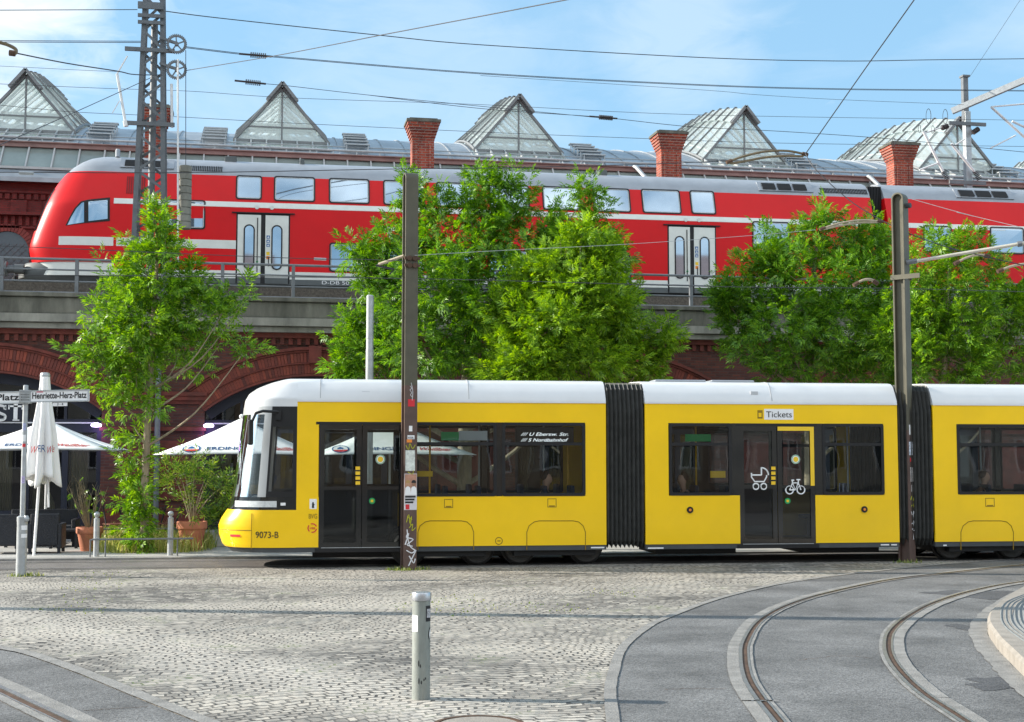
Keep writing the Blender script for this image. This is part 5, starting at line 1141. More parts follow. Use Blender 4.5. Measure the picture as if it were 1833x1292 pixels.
# ================================================================== FAR CATENARY POST ON THE RIGHT
YP=50.2
b0=P(1733,330,YP)
cp=thing('catenary_post','light grey catenary post with cantilever beam and insulator tubes behind the red train','mast',(b0.x,YP,7.3))
q=MB(); q.box((b0.x-.13,YP-.13,7.2),(b0.x+.13,YP+.13,Z(1733,200,YP))); q.build('post',m_galv,cp,bevel=.02)
q=MB(); t0=Z(1733,200,YP); q.box((b0.x-.16,YP-.1,t0-.4),(b0.x+.06,YP+.1,Z(1733,139,YP))); q.box((b0.x-.2,YP-.16,Z(1733,139,YP)),(b0.x+.12,YP+.16,Z(1733,137,YP)+.03)); q.build('upper_post',m_steel,cp)
q=MB(); q.bar(P(1704,199,YP-.3),P(1900,115,YP-3.0),.2,.24); q.build('gantry_beam',m_galv,cp)
for y,xa,xb in ((224,1698,1764),(329,1699,1764)): q=MB(); q.box((X(xa,YP-.2,y),YP-.26,Z(1733,y+3,YP)),(X(xb,YP-.2,y),YP-.18,Z(1733,y-3,YP))); q.build('crossarm',m_steel,cp)
for a,b,r in (((1653,235),(1689,309),.06),((1703,257),(1746,309),.06),((1656,238),(1690,226),.03),((1709,260),(1728,248),.03),((1646,304),(1678,292),.035),((1774,191),(1900,305),.055),((1774,191),(1900,180),.035),((1812,217),(1900,258),.05),((1773,265),(1818,242),.03)): q=MB(); q.tube([P(*a,YP-.35),P(*b,YP-.35)],r,8); q.build('cantilever_tube',m_ins,cp,smooth=40)
q=MB()
for a,b in (((1688,307),(1697,322)),((1745,307),(1754,322)),((1686,229),(1697,225)),((1742,237),(1752,230))):
    p,d=P(*a,YP-.35),P(*b,YP-.35); 
    for k in range(6): u=p.lerp(d,k/6); v=p.lerp(d,(k+.55)/6); q.tube([u,v],.11,8)
q.build('insulator',m_insd,cp)
q=MB()
for cx,cy,h in ((1662,197,26),(1692,198,26),(1646,225,14),(1670,226,14),(1600,248,14)): 
    pts=[P(cx+h*.17*math.sin(t*2*math.pi),cy-h*.5*math.cos(t*2*math.pi)+h*.4,YP-.6) for t in [k/14 for k in range(15)]]; q.tube(pts,.012,4)
q.build('wire_loop',m_wire,cp)
# ================================================================== WIRES
def wire(label,pts,Y,r,name='overhead_wire',ext=(1,1),mat=None,double=0):
    r*=.75; ps=[P(a,b,Y if not isinstance(Y,(list,tuple)) else Y[0]+(Y[1]-Y[0])*i/(len(pts)-1)) for i,(a,b) in enumerate(pts)]
    if ext[0]: ps.insert(0,ps[0]+(ps[0]-ps[1]).normalized()*14)
    if ext[1]: ps.append(ps[-1]+(ps[-1]-ps[-2]).normalized()*14)
    q=MB(); q.tube(cat(ps,6),r,5)
    if double: q.tube([p+Vector((0,0,double)) for p in cat(ps,6)],r,5)
    o=q.build(name,mat or m_wire,origin=ps[0]); tag(o,label,'wire','overhead wires'); return o
def insul(par,px0,py0,px1,py1,Y):
    a,b=P(px0,py0,Y),P(px1,py1,Y); q=MB(); q.tube([a,b],.03,6)
    for k in range(8): u=a.lerp(b,.35+.5*k/8); v=a.lerp(b,.35+.5*(k+.6)/8); q.tube([u,v],.085,8)
    q.build('insulator',m_insd,par)
wire('topmost wire left of the lattice mast, ending at its head',[(0,18),(246,17)],40,.016,ext=(1,0))
wire('thin wire running right from the lattice mast head across the upper sky',[(297,20),(400,33),(680,63),(860,80),(1260,103),(1500,109),(1660,107),(1833,105)],[40,46],.020,ext=(0,1))
wire('level double wire reaching the lattice mast from the left edge below its head',[(0,75),(252,76)],40,.014,ext=(1,0),double=.04)
w_=wire('thick wire from the upper tension wheel of the mast to the post on the right',[(330,85),(430,97),(490,102),(860,132),(1260,153),(1500,160),(1728,162),(1833,163)],[39.5,50],.015,ext=(0,1),double=.032); insul(w_,428,96,486,101,39.8)
wire('span wire climbing from the left mast to the top centre edge of the sky',[(333,126),(400,115),(490,100),(600,79),(680,63),(860,29),(1011,0)],[39.5,22],.014,ext=(0,1))
w_=wire('short insulated wire ending above the second glass skylight',[(420,145),(478,150),(520,154),(660,170),(860,190),(1057,209)],[42,45],.013,ext=(0,0)); insul(w_,420,144,476,150,42)
w_=wire('wire with a dark insulator above the third skylight, running to the right edge',[(660,170),(860,194),(1057,208),(1100,212),(1240,227),(1400,235),(1600,249),(1833,272)],45,.014,ext=(0,1)); insul(w_,1055,208,1105,212,44.9)
wire('very thin contact wire left of the brick chimneys passing behind the mast',[(0,150),(190,158),(340,163),(520,175),(860,187),(1240,205),(1833,215)],48,.011)
wire('thin catenary wire passing just over the zinc roof behind the mast',[(0,188),(130,200),(300,208),(520,220),(860,236),(1160,248),(1400,256),(1833,262)],48,.012)
wire('faint high wire left of the mast above the first skylight',[(0,118),(160,126),(215,128)],46,.009,ext=(1,0))
wire('thin wire between the third and fourth skylights ending at the right post',[(860,135),(1260,161),(1350,169),(1500,178),(1725,187)],49,.010,ext=(0,0))
wire('oblique stay wire rising from the left edge to the lattice mast',[(0,259),(140,198),(270,139)],[30,39.5],.014,ext=(1,0))
wire('black wire from the brown hook at the left edge to the mast',[(30,95),(120,113),(210,127),(240,133),(290,134)],[28,39.4],.020,ext=(0,0))
w_=wire('low wire crossing the red train at its roof edge from the left edge',[(0,308),(200,309),(400,308),(720,302),(860,301),(1150,294),(1310,287)],[25,27],.011,ext=(1,0))
q=MB(); q.tube([P(34,309,25),P(60,310,25)],.03,6); q.build('turnbuckle',m_galv,w_)
w_=wire('wire crossing the red train side below its windows to the left pole',[(0,440),(150,446),(400,457),(560,463),(650,464),(722,467)],[24,23.4],.009,ext=(1,0))
q=MB(); q.tube([P(562,463,23.7),P(584,464,23.7)],.022,6); q.build('turnbuckle',m_galv,w_)
w_=wire('pale stay wire between the two tram poles passing the train doors',[(742,457),(900,448),(1120,437),(1350,421),(1460,411)],[23.4,24.4],.006,ext=(0,0),mat=m_galv)
wire('black contact wire along the tram track in front of the viaduct railing',[(0,492),(300,494),(640,497),(900,502),(1300,513),(1600,516),(1833,522)],[25.5,26.5],.010)
wire('black span wire coming down from the top right edge to the curved runner',[(1636,0),(1540,135),(1442,275)],[20,25],.014,ext=(1,0))
wire('black span wire going on from the curved runner to the right bracket',[(1442,275),(1460,303),(1520,358),(1580,395),(1640,423),(1720,449),(1833,475)],[25,23],.013,ext=(0,1))
wire('pale stay wire from the right tram pole top to the right edge',[(1632,356),(1740,386),(1833,408)],[24.2,23],.007,ext=(0,1),mat=m_galv)
wire('thin wire climbing steeply from the right post towards the top right corner',[(1736,137),(1790,55),(1826,0)],50,.010,ext=(0,1))
def runner(name,label,pts,Y,r,gap):
    c=[P(a,b,Y) for a,b in pts]; root=thing(name,label,'wire fitting',c[0]); c=cat(c,5)
    q=MB(); q.tube(c,r,6); 
    if gap: q.tube([p+Vector((0,0,-gap*math.sin(math.pi*i/(len(c)-1))**.5)) for i,p in enumerate(c)],r,6)
    q.build('curved_rail',m_brz,root,smooth=40)
    q=MB()
    for e in (0,-1): 
        d=c[1]-c[0] if e==0 else c[-1]-c[-2]; q.tube([c[e]-d.normalized()*.06,c[e]+d.normalized()*.06],r*1.7,6)
    q.build('end_clamp',m_rust,root)
m_brz=M('brown_insulating_rod',(.16,.125,.075),.5,var=.25,vs=8)
runner('section_insulator','long curved double section insulator across the fourth skylight',[(1305,289),(1330,280),(1370,271),(1410,270),(1441,276)],25.2,.024,.12)
m_brz2=m_brz; m_brz=M('pale_insulating_rod',(.36,.31,.22),.5,var=.2,vs=8)
runner('section_insulator','pale curved insulator over the right hand tree beside the pole',[(1472,409),(1500,400),(1540,394),(1575,396)],24.6,.020,.05)
runner('section_insulator','small pale hooked insulator just left of the right pole collar',[(1532,508),(1545,501),(1558,500),(1567,505)],24.4,.026,0)
runner('section_insulator','pale curved insulator right of the right pole below its tube',[(1712,470),(1730,461),(1750,456),(1766,458)],24.0,.026,0)
runner('section_insulator','pale curved insulator at the right edge below the bracket tube',[(1790,484),(1812,476),(1840,472),(1870,474)],23.6,.026,0)
m_brz=m_brz2
runner('section_insulator','brown hooked rod at the upper left edge of the sky',[(-40,66),(0,76),(16,81),(28,88),(28,95),(22,95)],27.5,.035,0)
# grey steel column behind the tram
c0=P(661.5,672,29.2); sc_=thing('steel_column','slim galvanised steel column rising behind the tram roof left of the pole','column',(c0.x,29.2,0))
q=MB(); zt_=Z(661,528,29.2); q.lathe((c0.x,29.2,0),[(.085,0),(.085,Z(661,625,29.2))],20); q.build('shaft',m_galv,sc_,smooth=40)
q=MB(); q.lathe((c0.x,29.2,Z(661,625,29.2)),[(.078,0),(.08,zt_-Z(661,625,29.2)-.02),(.06,zt_-Z(661,625,29.2))],20); q.lathe((c0.x,29.2,Z(661,606,29.2)),[(.084,0),(.084,.04)],20); q.build('upper_shaft',m_galv,sc_,smooth=40)

# another tram pole of the same line stands just left of the picture; its long shadow crosses the cobbles
for px,py,lb in ((-190,1084,'dark steel tram pole left of the picture'),):
    b=G(px,py); b.z=0; d_=dup(poR,b-bR,lb)
    for ch in list(d_.children):
        if not ch.name.startswith('mast'):
            for c2 in list(ch.children): bpy.data.objects.remove(c2)
            bpy.data.objects.remove(ch)
# ================================================================== VEGETATION
nr=np.random.default_rng(5)
def frames(d,roll):
    d=d/np.linalg.norm(d,axis=1,keepdims=True); up=np.tile([[0,0,1.]],(len(d),1)); up[np.abs(d[:,2])>.95]=[1,0,0]
    a=np.cross(d,up); a/=np.linalg.norm(a,axis=1,keepdims=True); b=np.cross(a,d)
    c,s=np.cos(roll)[:,None],np.sin(roll)[:,None]; return d,a*c+b*s,b*c-a*s
def leaflet_template(pairs=3,ll=.088,lw=.026,rach=.15):
    T=[]
    def lf(base,ang,l,w,droop): 
        c,s=math.cos(ang),math.sin(ang); dx=np.array([c,s,0]); sx=np.array([-s,c,0]); dz=np.array([0,0,-droop*l])
        T.append([base,base+dx*l*.5+sx*w/2+dz*.2+np.array([0,0,w*.22]),base+dx*l+dz,base+dx*l*.5-sx*w/2+dz*.2+np.array([0,0,w*.22])])
    for k in range(pairs):
        x=rach*(.3+.7*k/max(pairs-1,1)*.9); z=-.05*x
        for s in (1,-1): lf(np.array([x,0,z]),s*R(48-6*k),ll*(1-.06*k),lw,.25)
    lf(np.array([rach,0,-.02]),0,ll*1.05,lw,.3)
    return np.array(T)
def leaves_mesh(name,pos,dirs,scale,mat,parent,tmpl):
    n=len(pos); roll=nr.uniform(-1.1,1.1,n); d,a,b=frames(dirs,roll)
    t=tmpl.reshape(-1,3); V=pos[:,None,:]+scale[:,None,None]*(t[None,:,0,None]*d[:,None,:]+t[None,:,1,None]*a[:,None,:]+t[None,:,2,None]*b[:,None,:])
    V=V+nr.normal(0,.004,V.shape); off=np.array(OFF[parent.name]) if parent else np.zeros(3)
    V=(V-off).reshape(-1,3); nq=len(V)//4
    me=bpy.data.meshes.new(name); me.vertices.add(len(V)); me.vertices.foreach_set('co',V.ravel())
    me.loops.add(nq*4); me.loops.foreach_set('vertex_index',np.arange(nq*4)); me.polygons.add(nq); me.polygons.foreach_set('loop_start',np.arange(nq)*4); me.polygons.foreach_set('loop_total',np.full(nq,4))
    me.materials.append(mat); me.update(calc_edges=True); o=bpy.data.objects.new(name,me); COL.objects.link(o); o.parent=parent; OFF[o.name]=Vector(off); return o
def crown_points(lobes,n,shell=.45,per=7,spread=.16):
    """lobes: (centre, (rx,ry,rz)); twigs cluster towards the outside of each lobe"""
    w=np.array([l[1][0]*l[1][2]+.1 for l in lobes]); w/=w.sum(); k=nr.choice(len(lobes),size=n//per,p=w)
    c=np.array([lobes[i][0] for i in range(len(lobes))])[k]; r=np.array([lobes[i][1] for i in range(len(lobes))])[k]
    u=nr.normal(size=(len(k),3)); u/=np.linalg.norm(u,axis=1,keepdims=True); rad=(shell**3+(1-shell**3)*nr.random(len(k)))**(1/3)
    lump=1+.16*np.sin(u[:,0]*5+c[:,0]*3)*np.sin(u[:,2]*6+c[:,2]*2)+nr.normal(0,.11,len(k))
    stray=np.where(nr.random(len(k))<.07,nr.uniform(1.05,1.22,len(k)),1.0); p=c+r*u*(rad*lump*stray)[:,None]
    out=u*r; out/=np.linalg.norm(out,axis=1,keepdims=True); td=out*.75+np.array([0,0,.55])+nr.normal(0,.28,out.shape); td/=np.linalg.norm(td,axis=1,keepdims=True)
    P_=np.repeat(p,per,0); D=np.repeat(td,per,0); tt=np.tile(np.linspace(-.45,1,per),len(p))[:,None]; Lp=np.repeat(nr.uniform(1.4,2.6,len(p)),per)[:,None]*spread
    rad_=nr.normal(size=P_.shape); rad_-=D*(rad_*D).sum(1,keepdims=True); rad_/=np.linalg.norm(rad_,axis=1,keepdims=True)
    pos=P_+D*tt*Lp+rad_*.02; dr=D*(.5+.6*tt)+rad_*(1.0-.55*np.clip(tt,0,1))+np.array([0,0,-.08])
    return pos,dr,p,td
def limbs(mb,trunk_pts,r0,targets,rt=.03,seed=3):
    rr=random.Random(seed); n=len(trunk_pts); rad=[r0*(1-.72*i/(n-1)) for i in range(n)]
    tp_=cat(trunk_pts,5); rads=[r0*(1-.75*i/(len(tp_)-1)) for i in range(len(tp_))]; mb.tube(tp_,rads,9)
    for t in targets:
        t=Vector(t); k=min(range(len(tp_)),key=lambda i:abs(tp_[i].z-(t.z-.9*abs((t-tp_[i]).xy.length)-.2))); s=tp_[k]; ra=rads[k]*.42
        m=s.lerp(t,.5)+Vector((rr.uniform(-.15,.15),rr.uniform(-.15,.15),-.12*(t-s).length+.05)); mb.tube(cat([s,m,t],5),[max(.008,ra*(1-.08*i)) for i in range(11)],6)
def twigs(mb,p,td,lobec,frac,seed=1):
    idx=np.nonzero(nr.random(len(p))<frac)[0]
    for i in idx:
        a=Vector(p[i]); c=min(lobec,key=lambda q:(Vector(q)-a).length); d=a-Vector(c); s=Vector(c)+d*.25; mb.tube([s,s.lerp(a,.55)+Vector((0,0,-.06)),a+Vector(td[i])*.12],[.014,.009,.004],4)
TM=leaflet_template(3,.128,.034,.16); TMB=leaflet_template(3,.115,.032,.19)
gA=leaf_mat('ash_leaves',[(.055,.15,.010),(.11,.25,.014),(.17,.34,.02),(.28,.45,.035)])
gB=leaf_mat('dark_ash_leaves',[(.05,.14,.012),(.09,.225,.016),(.14,.30,.022),(.22,.39,.03)])
gC=leaf_mat('light_ash_leaves',[(.08,.18,.010),(.14,.28,.014),(.21,.37,.02),(.31,.47,.035)])
def tree(label,Yc,base_px,trunk,lobes,n,mat,tm,r0,twig=.06,seed=1,per=11,spread=.17,zb=0.0,depth=.9,shell=.45):
    base=P(base_px,900,Yc); base.z=zb
    root=thing('street_tree',label,'tree',base,'ash trees along the viaduct')
    L=[]
    for px,py,rx,ry,dy in lobes:
        c=P(px,py,Yc+dy); k=(c-EYE).length/FPX*1.0; k*=.84; L.append((np.array(c)-np.array([0,0,.16]),(rx*k,max(rx,ry)*k*depth,ry*k)))
    pos,dr,p,td=crown_points(L,n,per=per,spread=spread,shell=shell); sc=nr.uniform(.75,1.3,len(pos))
    leaves_mesh('crown',pos,dr,sc,mat,root,tm)
    mb=MB(); tp=[base-Vector((0,0,.05))]+[P(a,b,Yc) for a,b in trunk]; limbs(mb,tp,r0,[l[0] for l in L],seed=seed); tk=mb.build('trunk',m_bark,root,smooth=60,fix=False)
    mb=MB(); twigs(mb,p,td,[l[0] for l in L],twig,seed); mb.build('twigs',m_twig,root,fix=False)
    return root
# slender left tree, loose crown, shoots all the way down its trunk
tree('slender ash with leafy shoots down its trunk, in the grassy bed left of the tram',28.6,262,
  [(258,900),(262,800),(268,700),(272,620),(276,540),(282,450),(276,390)],
  [(272,392,20,30,0),(300,435,40,35,-.2),(250,440,36,40,.2),(220,490,52,42,.3),(325,485,42,36,.3),(280,500,55,50,0),(190,540,45,42,.2),(255,560,70,60,-.3),(345,550,62,42,.2),(398,548,36,28,-.3),(175,625,42,32,.3),(230,620,66,50,0),(320,620,70,46,.2),(392,606,44,38,.1),(436,618,18,20,0),(190,670,30,34,0),(245,690,36,40,-.2),(240,750,28,45,0),(243,815,18,40,0),(250,590,85,70,.4),(240,880,16,22,0),(250,915,22,30,-.1),(248,945,20,20,-.2),(440,520,26,18,.1)],
  3600,gA,TM,.095,twig=.10,seed=4,spread=.17,depth=.8,shell=.3)
# broad dark tree in the middle
tree('broad dark green ash hiding the middle of the red train, behind the left tram pole',32.0,830,
  [(832,800),(835,690),(840,600),(845,500),(850,420)],
  [(770,385,42,52,0),(862,366,46,54,.2),(912,360,42,52,0),(820,430,75,70,-.6),(935,430,80,70,-.4),(1048,375,34,52,.1),(1020,440,80,70,-.3),(1085,450,44,60,.2),(1095,530,50,60,.4),(700,450,52,50,.2),(680,484,34,36,.3),(770,500,95,75,-1.2),(880,520,110,80,-1.4),(690,555,62,62,0),(990,530,95,80,-.6),(760,610,95,66,-1.2),(870,625,90,56,-1.0),(665,630,56,52,.1),(632,590,26,32,.2),(640,650,40,32,.1),(732,396,24,34,.3),(980,620,90,60,0),(1070,610,70,60,.5),(735,330,10,16,0),(860,322,16,18,.1),(914,318,14,18,0),(1050,338,18,20,0),(640,440,18,18,0),(615,655,16,14,0)],
  12500,gB,TM,.20,twig=.07,seed=5,spread=.19)
# lighter tree in front of it
tree('light green bushy ash in front of the dark one, left of the first tram bellows',29.4,1040,
  [(1040,800),(1041,680),(1040,600),(1038,520),(1040,430)],
  [(1040,418,26,28,0),(1006,456,46,38,.2),(1075,470,44,44,.1),(960,500,46,42,.3),(1030,530,80,62,-.4),(920,560,44,40,.2),(985,580,76,56,-.4),(1090,560,60,52,-.1),(1125,600,32,34,.2),(905,620,30,36,.1),(960,650,70,36,-.3),(1050,640,76,42,-.4),(1185,600,14,32,0),(1160,655,20,14,.1),(900,660,24,20,0)],
  7000,gC,TM,.085,twig=.09,seed=6,spread=.18,shell=.35)
# right hand trees
tree('dense green ash directly left of the right tram pole, before the second train door',31.0,1450,
  [(1450,800),(1450,690),(1452,600),(1455,520),(1462,430)],
  [(1462,404,26,34,0),(1440,440,36,34,.2),(1505,432,40,36,.2),(1545,430,44,46,.3),(1572,410,22,30,.2),(1390,430,34,32,.2),(1376,474,40,40,0),(1450,490,80,66,-.8),(1545,500,70,66,-.2),(1335,520,52,50,.1),(1400,566,78,58,-.9),(1500,584,80,60,-.9),(1590,570,60,60,0),(1350,610,56,50,.1),(1300,525,14,22,0),(1430,640,95,46,-.6),(1540,650,80,40,-.3),(1320,560,34,40,.2),(1468,376,12,14,0),(1610,650,40,30,0)],
  7000,gB,TM,.16,twig=.07,seed=8,spread=.19)
tree('looser sunlit ash right of the right tram pole, at the right edge',28.8,1690,
  [(1690,800),(1690,690),(1692,620),(1695,540),(1700,470)],
  [(1672,420,26,26,0),(1700,440,40,30,.2),(1650,470,44,44,.1),(1745,455,34,26,.2),(1690,510,66,46,-.2),(1775,505,54,40,.2),(1640,560,60,46,0),(1720,570,80,46,-.3),(1805,565,62,44,.1),(1620,620,42,42,.2),(1690,630,80,44,-.2),(1780,625,62,44,.2),(1822,510,30,26,0),(1600,580,30,30,.1),(1720,660,52,26,0),(1850,545,50,50,.2),(1830,650,16,16,.1)],
  4700,gA,TM,.11,twig=.10,seed=9,spread=.18,shell=.3)
# ---- grass bed, tufts
def grass(name,pts,n,h,mat,label=None,seed=1,w=.006,lean=.35):
    r=random.Random(seed); q=MB()
    for i in range(n):
        p=pts(r); a=r.uniform(0,6.28); hh=h*r.choice((.3,.55,.8,1,1.3))*r.uniform(.7,1.1); le=lean*hh*r.uniform(.2,1.2); d=Vector((math.cos(a),math.sin(a),0)); s=Vector((-d.y,d.x,0))*w*r.uniform(.7,1.5)
        b=p; m_=p+d*le*.35+Vector((0,0,hh*.6)); t=p+d*le+Vector((0,0,hh))
        q.add([b-s,b+s,m_+s*.7,m_-s*.7,t],[(0,1,2,3),(3,2,4)])
    return q.build(name,mat,kind='stuff',fix=False)
m_grass=leaf_mat('long_grass',[(.16,.24,.03),(.30,.36,.07),(.46,.46,.15),(.58,.50,.22)],.4); m_weed=leaf_mat('weeds',[(.08,.15,.02),(.19,.25,.04),(.33,.33,.10)],.3)
ga,gb_=G(128,991),G(402,989); ga2,gb2=G(165,966),G(380,964)
def bed(r):
    while True:
        u,v=r.random(),r.random()
        e=((u-.5)/.5)**2+((v-.45)/.55)**2
        if e<1-.55*r.random(): break
    a=ga.lerp(gb_,u); b=ga2.lerp(gb2,u); p=a.lerp(b,v); p.z=0; return p
o=grass('long_grass',bed,11000,.36,m_grass,seed=2,w=.008,lean=.85); tag(o,'uncut yellow green grass filling the tree bed beside the two bollards','grass',kind='stuff')
def around(px,py,rx,ry):
    c=G(px,py)
    def f(r):
        a=r.uniform(0,6.28); k=r.random()**.6; return c+Vector((math.cos(a)*rx*k,math.sin(a)*ry*k,-.02))
    return f
for nm,px,py,rx,ry,n,lb in (('weed_tuft',731,1018,.42,.2,340,'low weeds round the foot of the left tram pole'),('weed_tuft',1624,1005,.30,.16,160,'weeds sprouting at the foot of the right tram pole'),('weed_tuft',44,1029,.32,.16,200,'weeds round the foot of the street sign post')):
    o=grass(nm,around(px,py,rx,ry),int(n*.6),.06,m_weed,seed=n,w=.007); tag(o,lb,'weeds',kind='stuff')
def strewn(r):
    k=r.choice([(790,1070),(760,1085),(820,1095),(1000,1085),(900,1080),(150,1070),(130,1090),(160,1050),(180,1030),(1100,1060)]); c=G(k[0]+r.uniform(-60,60),k[1]+r.uniform(-8,8)); c.z=-.018; return c
o=grass('joint_weeds',strewn,420,.02,m_weed,seed=77,w=.008); tag(o,'tiny weeds growing in the joints of the cobbles','weeds',kind='stuff')
# ---- pots
def pot(label,px,py_rim,py_base,wpx,Y,cat_='plant pot'):
    c=P(px,py_base,Y); c.z=0; k=(c-EYE).length/FPX; r=wpx/2*k; h=Z(px,py_rim,Y)
    t=thing('terracotta_pot',label,cat_,c)
    q=MB(); q.lathe(c,[(r*.62,0),(r*.66,.02),(r*.88,h*.70),(r*.9,h*.72),(r*.97,h*.74),(r*1.0,h*.78),(r*1.0,h*.95),(r*.98,h),(r*.88,h),(r*.86,h*.9)],32); q.build('pot',m_terra,t,smooth=40)
    q=MB(); q.lathe((c.x,c.y,h*.86),[(r*.86,0),(r*.5,.02),(.01,.04)],24); q.build('soil',m_soil,t); return c,h,r
c,h,r=pot('terracotta pot holding the bare twiggy shrub, left of the grassy bed',160,943,978,45,29.3)
bs=thing('bare_shrub','leafless twiggy shrub in the left terracotta pot','shrub',(c.x,c.y,h*.86)); q=MB(); rr=random.Random(12)
for i in range(22):
    a=rr.uniform(0,6.28); sp=rr.uniform(.15,.52); hh=rr.uniform(.6,1.05); b=Vector((c.x+.05*math.cos(a),c.y+.05*math.sin(a),h*.86)); e=b+Vector((math.cos(a)*sp,math.sin(a)*sp,hh)); m_=b.lerp(e,.5)+Vector((rr.uniform(-.06,.06),rr.uniform(-.06,.06),.08)); q.tube(cat([b,m_,e],3),[.012,.011,.010,.009,.007,.005,.004],4)
    for k in range(2): s=m_.lerp(e,rr.random()); q.tube([s,s+Vector((rr.uniform(-.15,.15),rr.uniform(-.15,.15),rr.uniform(.1,.25)))],[.005,.003],4)
q.build('twigs',m_twig,bs,fix=False)
lp=np.array([[c.x+nr.normal(0,.2),c.y+nr.normal(0,.2),h+.25+abs(nr.normal(0,.35))] for _ in range(22)]); leaves_mesh('leaves',lp,nr.normal(size=(22,3)),np.full(22,.6),gA,bs,TM)
LT=leaflet_template(2,.13,.022,.12)
def bush(label,base,lobes,Y,n,mat,nm='oleander_bush',stems=12):
    t=thing(nm,label,'shrub',base); L=[]
    for px,py,rx,ry in lobes: cc=P(px,py,Y); k=(cc-EYE).length/FPX; L.append((np.array(cc),(rx*k,rx*k*.9,ry*k)))
    pos,dr,p,td=crown_points(L,n,shell=.2,per=6,spread=.13); leaves_mesh('foliage',pos,dr+np.array([0,0,.7]),nr.uniform(.7,1.2,len(pos)),mat,t,LT); q=MB()
    for i in range(stems): e=Vector(p[nr.integers(len(p))]); b=Vector(base)+Vector((rnd.uniform(-.05,.05),rnd.uniform(-.05,.05),0)); q.tube(cat([b,b.lerp(e,.5)+Vector((0,0,.12)),e],3),[.018,.016,.014,.012,.009,.006,.004],5)
    q.build('stems',m_bark,t,fix=False); return t
gO=leaf_mat('oleander_leaves',[(.05,.13,.015),(.10,.21,.025),(.18,.30,.04),(.34,.40,.06)],.4)
c,h,r=pot('terracotta pot holding the leafy oleander, right of the grassy bed',343,933,975,52,29.1)
bush('bushy green oleander in the right terracotta pot before the white parasol',(c.x,c.y,h*.86),[(343,880,40,34),(310,862,24,22),(375,862,26,24),(345,845,36,20),(320,842,14,18),(395,860,14,12),(350,905,26,18)],29.1,430,gO)
pb=P(392,976,30.3); pb.z=0
pl=thing('planter_box','grey square planter box half hidden behind the tram nose','planter',pb); q=MB(); q.box((pb.x-.13,pb.y-.2,0),(pb.x+.45,pb.y+.4,.33)); q.build('box',m_galv,pl,bevel=.01)
bush('small green bush in the grey planter beside the tram nose',(pb.x+.15,pb.y+.1,.3),[(394,925,14,18),(405,905,12,16),(385,935,8,10)],30.4,150,gO,'planter_bush',5)
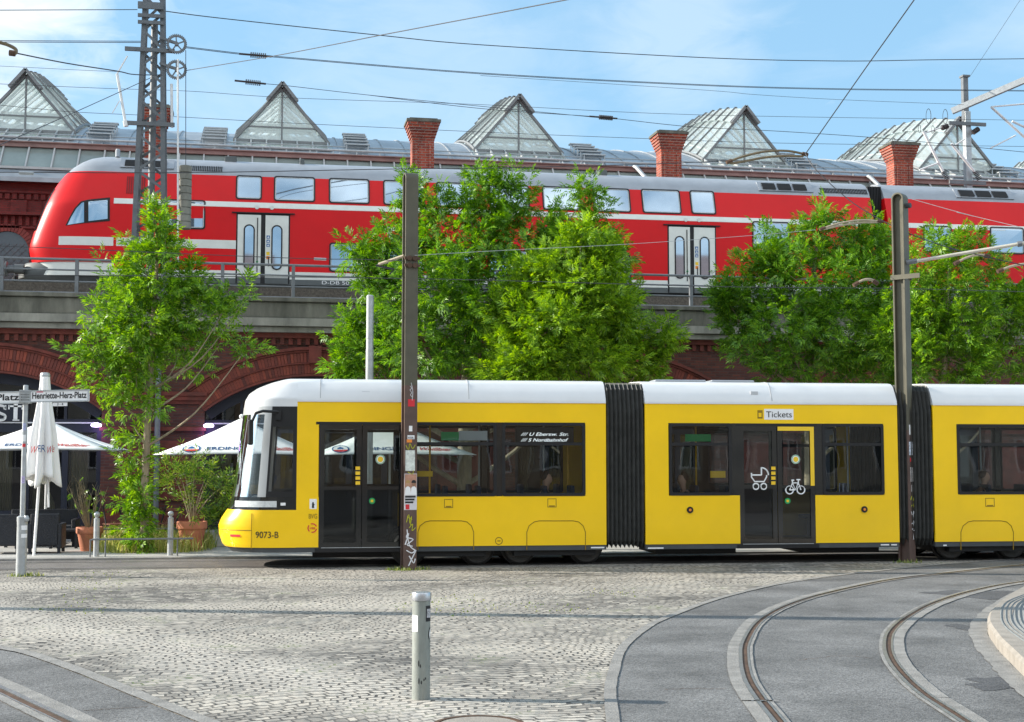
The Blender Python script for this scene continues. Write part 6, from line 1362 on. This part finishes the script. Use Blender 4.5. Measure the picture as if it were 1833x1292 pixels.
# ================================================================== CAFE FRONTS IN THE ARCHES
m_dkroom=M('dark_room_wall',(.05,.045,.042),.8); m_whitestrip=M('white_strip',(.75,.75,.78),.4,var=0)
m_purple=M('violet_lamp_glass',(.8,.75,1),.3,emit=(.72,.6,1),es=4,var=0)
names=['café front in the left arch with white letters and beige curtains','café front in the second arch behind the tram nose with violet lamp','café front in the third arch mostly hidden by the tram','café front in the arch at the right end']
m_shopglass2=glass_mat('dim_shop_glass',(.55,.58,.6),1.5,.01)
for bi,xc in enumerate(bays[2:6]):
    root=thing('cafe_front','dark navy timber '+names[bi],'shop front',(xc,YV+.5,0)); x0,x1=xc-HW,xc+HW; ztr=2.92
    f=MB(); y0,y1=YV+.42,YV+.54
    for xx in [x0+.0,x1-.16]+[x0+HW*2*k/6-.07 for k in range(1,6)]:
        f.box((xx,y0,0),(xx+.16,y1,ztr-.3))
    f.box((x0,y0-.004,ztr-.3),(x1,y1,ztr-.08)); f.box((x0,y0+.01,0),(x1,y1-.01,.55 if bi!=1 else .3))
    N=22
    for i in range(N):
        a0=-AMAX+2*AMAX*i/N; a1=-AMAX+2*AMAX*(i+1)/N
        f.hexa([(xc+r_*math.sin(a),y,ZAC+r_*math.cos(a)) for y in (y0,y1) for r_,a in ((RA+.02,a0),(RA+.02,a1),(RA-.26,a1),(RA-.26,a0))])
    for k in range(1,6):
        xx=x0+HW*2*k/6; zz_=ZAC+math.sqrt(RA*RA-(xx-xc)**2)-.2; f.box((xx-.035,y0+.01,ztr),(xx+.035,y1-.01,zz_))
    f.box((x0,y0+.006,ztr-.08),(x1,y1,ztr+.05)); f.build('frame',m_navy,root)
    q=MB(); q.box((x0+.02,y0-.03,ztr-.065),(x1-.15,y0-.006,ztr-.03)); q.build('transom_strip',m_whitestrip,root)
    g=MB(); g.add([(x0,YV+.48,0),(x1,YV+.48,0),(x1,YV+.48,ZCR),(x0,YV+.48,ZCR)],[(0,1,2,3)]); g.build('glazing',m_shopglass2,root,fix=False)
    for k in range(6):
        if (bi,k) in ((0,2),(1,2),(1,3)): continue
        xa=x0+HW*2*k/6+.1; q=MB(); rows=[]
        for j in range(9):
            z=.5+j*.26; w_=.55 if (k%2) else .75; pinch=1-.35*math.exp(-((z-1.2)/.35)**2) if k%2==0 else 1
            rows.append([(xa+.02+i*.8*w_*pinch/24,YV+.85+.035*math.sin(i*1.9),z) for i in range(25)])
        q.grid(rows); q.build('curtain',m_curtain,root,smooth=70,fix=False)
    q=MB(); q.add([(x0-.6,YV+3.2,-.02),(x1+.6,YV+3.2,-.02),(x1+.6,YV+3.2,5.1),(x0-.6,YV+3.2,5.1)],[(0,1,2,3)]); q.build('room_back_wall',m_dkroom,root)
    lampx=[x1-.12] if bi==0 else [x0+.12]
    for lx in lampx:
        if bi>1: continue
        q=MB(); zc=2.80; yl=YV-.12; q.lathe((lx,yl,zc),[(.02,-.05),(.12,-.04),(.14,-.005),(.12,.035),(.05,.06)],18,'z'); lo=q.build('wall_lamp',m_purple,None,origin=(lx,yl,zc))
        tag(lo,'small glowing violet wall lamp at the '+('right end of the left arch' if bi==0 else 'left end of the second arch'),'lamp','violet wall lamps')
        q=MB(); q.bar((lx,yl,zc+.05),(lx,YV+.42,zc+.08),.03); q.build('lamp_arm',m_navy,lo)
        pl_=bpy.data.lights.new('lamp_light','POINT'); pl_.energy=5; pl_.color=(.45,.2,1); pl_.shadow_soft_size=.1; po_=bpy.data.objects.new('lamp_light',pl_); COL.objects.link(po_); po_.parent=lo; po_.location=(0,-.12,-.18)
# signboard letters on the left front
xS=X(-13,YV+.3,740); tx=MB()
fr0=bpy.data.objects['cafe_front']
q=MB(); q.box((X(-170,YV+.3,740),YV+.34,Z(10,753,YV+.3)),(X(34,YV+.3,740)+.12,YV+.40,Z(10,722,YV+.3))); sb_=q.build('sign_board',m_navy,fr0)
def serif_S(px,py0,py1,mat):
    pass
zS0=Z(10,752,YV+.3); hS=(Z(10,726,YV+.3)-zS0)
# heavy roman capitals built from strokes
def stroke_letter(name,x,w,segs,r):
    q=MB()
    for s in segs:
        pts=[Vector((x+u*w,YV+.33,zS0+v*hS)) for u,v in s[1]]; pts=cat(pts,5) if len(pts)>2 else pts
        for a,b in zip(pts,pts[1:]):
            q.bar(a,b+(b-a)*.15,.02,s[0],up=(0,1,0)) if 0 else q.bar(a,b+(b-a)*.2,s[0],.03,up=(0,1,0))
    return q.build(name,m_print_w,sb_)
sx=X(-13,YV+.3,740); w1=X(12,YV+.3,740)-sx
stroke_letter('lettering_s',sx,w1,[(.07,[(.88,.78),(.72,.96),(.42,1.0),(.16,.84),(.22,.62),(.55,.48),(.86,.32),(.82,.08),(.5,.0),(.2,.06),(.08,.24)]),(.035,[(.89,.72),(.89,.98)]),(.035,[(.07,.02),(.07,.28)])],.05)
tx0=X(15,YV+.3,740); w2=X(40,YV+.3,740)-tx0
stroke_letter('lettering_t',tx0,w2,[(.045,[(.02,.97),(.98,.97)]),(.10,[(.5,.02),(.5,.98)]),(.035,[(.02,.75),(.02,1.0)]),(.035,[(.98,.75),(.98,1.0)]),(.03,[(.3,.01),(.7,.01)])],.05)
# small glowing lamps inside
for px,py,Y,c,es,lb in ((5,852,YV+1.6,(1,.03,.03),12,'small red glowing lamp inside the left arch'),(393,831,YV+1.4,(1,.25,.06),14,'small orange heater glow inside the second arch')):
    p=P(px,py,Y); q=MB(); q.lathe(p,[(.02,-.05),(.055,-.03),(.06,.0),(.05,.03),(.01,.05)],12); o=q.build('table_lamp',M('glow_'+str(px),c,.4,emit=c,es=es,var=0),origin=p); tag(o,lb,'lamp')
p=P(404,842,YV+1.0); q=MB(); q.box((p.x-.25,p.y,p.z-.22),(p.x+.2,p.y+.03,p.z+.2)); o=q.build('menu_board',M('lit_menu',(.5,.55,.55),.5,var=.4,vs=6),origin=p); tag(o,'pale menu board behind the glass of the second arch','board')
# ================================================================== DOWNPIPE on the pier
x=X(283,YV-.25,700); dp_=thing('downpipe','grey downpipe on the brick pier behind the slender left tree','pipe',(x,YV-.25,0)); q=MB(); q.tube([(x,YV-.25,0),(x,YV-.25,4.6),(x,YV-.1,5.0)],.075,12); q.build('pipe',m_steel,dp_,smooth=40)
q=MB(); [q.box((x-.1,YV-.34,z),(x+.1,YV-.05,z+.05)) for z in (1.2,3.1)]; q.build('pipe_clip',m_steel,dp_)
# ================================================================== PARASOLS
def parasol(label,cx,cy,hw,z_edge,z_apex,letters,rot=0):
    t=thing('open_parasol',label,'parasol',(cx,cy,0),'open white café parasols')
    c,s=math.cos(rot),math.sin(rot); W_=lambda u,v,z: Vector((cx+u*c-v*s,cy+u*s+v*c,z))
    q=MB(); n=10
    for (ax,ay),(bx,by) in (((-1,-1),(1,-1)),((1,-1),(1,1)),((1,1),(-1,1)),((-1,1),(-1,-1))):
        rows=[]
        for i in range(n+1):
            k=i/n; sag=-.05*math.sin(math.pi*k); rows.append([W_(hw*k*(ax+(bx-ax)*j/8),hw*k*(ay+(by-ay)*j/8),z_apex+(z_edge-z_apex)*k+sag*(1-.0*abs(j-4))+ .03*k*math.sin(math.pi*j/8)) for j in range(9)])
        q.grid(rows)
    cn=q.build('canopy',m_canvas,t,solid=.006,smooth=25,fix=False)
    q=MB(); q.tube([(cx,cy,0),(cx,cy,z_apex+.04)],.028,10); q.lathe((cx,cy,z_apex+.01),[(.06,0),(.06,.05),(.02,.08)],12); q.build('pole',m_print_w,t)
    q=MB(); 
    for a in ((-1,-1),(1,-1),(1,1),(-1,1),(0,-1),(0,1),(1,0),(-1,0)): q.bar((cx,cy,z_apex-.08),W_(a[0]*hw*.96,a[1]*hw*.96,z_edge-.03),.022)
    q.build('ribs',m_galv,t); q=MB(); q.box((cx-.35,cy-.35,0),(cx+.35,cy+.35,.09)); q.build('base',m_stone,t,bevel=.02)
    # printing low on the side that faces the square
    def on(u,vv):   # u along the edge, vv up the slope from the edge (metres)
        k=1-vv/hw; return W_(u,-hw*k,z_apex+(z_edge-z_apex)*k-.05*math.sin(math.pi*k)+.03*k*math.sin(math.pi*(u/(hw*k)+1)/2)+.012)-Vector((0,.012,0))
    ux=(W_(1,0,0)-W_(0,0,0))
    for body,u0,wd,mt,sh,sz in letters:
        o=text(body,.26,mt,None,(0,0,0),(1,0,0),(0,0,1),width=wd,origin=(0,0,0),shear=sh,bold=.004)
        for v in o.data.vertices: v.co=on(u0+v.co.x,.20+v.co.z*sz)-OFF[t.name]
        o.parent=t; OFF[o.name]=OFF[t.name]; o.location=(0,0,0)
    if letters:
        u0=letters[0][1]-.32; q=MB(); q.add([on(u0+.20*math.cos(2*math.pi*k/24),.30+.22*math.sin(2*math.pi*k/24)) for k in range(24)],[tuple(range(24))]); lg=q.build('round_logo',m_print_blue,t,fix=False)
        q=MB(); q.add([on(u0+.165*math.cos(2*math.pi*k/24),.30+.18*math.sin(2*math.pi*k/24))+Vector((0,-.004,.004)) for k in range(24)],[tuple(range(24))]); q.build('logo_field',m_print_w,lg,fix=False)
        q=MB(); q.add([on(u0+.165*math.cos(R(180+180*k/12)),.24+.12*math.sin(R(180+180*k/12)))+Vector((0,-.006,.006)) for k in range(13)],[tuple(range(13))]); q.build('logo_band',m_print_r,lg,fix=False)
        q=MB(); q.add([on(u0+u,.30+v)+Vector((0,-.006,.006)) for u,v in ((-.08,-.02),(.08,-.02),(.06,.06),(0,.12),(-.06,.06))],[tuple(range(5))]); q.build('logo_figure',m_print_blue,lg,fix=False)
    return t
Y1=32.0
xr=X(211,Y1-1.7,803); hw1=1.72; ze=Z(100,806,Y1-1.7); za=Z(85,752,Y1)
parasol('open white parasol with blue and red lettering at the left edge behind the street sign',xr-hw1,Y1,hw1,ze,za,[('ERDINGER',-.67,.92,m_print_blue,0,1),('Weißbier',.38,.68,m_print_r,.35,1)])
xl=X(278,Y1-1.7,812); ze2=Z(300,814,Y1-1.9)
parasol('open white parasol reaching behind the tram nose, right of the oleander',xl+hw1+.1,Y1+.2,hw1+.1,ze2,Z(430,748,Y1+.2),[('ERDINGER',-.70,1.05,m_print_blue,0,1),('Weißbier',.62,.75,m_print_r,.35,1)],rot=R(-2))
x3=X(700,Y1,800)
parasol('open white parasol behind the tram, seen only through its windows',x3,Y1+.3,hw1+.1,ze2,Z(430,748,Y1+.2),[('ERDINGER',-.95,1.1,m_print_blue,0,1),('Weißbier',.5,.75,m_print_r,.35,1)])
# closed parasol
pc=P(74,940,28.0); pc.z=0; cpz=thing('closed_parasol','folded white parasol with red and blue print standing behind the street sign','parasol',(pc.x,pc.y,0))
zt0=Z(74,672,28); zbm=Z(74,845,28); q=MB(); rows=[]; K=64; rr=random.Random(5)
for i in range(26):
    k=i/25; z=zt0+(zbm-zt0)*k; rad=.085+.18*k**1.25; row=[]
    for j in range(K+1):
        a=2*math.pi*j/K; fold=math.cos(a*7+1.2*math.sin(a)+k*.8); rj=rad*(1+.42*min(1,k*1.6)*fold); drop=(.20*(.5+.5*math.cos(a*4+.7))+.12*(.5+.5*math.cos(a*7)))*max(0,k-.62)/.38
        row.append((pc.x+rj*math.cos(a),pc.y+rj*math.sin(a),z-drop))
    rows.append(row)
q.grid(rows); cv=q.build('canopy',m_canvas,cpz,smooth=70,fix=False,solid=.006)
q=MB(); q.lathe((pc.x,pc.y,zt0-.02),[(.10,0),(.10,.03),(.085,.07),(.05,.08)],16); q.build('cap',m_galv,cpz); q=MB(); q.tube([(pc.x-.12,pc.y-.05,0),(pc.x-.04,pc.y,zbm+.3)],.028,10); q.tube([(pc.x+.13,pc.y,Z(76,908,28)),(pc.x+.10,pc.y,zbm+.1)],.020,8); q.build('pole',m_print_w,cpz)
for body,u0,wd,mt,sh,zz_ in (('W',-.21,.13,m_print_r,.4,.0),('ER',-.065,.13,m_print_blue,0,.03),('We',.08,.13,m_print_r,.4,.0)):
    o=text(body,.20,mt,None,(0,0,0),(1,0,0),(0,0,1),width=wd,origin=(0,0,0),shear=sh,bold=.0,extr=.002); zc0=Z(74,812,28)+zz_
    for v in o.data.vertices:
        u=u0+v.co.x; th=u/.27; k=(zt0-zc0)/(zt0-zbm); rad=(.085+.18*k**1.25)*1.34; v.co=Vector((pc.x+rad*math.sin(th*1.05),pc.y-rad*math.cos(th*1.05),zc0+v.co.z+v.co.x*.3*abs(th)))-OFF[cpz.name]
    o.parent=cpz; OFF[o.name]=OFF[cpz.name]; o.location=(0,0,0)
# ================================================================== TERRACE SEATS
def armchair(label,cx,cy,rot,wide=.62):
    t=thing('rattan_armchair',label,'armchair',(0,0,0),'black rattan terrace seats'); h=wide/2
    def part(nm,boxes):
        q=MB(); [q.box(a,b) for a,b in boxes]; q.build(nm,m_rattan,t,bevel=.02)
    part('seat',[((-h+.09,-.30,.16),(h-.09,.26,.36))]); part('backrest',[((-h+.05,-.36,.16),(h-.05,-.27,.80))])
    for s in (-1,1): part('armrest',[((min(s*h,s*(h-.10)),-.36,.10),(max(s*h,s*(h-.10)),.32,.60))])
    q=MB(); q.box((-h+.1,-.26,.36),(h-.1,.25,.46)); q.build('cushion',M('dark_cushion',(.03,.034,.042),.8,var=.15,vs=9) if 'dark_cushion' not in bpy.data.materials else bpy.data.materials['dark_cushion'],t,bevel=.03)
    for sx in (-1,1):
        for sy in (-.32,.28): q=MB(); q.box((sx*(h-.05)-.03,sy-.03,0),(sx*(h-.05)+.03,sy+.03,.11)); q.build('leg',m_rattan,t)
    t.location=(cx,cy,0); t.rotation_euler.z=rot; OFF[t.name]=Vector((cx,cy,0)); return t
for px,py,Y,rot,wd,lb in ((84,978,28.9,0,.66,'black rattan armchair with its back to the square, right of the street sign'),(12,978,28.9,0,.62,'black rattan armchair at the left edge, left of the street sign'),(75,965,31.0,R(180),1.5,'long black rattan sofa facing the square behind the armchairs')):
    c=P(px,py,Y); armchair(lb,c.x,c.y,rot,wd)
c=P(117,962,30.4); t=thing('terrace_table','low black terrace table beside the terracotta pot','table',(c.x,c.y,0)); q=MB(); q.box((c.x-.3,c.y-.3,.36),(c.x+.3,c.y+.3,.40)); q.build('table_top',m_rattan,t); 
for a in (-1,1):
    for b in (-1,1): q=MB(); q.box((c.x+a*.26-.03,c.y+b*.26-.03,0),(c.x+a*.26+.03,c.y+b*.26+.03,.36)); q.build('leg',m_rattan,t)
# folding chairs / table in front of the pier
for px,lb,rt in ((205,'dark folding bistro chair behind the tree, left of the trunk',.5),(300,'dark folding bistro chair behind the tree, right of the trunk',-.5)):
    c=P(px,955,31.5); t=thing('bistro_chair',lb,'chair',(0,0,0),'bistro chairs'); m_cw=M('red_brown_slats',(.22,.08,.05),.6) if 'red_brown_slats' not in bpy.data.materials else bpy.data.materials['red_brown_slats']
    q=MB(); [q.box((-.2,-.2+.09*k,.44),(.2,-.13+.09*k,.46)) for k in range(5)]; q.build('seat',m_cw,t); q=MB(); [q.bar((-.2,.2,.66+.1*k),(.2,.22,.66+.1*k),.02,.07) for k in range(2)]; q.build('backrest',m_cw,t)
    for s in (-1,1): q=MB(); q.bar((s*.19,-.2,0),(s*.19,.22,.84),.025); q.bar((s*.21,.2,0),(s*.21,-.18,.44),.025); q.build('leg',m_black,t)
    t.location=(c.x,c.y,0); t.rotation_euler.z=rt; OFF[t.name]=Vector((c.x,c.y,0))
# ================================================================== BOLLARDS, RAIL, SIGN
def ball_bollard(px,py,lb):
    c=G(px,py); t=thing('ball_bollard',lb,'bollard',(c.x,c.y,0),'ball topped bollards'); q=MB(); q.lathe((c.x,c.y,-.02),[(.056,0),(.056,.76),(.03,.775),(.03,.80)],20); q.build('post',m_galv,t,smooth=40)
    q=MB(); q.lathe((c.x,c.y,.82),[(.057*math.cos(R(a)),.057*math.sin(R(a))) for a in range(-80,81,16)],20); q.build('ball',m_galv,t,smooth=60)
ball_bollard(172,996,'ball topped grey bollard before the left end of the grassy bed'); ball_bollard(304.5,994,'ball topped grey bollard before the right part of the grassy bed')
def guard(lb,pts,Y,posts,h):
    t=thing('tree_guard_rail',lb,'rail',(X(pts[0],Y),Y,0),'tree guard rails'); xa,xb=X(pts[0],Y,960),X(pts[1],Y,960); q=MB(); q.tube([(xa,Y,h-.02),(xa+.06,Y,h),(xb,Y,h)],.018,8); q.build('rail',m_steel,t)
    for p_ in posts: x=X(p_,Y,960); q=MB(); q.tube([(x,Y,-.02),(x,Y,h)],.015,8); q.build('post',m_steel,t)
guard('low grey tube rail along the front of the grassy tree bed',(161,346),27.4,(162,189,318),.34); guard('low grey double rail along the back of the grassy tree bed',(176,318),29.7,(190,250,316),.42)
# foreground bollard
m_oldb=M('weathered_bollard',(.25,.27,.25),.6,var=.2,vs=7,metal=.2,stain=.35,stcol=(.16,.14,.11),stretch=(1.6,1.6,.5))
c=G(753.5,1246); fb=thing('steel_bollard','weathered grey green steel bollard with bright metal cap, alone in the front cobbles','bollard',(c.x,c.y,0))
q=MB(); q.lathe((c.x,c.y,-.03),[(.0735,0),(.0735,.80)],40); q.build('tube',m_oldb,fb,smooth=40); m_cap=M('polished_cap',(.5,.51,.53),.3,metal=.8,var=.08)
q=MB(); q.lathe((c.x,c.y,.765),[(.079,0),(.080,.005),(.080,.058),(.077,.064),(.02,.066)],40); q.build('cap',m_cap,fb,smooth=40)
def cyl_patch(a0,a1,z0,z1,mat,name,ell=False,r=.0748):
    q=MB(); V_=lambda a,z:(c.x+r*math.sin(R(a)),c.y-r*math.cos(R(a)),z)
    if ell: q.add([V_((a0+a1)/2+(a1-a0)/2*math.cos(2*math.pi*k/24),(z0+z1)/2+(z1-z0)/2*math.sin(2*math.pi*k/24)) for k in range(24)],[tuple(range(24))])
    else: q.grid([[V_(a0+(a1-a0)*i/8,z) for i in range(9)] for z in (z0,z1)])
    return q.build(name,mat,fb,fix=False)
cyl_patch(-85,-28,.52,.65,m_print_w,'torn_sticker'); cyl_patch(22,75,.60,.725,m_print_b,'black_sticker'); cyl_patch(30,70,.63,.70,M('grey_print',(.4,.4,.42),.6,var=.6,vs=60),'sticker_print',r=.0752)
cyl_patch(42,110,.43,.56,m_print_b,'round_sticker',True); cyl_patch(52,112,.445,.545,m_print_w,'sticker_field',True,r=.0754)
for a,z,l in ((-22,.27,.05),(-12,.25,.03),(-20,.13,.05),(-5,.12,.03),(12,.14,.02),(22,.15,.02)): cyl_patch(a-4,a+4,z-l/2,z+l/2,m_print_b,'scratch_mark',True,r=.0746)
# street sign
c=G(37.5,1029); sg=thing('street_sign','street name sign on a slim grey post with two name boards','street sign',(c.x,c.y,0)); ks=(c-EYE).length/FPX
zs=lambda py:Z(37,py,c.y)
q=MB(); q.lathe((c.x,c.y,-.03),[(.084,0),(.084,zs(934)+.03),(.088,zs(932)+.03),(.088,zs(925)+.03),(.055,zs(923)+.03)],28); q.build('lower_post',m_galv,sg,smooth=40)
q=MB(); q.lathe((c.x,c.y,zs(925)),[(.042,0),(.042,zs(690)-zs(925)),(.03,zs(690)-zs(925)+.01)],20); q.build('upper_post',m_galv,sg,smooth=40)
q=MB(); zb=zs(722); zt=zs(698); q.box((c.x-.09,c.y-.09,zb-.0),(c.x+.09,c.y+.09,zb+.03)); q.box((c.x-.09,c.y-.09,zt-.03),(c.x+.09,c.y+.09,zt)); q.box((c.x-.055,c.y-.075,zb+.03),(c.x+.055,c.y+.075,zt-.03)); 
for k in range(4): q.box((c.x-.085,c.y-.10,zb+.02+k*.045),(c.x+.085,c.y-.085,zb+.045+k*.045))
q.build('bracket',m_galv,sg)
q=MB(); q.lathe((c.x+.07,c.y-.05,zs(928)),[(.02,-.05),(.045,-.03),(.05,.0),(.03,.05)],12); q.build('knob',m_galv,sg)
def board(x0,x1,z0,z1,tilt,body,tw,par,align=0,size=.145):
    # x offsets from the post, board slightly turned
    A=Vector((math.cos(-YAW+tilt),math.sin(-YAW+tilt),.018)); o_=Vector((c.x,c.y-.06,0)); N_=Vector((A.y,-A.x,0)).normalized()
    q=MB(); W_=lambda u,z,n: o_+A*u+Vector((0,0,z))+N_*n
    q.hexa([W_(u,z,n) for z in (z0,z1) for u,n in ((x0,0),(x1,0),(x1,-.03),(x0,-.03))]); b=q.build('name_board',m_print_w,par,bevel=.004)
    q=MB(); q.ring([W_(u,z,.0) for u,z in rrect(x0,z0,x1,z1,.012)],[W_(u,z,.0) for u,z in rrect(x0+.018,z0+.018,x1-.018,z1-.018,.008)],N_*.012); q.build('board_frame',m_galv,b)
    text(body,size,m_print_b,b,W_(align,z0+.062,.003),A,(0,0,1),width=tw,bold=.0025); return W_,b
W_,b=board(.075,1.06,zs(720)-.005,zs(699),0,'Henriette-Herz-Platz',.90,sg,.115)
q=MB(); q.hexa([W_(u,z,n) for z in (zs(698)-.075,zs(698)-.05) for u,n in ((.21,.003),(.34,.003),(.34,.006),(.21,.006))]) if 0 else None
q=MB(); q.hexa([W_(u,z,n) for z in (zs(728),zs(721)-.005) for u,n in ((.46,-.005),(.70,-.005),(.70,-.02),(.46,-.02))]); nb=q.build('number_plate',m_print_w,sg); text('3 - 4',.055,m_print_b,nb,W_(.53,zs(727)+.004,-.002),W_(1,0,0)-W_(0,0,0),(0,0,1),width=.10)
q=MB(); q.hexa([W_(u,z,n) for z in (zs(702)-.012,zs(702)+.012) for u,n in ((.19,.002),(.30,.002),(.30,.004),(.19,.004))]); q.build('scrap_sticker',M('pink_scrap',(.7,.25,.3),.6,var=.2,vs=30),b)
board(-.92,-.075,zs(722)-.005,zs(700),R(3),'er Platz',.60,sg,-.70)
for z0,z1,mt in ((zs(770),zs(757),M('grey_blue_sticker',(.35,.38,.55),.6,var=.4,vs=50)),(zs(790),zs(778),m_print_w),(zs(865),zs(852),M('violet_sticker',(.4,.35,.55),.6,var=.5,vs=60)),(zs(800),zs(794),m_print_r)):
    q=MB(); q.grid([[(c.x+.0428*math.sin(R(a)),c.y-.0428*math.cos(R(a)),z) for a in range(-40,50,15)] for z in (z0,z1)]); q.build('sticker',mt,sg,fix=False)
for z0,z1 in ((zs(948),zs(940)),(zs(962),zs(955))):
    q=MB(); q.grid([[(c.x+.0848*math.sin(R(a)),c.y-.0848*math.cos(R(a)),z) for a in range(0,80,15)] for z in (z0,z1)]); q.build('sticker',m_print_w,sg,fix=False)
# ================================================================== PASSENGERS
def skin_mesh(name,verts,edges,mat,parent,lvl=2):
    me=bpy.data.meshes.new('sk'); me.from_pydata([v[0] for v in verts],edges,[]); o=bpy.data.objects.new('sk',me); COL.objects.link(o)
    sm=o.modifiers.new('s','SKIN'); 
    for i,v in enumerate(verts): me.skin_vertices[0].data[i].radius=(v[1],v[2] if len(v)>2 else v[1])
    me.skin_vertices[0].data[0].use_root=True; sb=o.modifiers.new('u','SUBSURF'); sb.levels=lvl; sb.render_levels=lvl
    dg=bpy.context.evaluated_depsgraph_get(); m2=bpy.data.meshes.new_from_object(o.evaluated_get(dg)); bpy.data.objects.remove(o)
    m2.materials.clear(); m2.materials.append(mat); m2.polygons.foreach_set('use_smooth',[True]*len(m2.polygons)); p=bpy.data.objects.new(name,m2); COL.objects.link(p); p.parent=parent; OFF[p.name]=OFF[parent.name]; return p
m_skin=M('skin',(.50,.30,.22),.5,var=.05)
def person(label,s,n,face,coat,hair,zseat=.82):
    root=thing('person',label,'person',TP(s,n,zseat),None); F=TX*face; Rr=F.cross(Vector((0,0,1))); U=Vector((0,0,1))
    L=lambda f,r,u: F*f+Rr*r+U*u
    V=[(L(0,0,.10),.15,.13),(L(-.02,0,.30),.14,.12),(L(-.02,0,.48),.16,.11),(L(0,0,.56),.06),(L(.02,0,.64),.052),(L(.045,0,.72),.075,.08),(L(.03,0,.80),.085,.09),(L(.02,0,.86),.05)]
    E=[(0,1),(1,2),(2,3),(3,4),(4,5),(5,6),(6,7)]
    for sd in (-1,1):
        b=len(V); V+=[(L(-.02,sd*.19,.47),.055),(L(.05,sd*.23,.22),.045),(L(.26,sd*.16,.12),.036),(L(.34,sd*.12,.12),.034,.02)]; E+=[(2,b),(b,b+1),(b+1,b+2),(b+2,b+3)]
        for k in range(4): V.append((L(.42-.01*abs(k-1),sd*(.155-.022*k),.11-.015*k%2*0),.009)); E.append((b+3,len(V)-1))
        V.append((L(.37,sd*.08,.135),.010)); E.append((b+3,len(V)-1))
        b=len(V); V+=[(L(.08,sd*.10,.05),.085),(L(.42,sd*.11,.04),.06),(L(.42,sd*.11,-.38),.042),(L(.53,sd*.11,-.42),.03)]; E+=[(0,b),(b,b+1),(b+1,b+2),(b+2,b+3)]
    b=len(V); V.append((L(.125,0,.735),.014)); E.append((5,b))
    skin_mesh('body',V,E,m_skin,root)
    C=[(L(0,0,.08),.165,.145),(L(-.02,0,.30),.155,.135),(L(-.02,0,.47),.17,.125),(L(0,0,.555),.075)]; CE_=[(0,1),(1,2),(2,3)]
    for sd in (-1,1): b=len(C); C+=[(L(-.02,sd*.19,.465),.068),(L(.05,sd*.23,.22),.058),(L(.27,sd*.155,.12),.046)]; CE_+=[(2,b),(b,b+1),(b+1,b+2)]
    skin_mesh('coat',C,CE_,coat,root)
    Tt=[(L(0,0,.05),.15,.13)]; TE=[]
    for sd in (-1,1): b=len(Tt); Tt+=[(L(.10,sd*.10,.05),.10),(L(.43,sd*.11,.04),.072),(L(.42,sd*.11,-.36),.056)]; TE+=[(0,b),(b,b+1),(b+1,b+2)]
    skin_mesh('trousers',Tt,TE,M('dark_trousers',(.02,.022,.03),.8) if 'dark_trousers' not in bpy.data.materials else bpy.data.materials['dark_trousers'],root)
    skin_mesh('hair',[(L(-.035,0,.72),.06,.075),(L(-.02,0,.80),.088,.092),(L(.015,0,.865),.07,.08),(L(.06,0,.87),.035,.06)],[(0,1),(1,2),(2,3)],hair,root)
    for sd in (-1,1):
        q=MB(); e=Vector(TP(s,n,zseat))+L(.118,sd*.032,.762); q.lathe(e,[(.004,-.008),(.009,-.005),(.010,0),(.009,.005),(.004,.008)],8); q.build('eye',m_print_b,root)
mc1=M('black_coat',(.012,.012,.014),.85); mc2=M('navy_coat',(.02,.025,.05),.85); mh1=M('dark_hair',(.015,.01,.008),.6); mh2=M('brown_hair',(.06,.03,.015),.6)
person('person in a dark coat seated behind the second window of the front tram section',S(985),.55,1,mc1,mh1,.78)
person('person in a black coat seated behind the left window of the middle tram section',S(1238),.55,-1,mc1,mh2,.76)
person('person in a navy coat seated behind the window at the right edge',S(1785),.55,1,mc2,mh2,.80)

# ================================================================== HOUSES ACROSS THE SQUARE (behind the camera, mirrored in the glass)
m_hwin=M('house_window_glass',(.05,.06,.07),.05,var=.2,spec=.8)
for x0,x1,h,c,lb in ((-60,-31,17,(.42,.36,.27),'ochre rendered house across the square'),(-31,-2,19,(.50,.47,.42),'pale grey rendered house across the square'),(-2,24,16,(.40,.30,.22),'tan rendered house across the square'),(24,58,20,(.48,.45,.40),'cream rendered house across the square')):
    t=thing('town_house',lb,'house',((x0+x1)/2,-42,0),'houses across the square'); mt=M('render_'+str(x0),c,.85,var=.15,vs=.6)
    q=MB(); q.box((x0,-54,-.1),(x1-.05,-42,h)); q.build('wall',mt,t)
    q=MB(); q.box((x0+.1,-54,h),(x1-.15,-41.5,h+.4)); q.extr([(x0+.2,-42,h+.4),(x0+.2,-54,h+.4),(x0+.2,-48,h+4)],(x1-x0-.4,0,0)); q.build('roof',m_fascia,t)
    w0=None; nx=int((x1-x0)/3.2); nf=int((h-1)/3.5)
    for f in range(nf):
        for k in range(nx):
            cx=x0+(x1-x0)*(k+.5)/nx; z=1.2+f*3.5
            if w0 is None:
                q=MB(); q.ring([(cx-.7,-41.95,z-.1),(cx+.7,-41.95,z-.1),(cx+.7,-41.95,z+2),(cx-.7,-41.95,z+2)],[(cx-.55,-41.95,z+.05),(cx+.55,-41.95,z+.05),(cx+.55,-41.95,z+1.85),(cx-.55,-41.95,z+1.85)],(0,-.06,0)); q.bar((cx,-41.96,z),(cx,-41.96,z+1.9),.07); w0=q.build('window',m_print_w,t); ox,oz=cx,z
                q=MB(); q.box((cx-.56,-41.99,z+.04),(cx+.56,-41.97,z+1.86)); p0=q.build('pane',m_hwin,w0)
            else:
                a=w0.copy(); COL.objects.link(a); a.location=(cx-ox,0,z-oz); b=p0.copy(); COL.objects.link(b); b.parent=a
